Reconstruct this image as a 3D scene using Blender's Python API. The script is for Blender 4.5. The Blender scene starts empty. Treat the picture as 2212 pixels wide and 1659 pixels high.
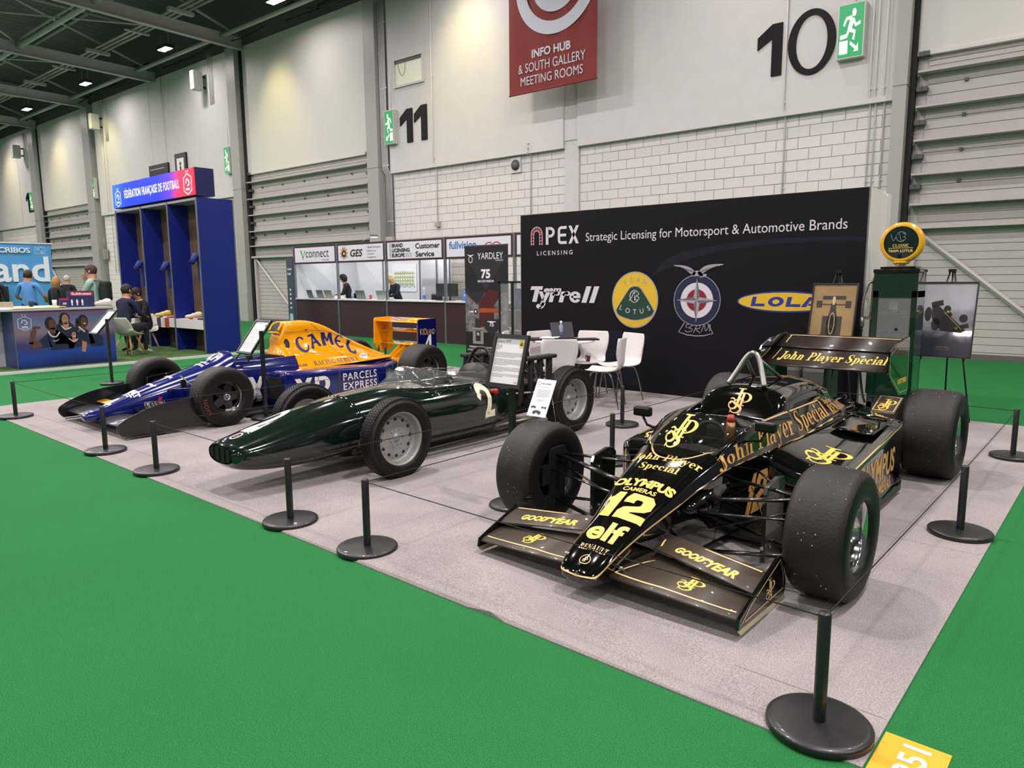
import bpy, bmesh, math, random
from math import sin, cos, pi, radians as R, atan2, sqrt, hypot
from mathutils import Vector, Matrix
from mathutils.bvhtree import BVHTree
random.seed(7)
SC = bpy.context.scene
COL = SC.collection
V = Vector
# ------------------------------------------------------------------ camera, world, lights, exposure
cam_d = bpy.data.cameras.new('camera')
cam = bpy.data.objects.new('camera', cam_d); COL.objects.link(cam)
cam_d.sensor_fit = 'HORIZONTAL'; cam_d.sensor_width = 36.0
cam_d.lens = 1555.78 * 36.0 / 2212.0
cam_d.clip_end = 400
_x = V((0.75479, 0.65592, -0.00771)).normalized(); _z = V((0.64994, -0.74622, 0.14400)).normalized()
_y = _z.cross(_x).normalized(); _x = _y.cross(_z)
_m = Matrix((_x, _y, _z)).transposed().to_4x4(); _m.translation = V((0, 0, 1.55))
cam.matrix_world = _m
SC.camera = cam
SC.view_settings.view_transform = 'Standard'
SC.view_settings.look = 'None'
SC.view_settings.gamma = 1.0
SC.view_settings.use_curve_mapping = False
SC.view_settings.exposure = -0.12
w = bpy.data.worlds.new('world'); SC.world = w; w.use_nodes = True
w.node_tree.nodes['Background'].inputs[0].default_value = (0.92, 0.90, 1.0, 1)
w.node_tree.nodes['Background'].inputs[1].default_value = 0.13
# wall frame: s runs along the hall wall, z up, d out from the wall into the hall
WA = R(1.787)
WT = V((cos(WA), sin(WA), 0)); WN = V((sin(WA), -cos(WA), 0)); W0 = V((-3.5, 15.6, 0))
def WP(s, z, d=0.0): return W0 + WT * s + WN * d + V((0, 0, z))
def light_area(loc, sx, sy, power, col=(1, 1, 1), rot=(0, 0, 0), spread=180):
    l = bpy.data.lights.new('hall_light', 'AREA'); l.shape = 'RECTANGLE'; l.size = sx; l.size_y = sy
    l.energy = power; l.color = col; l.spread = R(spread)
    o = bpy.data.objects.new('hall_light', l); COL.objects.link(o); o.location = loc; o.rotation_euler = rot
    return o
LAMPS = []          # high-bay lamp positions: rows parallel to the hall wall
for row, d in enumerate((1.75, 6.0, 12.0, 18.0, 25.0, 32.0)):
    for s in (-47.1, -39.8, -32.5, -25.1, -17.8, -10.5, -3.2, 4.1, 11.4):
        LAMPS.append((s, d, row))
for s, d, row in LAMPS:
    p = WP(s, 10.13, d)
    light_area(p, 0.62, 0.30, (90, 280, 600, 330, 280, 240)[row], (1.0, 0.90, 0.91), (0, 0, WA), 172)
def spot(loc, aim, power, col, ang, blend=0.9, r=0.12):
    l = bpy.data.lights.new('wall_spot', 'SPOT'); l.energy = power; l.color = col; l.spot_size = R(ang); l.spot_blend = blend
    l.shadow_soft_size = r
    o = bpy.data.objects.new('wall_spot', l); COL.objects.link(o); o.location = loc
    o.rotation_euler = (V(aim) - V(loc)).to_track_quat('-Z', 'Y').to_euler()
    return o
for s in (-48.4, -41.0, -34.6, -20.4, -11.2, 3.6):      # sodium-tinted floods that graze the hall wall
    spot(WP(s, 10.3, 2.0), WP(s, 6.9, 0.0), 430, (1.0, 0.88, 0.34), 66, 1.0, .3)
# ------------------------------------------------------------------ materials
_M = {}
def srgb(h):
    if isinstance(h, str):
        h = h.lstrip('#'); c = [int(h[i:i + 2], 16) / 255 for i in (0, 2, 4)]
        return tuple((x / 12.92 if x <= .04045 else ((x + .055) / 1.055) ** 2.4) for x in c)
    return tuple(h)
def mat(name, col='#808080', rough=0.5, metal=0.0, coat=0.0, emit=None, es=0.0, noise=0.0, nscale=40.0, bump=0.0, bscale=200.0, alpha=1.0, trans=0.0, ior=1.5, spec=None, sheen=0.0, col2=None, detail=3.0):
    if name in _M: return _M[name]
    m = bpy.data.materials.new(name); m.use_nodes = True; _M[name] = m
    nt = m.node_tree; b = nt.nodes['Principled BSDF']
    c = srgb(col)
    b.inputs['Base Color'].default_value = (*c, 1)
    m.diffuse_color = (*c, 1)
    b.inputs['Roughness'].default_value = rough; b.inputs['Metallic'].default_value = metal
    b.inputs['Coat Weight'].default_value = coat; b.inputs['Coat Roughness'].default_value = 0.03
    b.inputs['IOR'].default_value = ior
    if spec is not None: b.inputs['Specular IOR Level'].default_value = spec
    if sheen: b.inputs['Sheen Weight'].default_value = sheen
    if trans: b.inputs['Transmission Weight'].default_value = trans
    if alpha < 1: b.inputs['Alpha'].default_value = alpha
    if emit is not None:
        b.inputs['Emission Color'].default_value = (*srgb(emit), 1); b.inputs['Emission Strength'].default_value = es
    if noise or bump:
        tc = nt.nodes.new('ShaderNodeTexCoord')
    if noise:
        n = nt.nodes.new('ShaderNodeTexNoise'); n.inputs['Scale'].default_value = nscale; n.inputs['Detail'].default_value = detail
        nt.links.new(tc.outputs['Object'], n.inputs['Vector'])
        cr = nt.nodes.new('ShaderNodeValToRGB')
        c2 = srgb(col2) if col2 else tuple(x * (1 - noise) for x in c)
        cr.color_ramp.elements[0].color = (*c2, 1); cr.color_ramp.elements[1].color = (*(c if col2 else tuple(min(1, x * (1 + noise)) for x in c)), 1)
        cr.color_ramp.elements[0].position = 0.35; cr.color_ramp.elements[1].position = 0.65
        nt.links.new(n.outputs['Fac'], cr.inputs['Fac']); nt.links.new(cr.outputs['Color'], b.inputs['Base Color'])
    if bump:
        n2 = nt.nodes.new('ShaderNodeTexNoise'); n2.inputs['Scale'].default_value = bscale; n2.inputs['Detail'].default_value = 3
        nt.links.new(tc.outputs['Object'], n2.inputs['Vector'])
        bp = nt.nodes.new('ShaderNodeBump'); bp.inputs['Strength'].default_value = bump; bp.inputs['Distance'].default_value = 0.01
        nt.links.new(n2.outputs['Fac'], bp.inputs['Height']); nt.links.new(bp.outputs['Normal'], b.inputs['Normal'])
    return m
# ------------------------------------------------------------------ mesh builder
class MB:
    def __init__(s): s.v = []; s.f = []; s.mi = []; s.sm = []; s.cur = 0; s.smooth = False
    def add(s, vs, fs, smooth=None):
        o = len(s.v); s.v += [tuple(p) for p in vs]
        for f in fs: s.f.append([i + o for i in f]); s.mi.append(s.cur); s.sm.append(s.smooth if smooth is None else smooth)
        return s
    def box(s, a, b, M=None):
        x0, y0, z0 = a; x1, y1, z1 = b
        vs = [(x0, y0, z0), (x1, y0, z0), (x1, y1, z0), (x0, y1, z0), (x0, y0, z1), (x1, y0, z1), (x1, y1, z1), (x0, y1, z1)]
        if M: vs = [M @ V(p) for p in vs]
        return s.add(vs, [(0, 3, 2, 1), (4, 5, 6, 7), (0, 1, 5, 4), (1, 2, 6, 5), (2, 3, 7, 6), (3, 0, 4, 7)], False)
    def boxc(s, c, d, rz=0.0, M=None):
        m = Matrix.Translation(V(c)) @ (Matrix.Rotation(rz, 4, 'Z') if rz else Matrix.Identity(4))
        if M: m = m @ M
        return s.box((-d[0] / 2, -d[1] / 2, -d[2] / 2), (d[0] / 2, d[1] / 2, d[2] / 2), m)
    def wbox(s, s0, s1, z0, z1, d0, d1):          # a box in wall coordinates
        vs = [WP(a, z, d) for z in (z0, z1) for (a, d) in ((s0, d1), (s1, d1), (s1, d0), (s0, d0))]
        return s.add(vs, [(0, 3, 2, 1), (4, 5, 6, 7), (0, 1, 5, 4), (1, 2, 6, 5), (2, 3, 7, 6), (3, 0, 4, 7)], False)
    def tube(s, pts, r, n=8, caps=True, smooth=True, flat=None):
        pts = [V(p) for p in pts]; rs = r if isinstance(r, (list, tuple)) else [r] * len(pts)
        up = None; vs = []
        for i, p in enumerate(pts):
            t = (pts[min(i + 1, len(pts) - 1)] - pts[max(i - 1, 0)])
            if t.length < 1e-9: t = V((0, 0, 1))
            t.normalize()
            if up is None:
                up = V((0, 0, 1)) if abs(t.z) < 0.9 else V((0, 1, 0))
            u = up - t * up.dot(t)
            if u.length < 1e-6: u = t.orthogonal()
            u.normalize(); w_ = t.cross(u); up = u
            fz = flat if flat else 1.0
            for k in range(n):
                a = 2 * pi * k / n
                vs.append(p + u * (cos(a) * rs[i] * fz) + w_ * (sin(a) * rs[i]))
        fs = []
        for i in range(len(pts) - 1):
            for k in range(n):
                k2 = (k + 1) % n
                fs.append((i * n + k, i * n + k2, (i + 1) * n + k2, (i + 1) * n + k))
        s.add(vs, fs, smooth)
        if caps:
            s.add(vs[:n], [tuple(range(n))[::-1]], False); s.add(vs[-n:], [tuple(range(n))], False)
        return s
    def cyl(s, p0, p1, r0, r1=None, n=16, caps=True):
        return s.tube([p0, p1], [r0, r0 if r1 is None else r1], n, caps)
    def lathe(s, prof, n=32, M=None, closed=False, smooth=True, a0=0, a1=2 * pi):   # prof: (r, h) about local Z
        full = abs(a1 - a0 - 2 * pi) < 1e-6; m = n if full else n + 1
        vs = []
        for (r, h) in prof:
            for k in range(m):
                a = a0 + (a1 - a0) * k / n; p = V((r * cos(a), r * sin(a), h)); vs.append(M @ p if M else p)
        fs = []; L = len(prof)
        for i in range(L if closed else L - 1):
            j = (i + 1) % L
            for k in range(n):
                k2 = (k + 1) % m
                fs.append((i * m + k, i * m + k2, j * m + k2, j * m + k))
        return s.add(vs, fs, smooth)
    def disc(s, c, r, n=24, M=None, z=0.0):
        vs = [(r * cos(2 * pi * k / n), r * sin(2 * pi * k / n), z) for k in range(n)]
        if M: vs = [M @ V(p) for p in vs]
        if c: vs = [V(p) + V(c) for p in vs]
        return s.add(vs, [tuple(range(n))], False)
    def sphere(s, c, r, n=12, m=8, sc=(1, 1, 1)):
        vs = []; fs = []
        for i in range(m + 1):
            t = pi * i / m
            for k in range(n):
                a = 2 * pi * k / n
                vs.append((c[0] + r * sc[0] * sin(t) * cos(a), c[1] + r * sc[1] * sin(t) * sin(a), c[2] + r * sc[2] * cos(t)))
        for i in range(m):
            for k in range(n):
                k2 = (k + 1) % n; fs.append((i * n + k, (i + 1) * n + k, (i + 1) * n + k2, i * n + k2))
        return s.add(vs, fs, True)
    def prism(s, poly, O, U, W_, N, t, both=True):   # 2D polygon extruded by t along N
        O, U, W_, N = V(O), V(U), V(W_), V(N)
        n = len(poly); a = [O + U * p[0] + W_ * p[1] for p in poly]; b = [p + N * t for p in a]
        s.add(a + b, [tuple(range(n))[::-1], tuple(range(n, 2 * n))] + [(i, (i + 1) % n, n + (i + 1) % n, n + i) for i in range(n)], False)
        return s
    def grid(s, rows, smooth=True, closed=False):
        n = len(rows[0]); vs = [p for r in rows for p in r]; fs = []
        for i in range(len(rows) - 1):
            for k in range(n if closed else n - 1):
                k2 = (k + 1) % n; fs.append((i * n + k, i * n + k2, (i + 1) * n + k2, (i + 1) * n + k))
        return s.add(vs, fs, smooth)
    def xf(s, M): s.v = [tuple(M @ V(p)) for p in s.v]; return s
    def join(s, o):
        k = len(s.v); s.v += o.v; s.f += [[i + k for i in f] for f in o.f]; s.mi += o.mi; s.sm += o.sm; return s
OFF = {}
def mesh_obj(name, mb, mats, off=(0, 0, 0), fixn=False, bevel=0.0):
    me = bpy.data.meshes.new(name)
    ox, oy, oz = off
    me.from_pydata([(x - ox, y - oy, z - oz) for x, y, z in mb.v], [], mb.f)
    for m in (mats if isinstance(mats, (list, tuple)) else [mats]): me.materials.append(m)
    if len(me.polygons) == len(mb.f):
        me.polygons.foreach_set('material_index', mb.mi); me.polygons.foreach_set('use_smooth', mb.sm)
    me.update()
    if fixn:
        bm = bmesh.new(); bm.from_mesh(me); bmesh.ops.remove_doubles(bm, verts=bm.verts, dist=1e-5)
        bmesh.ops.recalc_face_normals(bm, faces=bm.faces); bm.to_mesh(me); bm.free()
    o = bpy.data.objects.new(name, me); COL.objects.link(o)
    if bevel:
        md = o.modifiers.new('bevel', 'BEVEL'); md.width = bevel; md.segments = 2; md.limit_method = 'ANGLE'; md.angle_limit = R(50)
    return o
def part(name, mb, mats, parent, label=None, fixn=True, bevel=0.0, stuff=False):
    off = OFF.get(parent.name, (0, 0, 0))
    if parent.type == 'MESH' and parent.parent: off = OFF.get(parent.name, OFF.get(parent.parent.name, (0, 0, 0)))
    o = mesh_obj(name, mb, mats, off, fixn, bevel); o.parent = parent
    if label: o['label'] = label
    if stuff: o['kind'] = 'stuff'
    return o
def thing(name, label, cat, loc=(0, 0, 0), rz=0.0, group=None, world=False):
    o = bpy.data.objects.new(name, None); COL.objects.link(o); o.empty_display_size = 0.1
    o.location = loc; o.rotation_euler = (0, 0, rz); o['label'] = label; o['category'] = cat
    if group: o['group'] = group
    if world: OFF[o.name] = tuple(loc)
    return o
def single(name, mb, mats, label, cat, group=None, fixn=True, bevel=0.0, loc=None, kind=None):
    loc = loc or (0, 0, 0)
    o = mesh_obj(name, mb, mats, (0, 0, 0), fixn, bevel); o.location = loc
    o['label'] = label; o['category'] = cat
    if group: o['group'] = group
    if kind: o['kind'] = kind
    return o
def struct(name, mb, mats, fixn=True, label=None):
    o = mesh_obj(name, mb, mats, (0, 0, 0), fixn); o['kind'] = 'structure'
    if label: o['label'] = label
    return o
def dup(o, parent=None, **kw):
    c = o.copy(); COL.objects.link(c)
    if parent is not None: c.parent = parent
    for ch in list(o.children): dup(ch, c)
    for k, v in kw.items():
        if k == 'loc': c.location = v
        elif k == 'rz': c.rotation_euler = (0, 0, v)
        else: c[k] = v
    return c
# ------------------------------------------------------------------ splines and lofts
def cr(p0, p1, p2, p3, t):
    return tuple(0.5 * ((2 * b) + (-a + c) * t + (2 * a - 5 * b + 4 * c - d) * t * t + (-a + 3 * b - 3 * c + d) * t ** 3) for a, b, c, d in zip(p0, p1, p2, p3))
def spline(pts, k=6, closed=False):
    n = len(pts); out = []
    pts = [tuple(p) for p in pts]
    for i in range(n if closed else n - 1):
        if closed: a, b, c, d = (pts[(i + j) % n] for j in (-1, 0, 1, 2))
        else: a, b, c, d = pts[max(i - 1, 0)], pts[i], pts[i + 1], pts[min(i + 2, n - 1)]
        for q in range(k): out.append(cr(a, b, c, d, q / k))
    if not closed: out.append(pts[-1])
    return out
def loft(secs, ky=4, kp=4, cap0=True, cap1=True, half=True, lin=False, keep=False):
    """secs: list of (y, [(x,z),...]) half profile bottom centre -> top centre; mirrored in x"""
    profs = []
    for y, pr in secs:
        q = pr if lin else spline(pr, kp)
        profs.append([(x, y, z) for x, z in q])
    n = len(profs[0]); rows = []
    cols = [spline([p[i] for p in profs], ky) for i in range(n)]
    for j in range(len(cols[0])):
        ring = [cols[i][j] for i in range(n)]
        if half: ring = ring + [(-x, y, z) for (x, y, z) in ring[::-1]]
        rows.append(ring)
    mb = MB(); mb.grid(rows, True, closed=half)
    if cap0: mb.add(rows[0], [tuple(range(len(rows[0])))], True)
    if cap1: mb.add(rows[-1], [tuple(range(len(rows[0])))[::-1]], True)
    return mb
def airfoil(x0, x1, y0, y1, z0, z1, t=0.02, n=10, camber=0.0):
    """wing: leading edge at (y0,z0), trailing at (y1,z1); spans x0..x1"""
    rows = []
    dy, dz = y1 - y0, z1 - z0; L = hypot(dy, dz); ny, nz = -dz / L, dy / L
    prof = []
    for k in range(n + 1):
        u = 0.5 - 0.5 * cos(pi * k / n); th = t * 2.6 * (0.6 * sqrt(max(u, 0)) - 0.6 * u ** 1.3) + t * .08
        prof.append((u, camber * 4 * u * (1 - u) + th / 2))
    for k in range(n - 1, 0, -1):
        u = 0.5 - 0.5 * cos(pi * k / n); th = t * 2.6 * (0.6 * sqrt(u) - 0.6 * u ** 1.3) + t * .08
        prof.append((u, camber * 4 * u * (1 - u) - th / 2))
    for x in (x0, x1):
        rows.append([(x, y0 + dy * u + ny * h, z0 + dz * u + nz * h) for u, h in prof])
    mb = MB(); mb.grid(rows, True, closed=True)
    mb.add(rows[0], [tuple(range(len(prof)))], False); mb.add(rows[1], [tuple(range(len(prof)))[::-1]], False)
    return mb
# ------------------------------------------------------------------ flat lettering
_TX = {}
def text2d(txt, bold=0.0, shear=0.0, space=1.0):
    k = (txt, bold, shear, space)
    if k in _TX: return _TX[k]
    cu = bpy.data.curves.new('t', 'FONT'); cu.body = txt; cu.offset = bold; cu.shear = shear; cu.space_character = space
    cu.resolution_u = 4; cu.fill_mode = 'FRONT'
    ob = bpy.data.objects.new('t', cu)
    me = bpy.data.meshes.new_from_object(ob)
    vs = [(v.co.x, v.co.y) for v in me.vertices]; fs = [list(p.vertices) for p in me.polygons]
    bpy.data.objects.remove(ob); bpy.data.curves.remove(cu); bpy.data.meshes.remove(me)
    _TX[k] = (vs, fs); return _TX[k]
def fit(tx, x, y, w, h, ref=None):
    vs, fs = tx
    if not vs: return [], []
    xs = [p[0] for p in vs]; ys = [p[1] for p in vs]
    a, b = min(xs), max(xs); c, d = min(ys), max(ys)
    sx = w / max(b - a, 1e-6); sy = (h / max(d - c, 1e-6)) if h else sx
    if not w: sx = sy
    return [(x + (p[0] - a) * sx, y + (p[1] - c) * sy) for p in vs], fs
def merge2(*ts):
    V_, F_ = [], []
    for vs, fs in ts:
        k = len(V_); V_ += list(vs); F_ += [[i + k for i in f] for f in fs]
    return V_, F_
def ring2(cx, cy, rx, ry, tx, ty, a0=0.0, a1=360.0, n=40):
    m = max(2, int(n * abs(a1 - a0) / 360)); vs = []; fs = []
    for k in range(m + 1):
        a = R(a0 + (a1 - a0) * k / m)
        vs.append((cx + rx * cos(a), cy + ry * sin(a))); vs.append((cx + (rx - tx) * cos(a), cy + (ry - ty) * sin(a)))
    for k in range(m): fs.append([2 * k, 2 * k + 2, 2 * k + 3, 2 * k + 1] if a1 > a0 else [2 * k, 2 * k + 1, 2 * k + 3, 2 * k + 2])
    return vs, fs
def poly2(*pts): return list(pts), [list(range(len(pts)))]
def rect2(x0, y0, x1, y1): return [(x0, y0), (x1, y0), (x1, y1), (x0, y1)], [[0, 1, 2, 3]]
def disc2(cx, cy, rx, ry=None, n=32):
    ry = ry or rx
    return [(cx + rx * cos(2 * pi * k / n), cy + ry * sin(2 * pi * k / n)) for k in range(n)], [list(range(n))]
def stroke2(pts, w, k=6, closed=False):
    """variable width ribbon through pts; w number or list"""
    ws = w if isinstance(w, (list, tuple)) else [w] * len(pts)
    q = spline([(p[0], p[1], ww) for p, ww in zip(pts, ws)], k) if k > 1 else [(p[0], p[1], ww) for p, ww in zip(pts, ws)]
    vs = []; fs = []
    for i, (x, y, ww) in enumerate(q):
        a = q[max(i - 1, 0)]; b = q[min(i + 1, len(q) - 1)]; dx, dy = b[0] - a[0], b[1] - a[1]; L = hypot(dx, dy) or 1
        nx, ny = -dy / L * ww / 2, dx / L * ww / 2
        vs += [(x - nx, y - ny), (x + nx, y + ny)]
    for i in range(len(q) - 1): fs.append([2 * i, 2 * i + 2, 2 * i + 3, 2 * i + 1])
    return vs, fs
def tf2(t, sx=1, sy=1, dx=0, dy=0, rot=0, sh=0):
    c, s_ = cos(rot), sin(rot); vs = []
    for x, y in t[0]:
        x, y = (x + y * sh) * sx, y * sy; vs.append((x * c - y * s_ + dx, x * s_ + y * c + dy))
    return vs, t[1]
def bend2(t, rad, cx=0.0):      # bends a line of text over an arc of radius rad (baseline y=0)
    return [((rad + y) * sin((x - cx) / rad) + cx, (rad + y) * cos((x - cx) / rad) - rad) for x, y in t[0]], t[1]
# a drawn serif alphabet (high-contrast roman), cap height 1, x-height .66
def SER():
    T, t = .17, .05; G = {}
    def stem(x, y0, y1, w=T): return rect2(x, y0, x + w, y1)
    def serif(x0, x1, y, up=True):
        return rect2(x0, y, x1, y + t) if up else rect2(x0, y - t, x1, y)
    G['J'] = (.52, merge2(stem(.28, .02, 1), serif(.12, .56, 1, False), ring2(.235, .02, .215, .24, T, t, 180, 360), disc2(.10, .06, .085)))
    G['P'] = (.72, merge2(stem(.12, 0, 1), serif(0, .34, 1, False), serif(0, .44, 0), ring2(.30, .74, .38, .26, T, t, -90, 90), rect2(.2, .95, .32, 1), rect2(.2, .48, .32, .53)))
    G['S'] = (.62, merge2(stroke2([(.50, .78), (.44, .92), (.30, .975), (.14, .90), (.10, .74), (.22, .58), (.38, .44), (.50, .28), (.42, .08), (.27, .02), (.13, .07), (.06, .24)], [.03, .05, .05, .09, .14, .18, .19, .17, .09, .05, .05, .03], 6), rect2(.485, .68, .515, .99), rect2(.045, .0, .075, .33)))
    G['o'] = (.60, merge2(ring2(.29, .33, .27, .345, T, t)))
    G['h'] = (.70, merge2(stem(.10, 0, 1), serif(0, .2, 1, False), serif(.02, .34, 0), ring2(.36, .42, .23, .26, T * .95, t, 0, 150), stem(.42, 0, .44), serif(.36, .68, 0)))
    G['n'] = (.70, merge2(stem(.10, 0, .66), serif(0, .2, .66, False), serif(.02, .34, 0), ring2(.36, .42, .23, .26, T * .95, t, 0, 150), stem(.42, 0, .44), serif(.36, .68, 0)))
    G['l'] = (.36, merge2(stem(.10, 0, 1), serif(0, .2, 1, False), serif(.01, .36, 0)))
    G['i'] = (.36, merge2(stem(.10, 0, .66), serif(0, .2, .66, False), serif(.01, .36, 0), disc2(.185, .86, .105)))
    G['a'] = (.58, merge2(stem(.34, .06, .48), ring2(.28, .44, .23, .24, T, t, 0, 150), disc2(.12, .52, .075), stroke2([(.40, .40), (.26, .36), (.10, .28), (.10, .08), (.24, .04), (.38, .14)], [.05, .07, .13, .14, .06, .04], 5), stroke2([(.42, .1), (.48, .02), (.58, .07)], [.1, .06, .04], 4)))
    G['y'] = (.64, merge2(poly2((.04, .66), (.24, .66), (.42, .12), (.33, .0)), stroke2([(.56, .66), (.36, .06), (.26, -.22), (.12, -.26)], [.05, .05, .07, .06], 5), disc2(.10, -.2, .08), serif(0, .32, .66, False), serif(.42, .66, .66, False)))
    G['e'] = (.56, merge2(ring2(.29, .33, .26, .345, T, t, 0, 310), rect2(.14, .33, .53, .38)))
    G['c'] = (.54, merge2(ring2(.29, .33, .26, .345, T, t, 45, 315), disc2(.43, .5, .075)))
    G['r'] = (.50, merge2(stem(.10, 0, .66), serif(0, .2, .66, False), serif(.02, .38, 0), stroke2([(.25, .40), (.32, .58), (.42, .62)], [.05, .06, .06], 4), disc2(.43, .54, .09)))
    G['p'] = (.66, merge2(stem(.10, -.30, .66), serif(0, .2, .66, False), serif(.0, .36, -.30), ring2(.34, .33, .27, .345, T, t, -130, 130)))
    G['A'] = (.78, merge2(poly2((.30, 1), (.42, 1), (.74, 0), (.54, 0)), stroke2([(.36, .96), (.08, .02)], .055, 1), rect2(.18, .30, .6, .35), serif(-.02, .24, 0), serif(.46, .82, 0)))
    G['R'] = (.78, merge2(stem(.12, 0, 1), serif(0, .34, 1, False), serif(0, .40, 0), ring2(.32, .75, .34, .25, T, t, -90, 90), rect2(.2, .95, .34, 1), rect2(.2, .50, .34, .55), poly2((.32, .5), (.48, .5), (.80, 0), (.58, 0)), serif(.55, .84, 0)))
    G['E'] = (.70, merge2(stem(.12, 0, 1), rect2(0, .95, .62, 1), rect2(0, 0, .66, .05), rect2(.2, .48, .48, .53), rect2(.58, .74, .62, 1), rect2(.62, 0, .66, .28), rect2(.45, .4, .48, .62)))
    G['N'] = (.84, merge2(stem(.12, 0, 1, .05), stem(.66, 0, 1, .05), poly2((.10, 1), (.26, 1), (.71, 0), (.62, 0)), serif(0, .24, 1, False), serif(0, .30, 0), serif(.54, .84, 1, False)))
    G['U'] = (.80, merge2(stem(.12, .3, 1), stem(.62, .3, 1, .05), ring2(.395, .32, .275, .33, T * .9, t, 180, 360), serif(0, .38, 1, False), serif(.52, .78, 1, False)))
    G['L'] = (.64, merge2(stem(.12, 0, 1), serif(0, .36, 1, False), rect2(0, 0, .60, .05), rect2(.56, 0, .60, .30)))
    G['T'] = (.70, merge2(stem(.27, 0, 1), rect2(.02, .95, .68, 1), rect2(.02, .70, .06, 1), rect2(.64, .70, .68, 1), serif(.16, .54, 0)))
    G['I'] = (.40, merge2(stem(.12, 0, 1), serif(0, .4, 1, False), serif(0, .4, 0)))
    G['C'] = (.72, merge2(ring2(.38, .5, .34, .51, T, t, 50, 310), rect2(.57, .70, .60, 1), rect2(.57, 0, .60, .3)))
    G['G'] = (.80, merge2(ring2(.38, .5, .34, .51, T, t, 50, 320), rect2(.57, .70, .60, 1), stem(.54, .04, .42), serif(.46, .8, .42, False)))
    G['V'] = (.78, merge2(poly2((.04, 1), (.22, 1), (.46, .0), (.38, 0)), stroke2([(.70, .98), (.42, .03)], .055, 1), serif(-.02, .32, 1, False), serif(.56, .82, 1, False)))
    G['u'] = (.70, merge2(stem(.10, .2, .66), stem(.44, 0, .66), serif(0, .2, .66, False), serif(.34, .5, .66, False), ring2(.31, .24, .21, .25, T * .9, t, 180, 330), serif(.5, .7, 0)))
    G['b'] = (.66, merge2(stem(.10, 0, 1), serif(0, .2, 1, False), ring2(.34, .33, .27, .345, T, t, -150, 130)))
    G['t'] = (.44, merge2(stem(.14, .08, .86), rect2(.0, .61, .40, .66), stroke2([(.22, .12), (.30, .02), (.42, .1)], [.12, .06, .04], 4)))
    G[' '] = (.34, ([], []))
    return G
SERIF = SER()
def serif_text(txt, gap=.03):
    x = 0; ts = []
    for ch in txt:
        w_, g = SERIF[ch]; ts.append(tf2(g, 1, 1, x, 0)); x += w_ + gap
    return merge2(*ts)
def jps():      # interlaced three letter monogram of the black and gold car, unit square
    return merge2(
        rect2(.40, .18, .52, .95), rect2(.28, .91, .62, .95), stroke2([(.46, .22), (.40, .08), (.24, .04), (.12, .14), (.10, .28), (.18, .36), (.26, .32)], [.12, .10, .05, .05, .05, .06, .05], 6), disc2(.15, .30, .05),
        rect2(.57, .20, .67, .78), rect2(.50, .74, .72, .78), ring2(.66, .56, .34, .22, .12, .035, -90, 90), rect2(.46, .20, .76, .235), rect2(.50, .50, .58, .54),
        stroke2([(.72, .42), (.60, .46), (.38, .44), (.30, .34), (.44, .24), (.62, .14), (.66, .0), (.52, -.12), (.34, -.12), (.24, -.02)], [.03, .04, .05, .09, .11, .11, .09, .05, .04, .04], 6),
        stroke2([(.10, .46), (.20, .50), (.34, .42)], [.03, .06, .04], 4), rect2(.22, -.14, .255, .02))
def flat2mb(t, O, U, W_, off=0.0, mb=None):
    """flat lettering placed at O with unit axes U (right), W (up)"""
    O, U, W_ = V(O), V(U), V(W_); N = U.cross(W_).normalized(); mb = mb or MB()
    mb.add([O + U * x + W_ * y + N * off for x, y in t[0]], t[1], False); return mb
def solid2mb(t, O, U, W_, th, mb=None):
    O, U, W_ = V(O), V(U), V(W_); N = U.cross(W_).normalized(); mb = mb or MB()
    n = len(t[0]); P_ = [O + U * x + W_ * y for x, y in t[0]]
    ed = {}
    for f in t[1]:
        for i in range(len(f)):
            e = (f[i], f[(i + 1) % len(f)]); ed[e] = ed.get(e, 0) + 1
    side = [(a, b, b + n, a + n) for (a, b) in ed if (b, a) not in ed]
    mb.add(P_ + [p + N * th for p in P_], [[i + n for i in f] for f in t[1]] + [list(f) for f in side], False); return mb
def outward(mb):
    bm = bmesh.new(); vs = [bm.verts.new(p) for p in mb.v]
    for f in mb.f:
        try: bm.faces.new([vs[i] for i in f])
        except ValueError: pass
    bmesh.ops.remove_doubles(bm, verts=bm.verts, dist=1e-5); bmesh.ops.recalc_face_normals(bm, faces=bm.faces)
    bm.verts.ensure_lookup_table(); bm.verts.index_update()
    o = MB(); o.add([v.co[:] for v in bm.verts], [[v.index for v in f.verts] for f in bm.faces]); bm.free(); return o
def bvh_of(*mbs):
    mbs = [outward(m) for m in mbs]
    vs = []; fs = []
    for m in mbs:
        k = len(vs); vs += [V(p) for p in m.v]; fs += [[i + k for i in f] for f in m.f]
    return BVHTree.FromPolygons(vs, fs)
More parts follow.
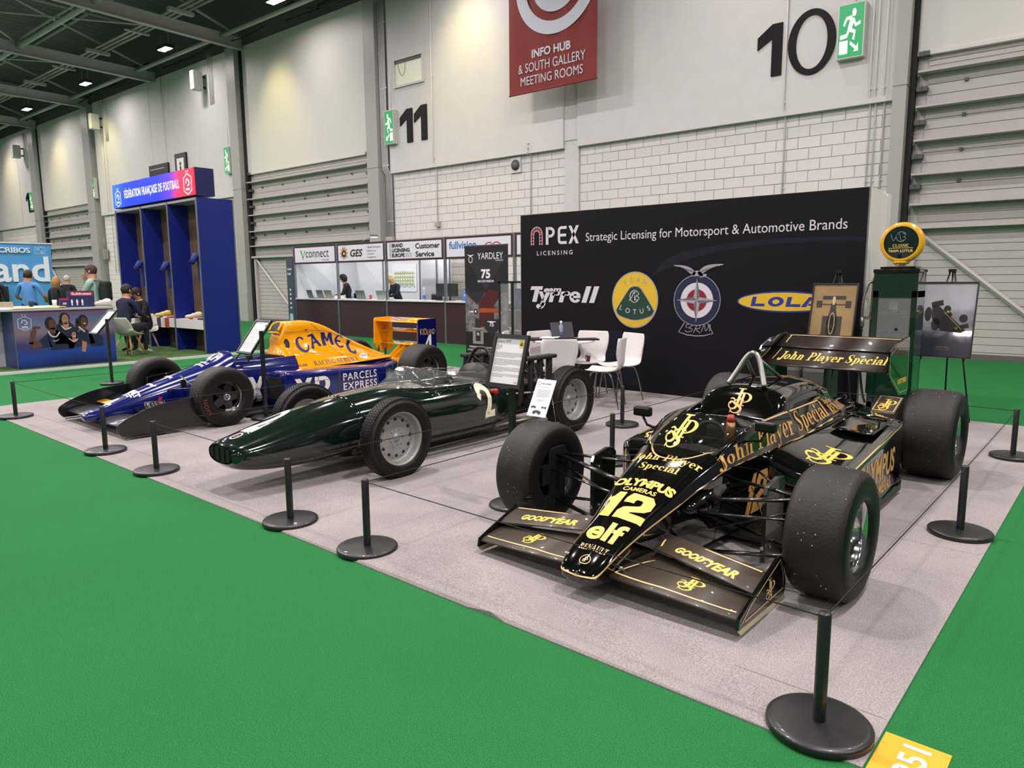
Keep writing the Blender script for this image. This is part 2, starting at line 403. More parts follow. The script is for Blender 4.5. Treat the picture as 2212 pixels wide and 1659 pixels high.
def decal(t, O, U, W_, D, bvh, cell=0.03, off=0.0015, mb=None, far=3.0):
    """projects flat lettering along D on to a body surface"""
    O, U, W_, D = V(O), V(U), V(W_), V(D).normalized()
    bm = bmesh.new(); vs = [bm.verts.new((x, y, 0)) for x, y in t[0]]
    for f in t[1]:
        try: bm.faces.new([vs[i] for i in f])
        except ValueError: pass
    xs = [p[0] for p in t[0]]; ys = [p[1] for p in t[0]]
    for ax, lo, hi in ((0, min(xs), max(xs)), (1, min(ys), max(ys))):
        k = int((hi - lo) / cell) + 1
        for i in range(1, k):
            c = lo + (hi - lo) * i / k; co = [0, 0, 0]; co[ax] = c; no = [0, 0, 0]; no[ax] = 1
            bmesh.ops.bisect_plane(bm, geom=bm.verts[:] + bm.edges[:] + bm.faces[:], plane_co=co, plane_no=no, dist=1e-6)
    bm.verts.ensure_lookup_table(); pos = []; ok = []
    for v in bm.verts:
        p = O + U * v.co.x + W_ * v.co.y
        h, n, i, d = bvh.ray_cast(p, D, far)
        if h is None: pos.append((0, 0, 0)); ok.append(False)
        else:
            if n.dot(D) > 0: n = -n
            pos.append(h + n * off); ok.append(n.dot(D) < -0.04)
    mb = mb or MB(); fs = []
    for f in bm.faces:
        ix = [v.index for v in f.verts]
        if all(ok[i] for i in ix):
            e = max((V(pos[ix[i]]) - V(pos[ix[i - 1]])).length for i in range(len(ix)))
            if e < cell * 6: fs.append(ix)
    mb.add(pos, fs, True); bm.free(); return mb
def ribbon(pts, w_, bvh, off=0.002, mb=None, k=8, closed=False):
    q = [V(p) for p in spline(pts, k, closed)]
    rows = []
    pr = []
    for p in q:
        h, n, i, d = bvh.find_nearest(p); pr.append((h if h is not None else p, n if n is not None else V((0, 0, 1))))
    for i, (h, n) in enumerate(pr):
        t_ = (pr[min(i + 1, len(pr) - 1)][0] - pr[max(i - 1, 0)][0]).normalized(); sd = n.cross(t_).normalized()
        r = []
        for s_ in (-1, 1):
            e = h + sd * (s_ * w_ / 2); h2, n2, i2, d2 = bvh.find_nearest(e)
            if h2 is None: h2, n2 = e, n
            o_ = e - h2; nn = n2 if (o_.dot(n2) >= 0 or True) else n2
            r.append(h2 + n2 * off)
        rows.append(r)
    mb = mb or MB(); mb.grid(rows, True); return mb
# ------------------------------------------------------------------ the hall
green = mat('green carpet', '#27733c', 0.95, noise=0.42, nscale=260, bump=0.5, bscale=700, spec=0.15)
def _green():
    m = green; nt = m.node_tree; b = nt.nodes['Principled BSDF']
    # broad soft traffic marks over the pile
    tc = nt.nodes.new('ShaderNodeTexCoord'); n = nt.nodes.new('ShaderNodeTexNoise'); n.inputs['Scale'].default_value = 1.6; n.inputs['Detail'].default_value = 5
    nt.links.new(tc.outputs['Object'], n.inputs['Vector'])
    mx = nt.nodes.new('ShaderNodeMix'); mx.data_type = 'RGBA'; mx.blend_type = 'MULTIPLY'; mx.inputs['Factor'].default_value = 0.25
    old = b.inputs['Base Color'].links[0].from_socket
    nt.links.new(old, mx.inputs['A']); nt.links.new(n.outputs['Color'], mx.inputs['B'])
    hs = nt.nodes.new('ShaderNodeRGBToBW'); nt.links.new(n.outputs['Color'], hs.inputs[0])
    mr = nt.nodes.new('ShaderNodeMapRange'); mr.inputs['From Min'].default_value = .3; mr.inputs['From Max'].default_value = .7; mr.inputs['To Min'].default_value = .75; mr.inputs['To Max'].default_value = 1.1
    nt.links.new(hs.outputs[0], mr.inputs['Value']); nt.links.new(mr.outputs['Result'], mx.inputs['B'])
    nt.links.new(mx.outputs['Result'], b.inputs['Base Color'])
_green()
mb = MB(); mb.add([(-70, -3, 0), (8, -3, 0), (8, 17.5, 0), (-70, 17.5, 0)], [(0, 1, 2, 3)])
struct('floor', mb, green, False)
mb = MB(); mb.add([(-70, -26, 0), (30, -26, 0), (30, -3, 0), (-70, -3, 0)], [(0, 1, 2, 3)]); mb.add([(8, -3, 0), (30, -3, 0), (30, 17.5, 0), (8, 17.5, 0)], [(0, 1, 2, 3)])
struct('floor', mb, mat('added bounce grey', '#77706e', .7), False)  # unseen grey floor added to cut the green bounce on walls and roof
greyc = mat('grey carpet', '#aaa5a2', 0.95, noise=0.30, nscale=190, bump=0.4, bscale=500, spec=0.1, detail=6, col2='#827d7a')
def _grey():
    nt = greyc.node_tree; b = nt.nodes['Principled BSDF']
    tc = nt.nodes.new('ShaderNodeTexCoord'); n = nt.nodes.new('ShaderNodeTexNoise'); n.inputs['Scale'].default_value = 2.2; n.inputs['Detail'].default_value = 4
    nt.links.new(tc.outputs['Object'], n.inputs['Vector'])
    mr = nt.nodes.new('ShaderNodeMapRange'); mr.inputs['From Min'].default_value = .3; mr.inputs['From Max'].default_value = .7; mr.inputs['To Min'].default_value = .84; mr.inputs['To Max'].default_value = 1.06
    nt.links.new(n.outputs['Fac'], mr.inputs['Value'])
    mx = nt.nodes.new('ShaderNodeMix'); mx.data_type = 'RGBA'; mx.blend_type = 'MULTIPLY'; mx.inputs['Factor'].default_value = 1
    old = b.inputs['Base Color'].links[0].from_socket
    nt.links.new(old, mx.inputs['A']); nt.links.new(mr.outputs['Result'], mx.inputs['B']); nt.links.new(mx.outputs['Result'], b.inputs['Base Color'])
_grey()
# stand carpet: four strips laid side by side, the front seam lifted a little at one place
mb = MB()
fr = [(-10.83, 2.30), (-6, 2.30), (-2.30, 2.302), (-2.16, 2.315), (-2.06, 2.30), (-0.54, 2.30)]
mb.add([(x, y, 0) for x, y in fr] + [(x, y, .006 if i != 3 else .02) for i, (x, y) in enumerate(fr)] + [(-0.54, 8.97, .006), (-10.83, 8.97, .006), (-0.54, 8.97, 0), (-10.83, 8.97, 0)],
       [(0, 1, 7, 6), (1, 2, 8, 7), (2, 3, 9, 8), (3, 4, 10, 9), (4, 5, 11, 10), (6, 7, 8, 9, 10, 11, 12, 13), (5, 14, 12, 11), (14, 15, 13, 12), (15, 0, 6, 13)])
carpet = single('stand_carpet', mb, greyc, 'light grey needle-felt carpet laid under the three racing cars', 'carpet', fixn=True)
seam = mat('carpet seam', '#6f6b69', 0.95)
mb = MB()
for yy in (2.62,): mb.box((-10.8, yy, .0055), (-.56, yy + .004, .0066))
for yy in (4.6, 6.6): mb.box((-10.8, yy, .0055), (-.56, yy + .003, .0066))
for xx in (-.98,): mb.box((xx, 3.2, .0055), (xx + .004, 8.9, .0066))
mb.box((-.95, 3.2, .0055), (-.946, 8.9, .0066))
part('seam', mb, seam, carpet)

m_wall = mat('white wall panel', '#cfccc9', 0.62, noise=0.02, nscale=3)
m_block = mat('white painted block', '#d9d5d1', 0.7, bump=0.35, bscale=60, noise=0.02, nscale=5)
m_joint = mat('block joint', '#aeaba8', 0.8)
m_col = mat('grey column paint', '#a3a39d', 0.45)
m_rib = mat('door panel grey', '#b3b0ab', 0.42, noise=.02, nscale=4)
m_ribw = mat('door upper white', '#cfccc6', 0.5)
m_dark = mat('black rubber seal', '#1c1d1d', 0.7)
m_steel = mat('roof steel', '#bab4b6', 0.5)
m_deck = mat('roof deck', '#6d676a', 0.7)
m_tray = mat('cable tray', '#8f8f8b', 0.4, metal=0.3)
H = 10.2
def bay(mb, s0, s1, z0, z1, d0, d1): mb.wbox(s0, s1, z0, z1, d0, d1)
# block-built bays with their panelled upper half
mb = MB()
for s0, s1 in ((-14.55, -0.35), (-36.1, -23.45), (-60, -44.7), (7.6, 14)):
    bay(mb, s0, s1, 0, 4.9, -0.3, -0.012)
wall = struct('wall_back', mb, m_joint)
up = []
for s0, s1 in ((-14.55, -7.98), (-7.55, -0.35), (-36.1, -30.2), (-30.18, -23.45), (-60, -47.2), (-47.17, -44.7), (7.6, 14)):
    mb = MB(); bay(mb, s0, s1, 4.84, H, -0.2, 0.13); up.append(part('upper_panel', mb, m_wall, wall))
mb = MB(); bay(mb, -7.98, -7.55, 0, 5.02, -0.2, 0.06); bay(mb, -7.975, -7.555, 5.02, H, -.2, .085); part('pilaster', mb, m_wall, wall)
mb = MB()
for s0, s1 in ((-14.55, -7.98), (-7.55, -0.35)):
    bay(mb, s0, s1, 4.84, 4.875, .10, .108)
part('soffit', mb, m_wall, wall)
# individual concrete blocks: those nearest the camera one by one, the far ones joined
bw, bh = .45, .225
def blocks_of(s0, s1, z0=0.0, z1=4.84):
    out = []; r = 0; z = z1
    while z > z0 + .02:
        zz = max(z - bh, z0); s = s1 + (bw / 2 if r % 2 else 0)
        while s > s0:
            a, b = max(s - bw, s0), min(s, s1)
            if b - a > .04: out.append((a, b, zz, z))
            s -= bw
        z -= bh; r += 1
    return out
def block_mb(a, b, z, z2, p, mb=None):
    g = .0045; a += g; b -= g; z += g; z2 -= g; c = .006
    mb = mb or MB()
    o = [WP(a, z, -.012), WP(b, z, -.012), WP(b, z2, -.012), WP(a, z2, -.012)]
    i = [WP(a + c, z + c, p), WP(b - c, z + c, p), WP(b - c, z2 - c, p), WP(a + c, z2 - c, p)]
    return mb.add(o + i, [(0, 1, 5, 4), (1, 2, 6, 5), (2, 3, 7, 6), (3, 0, 4, 7), (4, 5, 6, 7)], False)
near = [b for b in blocks_of(-7.55, -0.35) if b[2] > 2.0]
mid = [b for b in blocks_of(-14.55, -7.98) if b[2] > 2.5]
mid.sort(key=lambda b: -b[0]); picks = (near + mid)[:300]; keep = set(picks)
_bm = {}
for (a, b, z, z2) in picks:
    k = (round(b - a, 3), round(z2 - z, 3))
    if k not in _bm:
        t = MB(); g = .0045; L, h = k; L -= 2 * g; h -= 2 * g; c = .006
        t.add([(0, 0, 0), (L, 0, 0), (L, 0, h), (0, 0, h), (c, -.012, c), (L - c, -.012, c), (L - c, -.012, h - c), (c, -.012, h - c)],
              [(0, 1, 5, 4), (1, 2, 6, 5), (2, 3, 7, 6), (3, 0, 4, 7), (4, 5, 6, 7)], False)
        me = bpy.data.meshes.new('block'); me.from_pydata(t.v, [], t.f); me.materials.append(m_block); _bm[k] = me
    o = bpy.data.objects.new('block', _bm[k]); COL.objects.link(o); o.parent = wall
    o.location = WP(a + .0045, z + .0045, -.012 + random.uniform(0, .0025)); o.rotation_euler = (0, 0, WA)
mb = MB()
for s0, s1 in ((-7.55, -0.35), (-14.55, -7.98), (-36.1, -23.45), (-51.5, -44.7), (7.6, 9)):
    for b in blocks_of(s0, s1):
        if b not in keep: block_mb(*b, 0.0, mb)
part('far_block', mb, m_block, wall, stuff=True)
# columns between the bays
def column(s0, s1, d=.28, name='trim_1'):
    mb = MB(); bay(mb, s0, s1, 0, H, -.2, d); bay(mb, s0 + .03, s1 - .03, 0, 1.1, d, d + .02)
    bay(mb, s0 - .015, s1 + .015, 5.05, 5.065, -.1, d + .012)
    return struct(name, mb, m_col)
for i, (a, b) in enumerate(((-0.36, -0.13), (-15.45, -14.92), (-23.45, -22.86), (-37.2, -36.4), (-44.7, -43.95), (7.25, 7.6))): column(a, b, .30, 'trim_%d' % (i + 1))
mb = MB()
for a, b in ((-0.13, -0.03), (-22.86, -22.72), (-15.56, -15.45), (-37.3, -37.2), (-43.95, -43.85), (7.18, 7.25)): bay(mb, a, b, 0, H, -.1, .10)
struct('trim_7', mb, m_dark)
# sectional doors
RZ = [5.24, 4.62, 4.02, 3.41, 2.86]
def hall_door(n, s0, s1, brace_left):
    mb = MB(); bay(mb, s0, s1, 0, 5.58, -.25, -.06); d = struct('door_%d' % n, mb, m_rib)
    mb = MB(); bay(mb, s0, s1, 5.6, H, -.2, .05); part('upper_panel', mb, m_ribw, d)
    mb = MB(); bay(mb, s0, s1, 5.56, 5.62, -.06, .08); part('door_head', mb, m_ribw, d)
    z = 5.56; zs = []
    for r in RZ: zs.append((r, z)); z = r
    for (a, b) in zs:
        k = 3; h = (b - a - .05) / k
        for i in range(k):
            mb = MB(); bay(mb, s0 + .18, s1 - .18, a + .05 + i * h + .005, a + .05 + (i + 1) * h - .005, -.06, -.035); part('panel_rib', mb, m_rib, d)
        mb = MB(); bay(mb, s0 + .05, s1 - .05, a, a + .035, -.05, .20); bay(mb, s0 + .05, s1 - .05, a + .03, a + .06, -.05, -.0)
        part('rail', mb, m_rib, d)
        for s in (s0 + .06, s1 - .16):
            mb = MB(); bay(mb, s - .04, s + .14, a + .31, a + .39, -.03, .10); bay(mb, s + .045, s + .055, a + .30, a + .40, -.03, .11); part('hinge', mb, mat('hinge grey', '#50524e', .5), d)
    mb = MB(); z = 2.46; bay(mb, s0 + .02, s1 - .02, 2.43, 2.50, -.05, .14); part('rail', mb, m_rib, d)
    z = 2.84; k = 0
    while z > .12:
        mb = MB(); z2 = max(z - .142, .1)
        if not (2.40 < z < 2.56): bay(mb, s0 + .18, s1 - .18, z2 + .005, z - .005, -.06, -.035 - .006 * (k % 2)); part('panel_rib', mb, m_rib, d)
        z -= .142; k += 1
    mb = MB(); bay(mb, s0, s1, 0, .10, -.06, .03); part('sill', mb, mat('door sill', '#5c5a55', .6), d)
    for a, b in ((s0 + .12, 1), (s1 - .12, -1)):
        if brace_left == 0 or brace_left == b or True:
            p = [WP(a, 2.44, .03), WP(a + b * 2.75, .12, .03)]
            mb = MB(); mb.tube(p, .045, 4, smooth=False); part('brace', mb, m_rib, d)
        mb = MB(); bay(mb, a - .06, a + .06, 0, 2.44, -.06, .06); part('jamb', mb, m_rib, d)
    for i in range(5):
        s = s0 + (s1 - s0) * (i + .6) / 5.4
        mb = MB()
        for (a, b) in zs[1:]: bay(mb, s - .03, s + .03, a + .40, a + .45, -.04, .01)
        part('bracket', mb, mat('hinge grey', '#50524e', .5), d)
hall_door(1, -0.03, 7.18, 1); hall_door(2, -22.72, -15.56, 1); hall_door(3, -43.85, -37.3, 0)
# door to the stairs in the block wall beside the blue locker stand
mb = MB(); bay(mb, -25.9, -24.0, 0, 2.2, -.004, .012)
d4 = struct('door_4', mb, mat('stair recess cream', '#bcb1a6', .7))
mb = MB(); bay(mb, -25.95, -23.98, 2.2, 2.26, -.01, .05); part('door_head', mb, mat('recess head', '#3b3a38', .6), d4)
mb = MB(); mb.tube([WP(-25.7, 1.15, .05), WP(-24.05, .62, .05)], .022, 8); mb.tube([WP(-25.6, 1.12, .05), WP(-25.6, 1.05, .01)], .012, 6); part('handrail', mb, mat('dark rail', '#4b4642', .5), d4)
mb = MB(); mb.add([WP(-25.88, 1.22, .014), WP(-24.02, .64, .014), WP(-24.02, .02, .014), WP(-25.88, .02, .014)], [(0, 1, 2, 3)]); part('stair_panel', mb, mat('stair lower taupe', '#8f8780', .7), d4, fixn=False)
# small internal window high on the wall
mb = MB(); s0, s1, z0, z1 = -14.18, -13.0, 7.36, 8.08
for a, b, c, e in ((s0 - .06, s1 + .06, z1, z1 + .06), (s0 - .06, s1 + .06, z0 - .06, z0), (s0 - .06, s0, z0, z1), (s1, s1 + .06, z0, z1)): bay(mb, a, b, c, e, .12, .185)
win = struct('window_1', mb, m_wall)
mb = MB(); bay(mb, s0, s1, z0, z1, .131, .138); part('pane', mb, mat('window blind cream', '#dcdcc6', .35, emit='#dcdcc0', es=.12), win)
mb = MB(); bay(mb, s0, s1, z1 - .09, z1, .138, .16); part('blind_roller', mb, mat('blind roller', '#4a4c4b', .5), win)
mb = MB(); mb.tube(spline([WP(-14.05, 7.98, .148), WP(-13.98, 7.75, .148), WP(-13.86, 7.62, .148), WP(-13.75, 7.75, .148), WP(-13.73, 7.98, .148)], 5), .006, 5); part('blind_cord', mb, mat('grey cord', '#77776c', .6), win)
# big bay numbers
m_num = mat('number black', '#060607', .5, spec=.2)
def digits(txt, s0, w_, z0, h, lab, bold=.035):
    t = fit(text2d(txt, bold), 0, 0, w_, h); mb = solid2mb(t, WP(s0, z0, .131), WT, V((0, 0, 1)), .03)
    return single('wall_number', mb, m_num, lab, 'number')
def one2(x, h, w=.26): return merge2(rect2(x + .30, 0, x + .30 + w, h), poly2((x + .30, h), (x + .30, h - .34), (x, h - .50), (x, h - .27)) if False else ([(x + .30, h), (x, h - .22), (x, h - .46), (x + .30, h - .28)], [[0, 1, 2, 3]]))
def numsign(parts, s0, z0, lab):
    t = merge2(*parts); return single('wall_number', solid2mb(t, WP(s0, z0, .131), WT, V((0, 0, 1)), .03), m_num, lab, 'number')
numsign([one2(0, 1.02, .21), ring2(1.09, .52, .46, .62, .155, .11, 0, 360, 56)], -3.02, 5.66, 'big black number 10 high on the white wall')
numsign([one2(0, .98, .24), one2(.62, 1.0, .24)], -14.02, 5.66, 'big black number 11 on the white wall below the little window')
numsign([one2(0, 1.1, .2), ring2(.86, .76, .34, .36, .17, .15, -20, 170, 30), ([(.98, .62), (1.18, .62), (.72, .16), (.50, .16), (.5, .0)], [[0, 1, 2, 3]]), rect2(.5, 0, 1.24, .16)], -46.25, 5.62, 'big black number 12 far left on the hall wall')
# running-man exit signs
m_exg = mat('exit green', '#05a55f', .4, emit='#05c070', es=.16)
m_exw = mat('exit white', '#f4f4dc', .4, emit='#f4f6d8', es=.75)
m_case = mat('sign case', '#c9c9c2', .4)
def man2(fl=1):
    m = merge2(disc2(.62, .87, .085), stroke2([(.57, .76), (.44, .52)], [.17, .15], 1), stroke2([(.54, .78), (.30, .76), (.20, .62)], .075, 1), stroke2([(.60, .74), (.70, .60), (.90, .64)], .075, 1),
               stroke2([(.42, .52), (.34, .40), (.06, .38)], .09, 1), stroke2([(.46, .52), (.68, .46), (.62, .30)], .09, 1), rect2(.04, .02, .40, .30), stroke2([(.50, .24), (.74, .12)], .07, 1), poly2((.66, .04), (.86, .05), (.84, .22)))
    return m if fl > 0 else ([(1 - x, y) for x, y in m[0]], [f[::-1] for f in m[1]])
def exit_sign(s0, s1, z0, z1, lab, fl=1, d=.16, facing=None):
    t = thing('exit_sign', lab, 'exit sign', WP((s0 + s1) / 2, z0, .131), WA); W_ = s1 - s0; Hh = z1 - z0
    mb = MB(); mb.box((-W_ / 2, -d, 0), (W_ / 2, 0, Hh)); part('case', mb, m_case, t, bevel=.006)
    mb = MB(); mb.box((-W_ / 2 + .025, -d - .004, .025), (W_ / 2 - .025, -d, Hh - .025)); part('panel', mb, m_exg, t)
    g = tf2(man2(fl), W_ * .86, Hh * .86, -W_ * .43, Hh * .07); mb = flat2mb(g, (0, -d - .006, 0), (1, 0, 0), (0, 0, 1)); part('pictogram', mb, m_exw, t, fixn=False)
    mb = MB(); mb.cyl((W_ * .1, -d / 2, Hh), (W_ * .1, -d / 2, Hh + .9), .012, n=6); part('conduit', mb, m_case, t)
exit_sign(-1.41, -.92, 5.70, 6.70, 'lit green exit sign right of the black number 10', 1)
exit_sign(-14.58, -14.16, 5.68, 6.68, 'lit green exit sign left of the black number 11', -1)
exit_sign(-23.98, -23.58, 5.70, 6.70, 'lit green exit sign above the far side of the blue locker stand', -1)
exit_sign(-36.75, -36.25, 5.68, 6.68, 'lit green exit sign left of the blue header sign', -1)
exit_sign(-45.3, -44.85, 5.68, 6.68, 'lit green exit sign beside the number 12', -1)
# conduits
m_pipe = mat('painted conduit', '#dcdad6', .5)
def conduits(ss, lab, z0=2.4, z1=H, off=.15):
    t = thing('conduit_run', lab, 'pipe', WP(ss[0], z0, off))
    OFF[t.name] = tuple(t.location)
    for s in ss:
        mb = MB(); mb.tube([WP(s, z1, off + .02), WP(s, 5.0, off + .02), WP(s, 4.8, .03), WP(s, z0, .03)], .016, 6); part('conduit', mb, m_pipe, t)
    mb = MB()
    for s in ss:
        for z in (3.4, 5.1, 7.4, 9.3): mb.boxc(WP(s, z, off if z > 5 else .02), (.06, .03, .03), WA)
    part('clip', mb, m_pipe, t)
conduits([-.80, -.70, -.55], 'three white painted conduits beside the pillar right of number 10')
conduits([-14.86, -14.80, -14.74, -14.68, -14.62], 'bundle of white conduits beside the pillar left of number 11', 2.9)
conduits([-2.42], 'single white cable conduit running down past the number 10', 3.2)
conduits([-12.62], 'single white conduit right of the number 11', 3.3)
conduits([-9.1], 'short white conduit by the round wall speaker', 3.2, 4.8)
conduits([-35.2, -34.9], 'pair of white conduits left of the blue header sign', 2.0)
conduits([-28.9], 'white conduit behind the top of the blue header sign', 4.0)
t = thing('wall_speaker', 'small square wall plate with a round grey grille', 'speaker', WP(-9.6, 4.6, 0), WA)
mb = MB(); mb.box((-.17, -.05, -.2), (.17, 0, .2)); part('plate', mb, m_wall, t)
mb = MB(); mb.lathe([(0, 0), (.12, 0), (.14, .02), (0, .03)], 24, Matrix.Translation(V((0, -.05, 0))) @ Matrix.Rotation(pi / 2, 4, 'X')); part('grille', mb, mat('speaker grille', '#5a5b5c', .6), t)
for s, z, lab in ((-14.75, 2.7, 'beige junction box at the foot of the conduit bundle'), (-12.6, 3.2, 'small socket box under the single conduit right of number 11')):
    mb = MB(); mb.boxc((0, -.07, 0), (.34 if s < -14 else .16, .12, .42 if s < -14 else .16)); mb.boxc((0, -.135, 0), (.2 if s < -14 else .1, .02, .28 if s < -14 else .1))
    o = single('junction_box', mb, mat('box beige', '#b9b3a4', .5), lab, 'box', loc=WP(s, z, 0)); o.rotation_euler = (0, 0, WA)
mb = MB(); mb.boxc((0, -.09, 0), (.30, .16, .5)); mb.cyl((0, -.1, .25), (0, -.1, .8), .02)
o = single('junction_box', mb, mat('box grey', '#8f9086', .5), 'grey electrical box on the pillar left of the blue header sign', 'box', loc=WP(-36.0, 2.95, .05)); o.rotation_euler = (0, 0, WA)
# black hanging wayfinding signs
m_blk = mat('sign black', '#141416', .4); m_wht = mat('sign white', '#ecebe8', .5)
t = thing('direction_sign', 'black sign reading toilets on the block wall beside the blue locker stand', 'sign', WP(-24.85, 3.35, .02), WA)
mb = MB(); mb.box((-.75, -.06, 0), (.72, 0, .47)); part('board', mb, m_blk, t)
mb = flat2mb(merge2(fit(text2d('Toilets'), -.62, .15, .80, .2), rect2(.28, .1, .44, .37), rect2(.48, .1, .64, .37)), (0, -.063, 0), (1, 0, 0), (0, 0, 1)); part('lettering', mb, m_wht, t, fixn=False)
mb = flat2mb(merge2(disc2(.36, .32, .025), rect2(.335, .13, .385, .29), disc2(.56, .32, .025), rect2(.535, .13, .585, .29)), (0, -.065, 0), (1, 0, 0), (0, 0, 1)); part('pictogram', mb, m_blk, t, fixn=False)
# red hanging banner of the info hub
m_red = mat('banner red', '#7d2a25', .75); m_bw = mat('banner white', '#c9ccd6', .75)
t = thing('hanging_banner', 'dark red fabric banner with white arcs hanging in front of the wall', 'banner', WP(-7.83, 6.15, .85), WA)
mb = MB(); rows = []
bw_, bh_ = 2.62, 2.75
for j in range(2): rows.append([(-bw_ / 2 + bw_ * i / 24, -.012 * sin(i * .9) * (1 if 0 < i < 24 else 0) + .006 * j, j * bh_) for i in range(25)])
mb.grid(rows, True); part('cloth', mb, m_red, t, fixn=False)
mb = MB(); mb.cyl((-bw_ / 2, 0, .0), (bw_ / 2, 0, .0), .022); mb.cyl((-bw_ / 2, 0, bh_), (bw_ / 2, 0, bh_), .022); part('pole', mb, m_red, t)
for x in (-bw_ / 2 + .1, bw_ / 2 - .1):
    mb = MB(); mb.cyl((x, 0, bh_), (x, 0, bh_ + 2.2), .012, n=6); mb.sphere((x, 0, bh_ + .25), .03); part('chain', mb, m_dark, t)
def clip_ring(cx, cy, r, th, a0, a1, x0, x1, y0, y1, n=60):
    vs, fs = [], []
    for k in range(n):
        a = R(a0 + (a1 - a0) * k / n); b = R(a0 + (a1 - a0) * (k + 1) / n)
        q = [(cx + rr * cos(c), cy + rr * sin(c)) for rr, c in ((r, a), (r, b), (r - th, b), (r - th, a))]
        q = [(min(max(x, x0), x1), min(max(y, y0), y1)) for x, y in q]
        o = len(vs); vs += q; fs.append([o, o + 1, o + 2, o + 3])
    return vs, fs
g = merge2(clip_ring(.14, 2.42, 1.20, .30, 180, 360, -bw_ / 2, bw_ / 2, 0, bh_), clip_ring(.14, 2.42, .70, .30, 180, 360, -bw_ / 2, bw_ / 2, 0, bh_), clip_ring(.14, 2.42, 1.20, .30, 160, 180, -bw_ / 2, bw_ / 2, 0, bh_), clip_ring(.14, 2.42, .70, .3, 150, 180, -bw_ / 2, bw_ / 2, 0, bh_),
           fit(text2d('INFO HUB', .03), -.58, .78, 1.16, .2), fit(text2d('& SOUTH GALLERY'), -1.0, .47, 2.0, .22), fit(text2d('MEETING ROOMS'), -.93, .17, 1.86, .21))
part('lettering', flat2mb(g, (0, -.016, 0), (1, 0, 0), (0, 0, 1)), m_bw, t, fixn=False)
# ------------------------------------------------------------------ roof
mb = MB(); n = 120
rows = [[WP(-60, 12.4, -1), WP(14, 12.4, -1)], [WP(-60, 12.4, 34), WP(14, 12.4, 34)]]
k = 140; ra = [[], []]
for i in range(k * 4 + 1):
    s = -60 + 74 * i / (k * 4); z = 12.4 + (.10 if (i % 4) in (1, 2) else 0)
    ra[0].append(WP(s, z, -1)); ra[1].append(WP(s, z, 34))
mb.grid(ra, False); ceil = struct('ceiling', mb, m_deck, False)
mb = MB(); bay(mb, -60, 14, H, 12.5, -.4, -.2); bay(mb, -60, 14, H + .05, 12.4, -.3, -.05); part('eaves', mb, m_deck, ceil)
def ibeam(p0, p1, h=.42, w_=.2, t_=.03):
    p0, p1 = V(p0), V(p1); d = (p1 - p0).normalized(); sd = d.cross(V((0, 0, 1))).normalized(); up_ = sd.cross(d); mb = MB()
    for (a, b, c, e) in ((-w_ / 2, w_ / 2, -h / 2, -h / 2 + t_), (-w_ / 2, w_ / 2, h / 2 - t_, h / 2), (-t_ / 2, t_ / 2, -h / 2, h / 2)):
        q = [p + sd * x + up_ * z for p in (p0, p1) for x, z in ((a, c), (b, c), (b, e), (a, e))]
        mb.add(q, [(0, 1, 2, 3), (7, 6, 5, 4), (0, 4, 5, 1), (1, 5, 6, 2), (2, 6, 7, 3), (3, 7, 4, 0)], False)
    return mb
bs = [-51.2, -43.8, -36.6, -29.5, -22.6, -15.2, -7.8, -.25, 7.4]
for s in bs:
    mb = ibeam(WP(s, 10.25, .1), WP(s, 10.55, 34)); part('roof_beam', mb, m_steel, ceil)
    mb = MB(); mb.tube([WP(s, 10.5, .1), WP(s, 12.2, 5.5), WP(s, 10.7, 11), WP(s, 12.2, 17)], .06, 6); mb.tube([WP(s, 12.25, .1), WP(s, 12.25, 34)], .08, 6); part('truss_web', mb, m_steel, ceil)
for a, b in zip(bs[:-1], bs[1:]):
    for d in (.9, 5.2, 11.0, 17, 23, 29):
        mb = MB(); mb.tube([WP(a, 10.35, d), WP(b, 10.35, d)], .075 if d < 3 else .09, 8); part('purlin', mb, mat('purlin grey', '#c4bcbf', .5), ceil)
    mb = MB(); mb.tube([WP(a, 10.6, 5.2), WP((a + b) / 2, 12.3, 3.2), WP(b, 10.6, 5.2)], .05, 6); mb.tube([WP(a, 12.3, 8), WP(b, 12.3, 8)], .06, 6); mb.tube([WP(a, 12.3, 2.5), WP(b, 12.3, 2.5)], .06, 6)
    mb.tube([WP(a, 10.5, 5.2), WP(b, 10.6, 11)], .045, 6); mb.tube([WP(a, 10.6, 11), WP(b, 10.5, .9)], .03, 6)
    part('truss_web', mb, m_steel, ceil)
for k in range(3):
    mb = MB(); bay(mb, -60, 14, 10.86, 10.9, 2.05 + k * .2, 2.16 + k * .2); part('cable_tray', mb, m_tray, ceil)
mb = MB()
for s in bs: bay(mb, s - .1, s + .1, 10.75, 10.86, 1.9, 2.8); bay(mb, s + 3.5, s + 3.6, 10.8, 10.86, 1.9, 2.8)
part('tray_bracket', mb, m_steel, ceil)
mb = MB()
rnd = random.Random(3)
for i in range(46):
    s = rnd.uniform(-55, 10); z = rnd.uniform(10.3, 10.9); mb.tube([WP(s, z, rnd.uniform(.2, .6)), WP(s + rnd.uniform(.5, 3), z + rnd.uniform(-.08, .08), rnd.uniform(.2, .6))], rnd.uniform(.015, .04), 5)
for i in range(14):
    s = -58 + i * 5; mb.tube(spline([WP(s, 10.35, .5), WP(s + 1.2, 10.2, .55), WP(s + 2.5, 10.33, .5)], 5), .02, 5)
part('cable', mb, m_dark, ceil)
m_lampc = mat('lamp case', '#2d2e2f', .5); m_lens = mat('lamp lens', '#ffffff', .3, emit='#fff6e6', es=18)
t0 = None; nl = -1
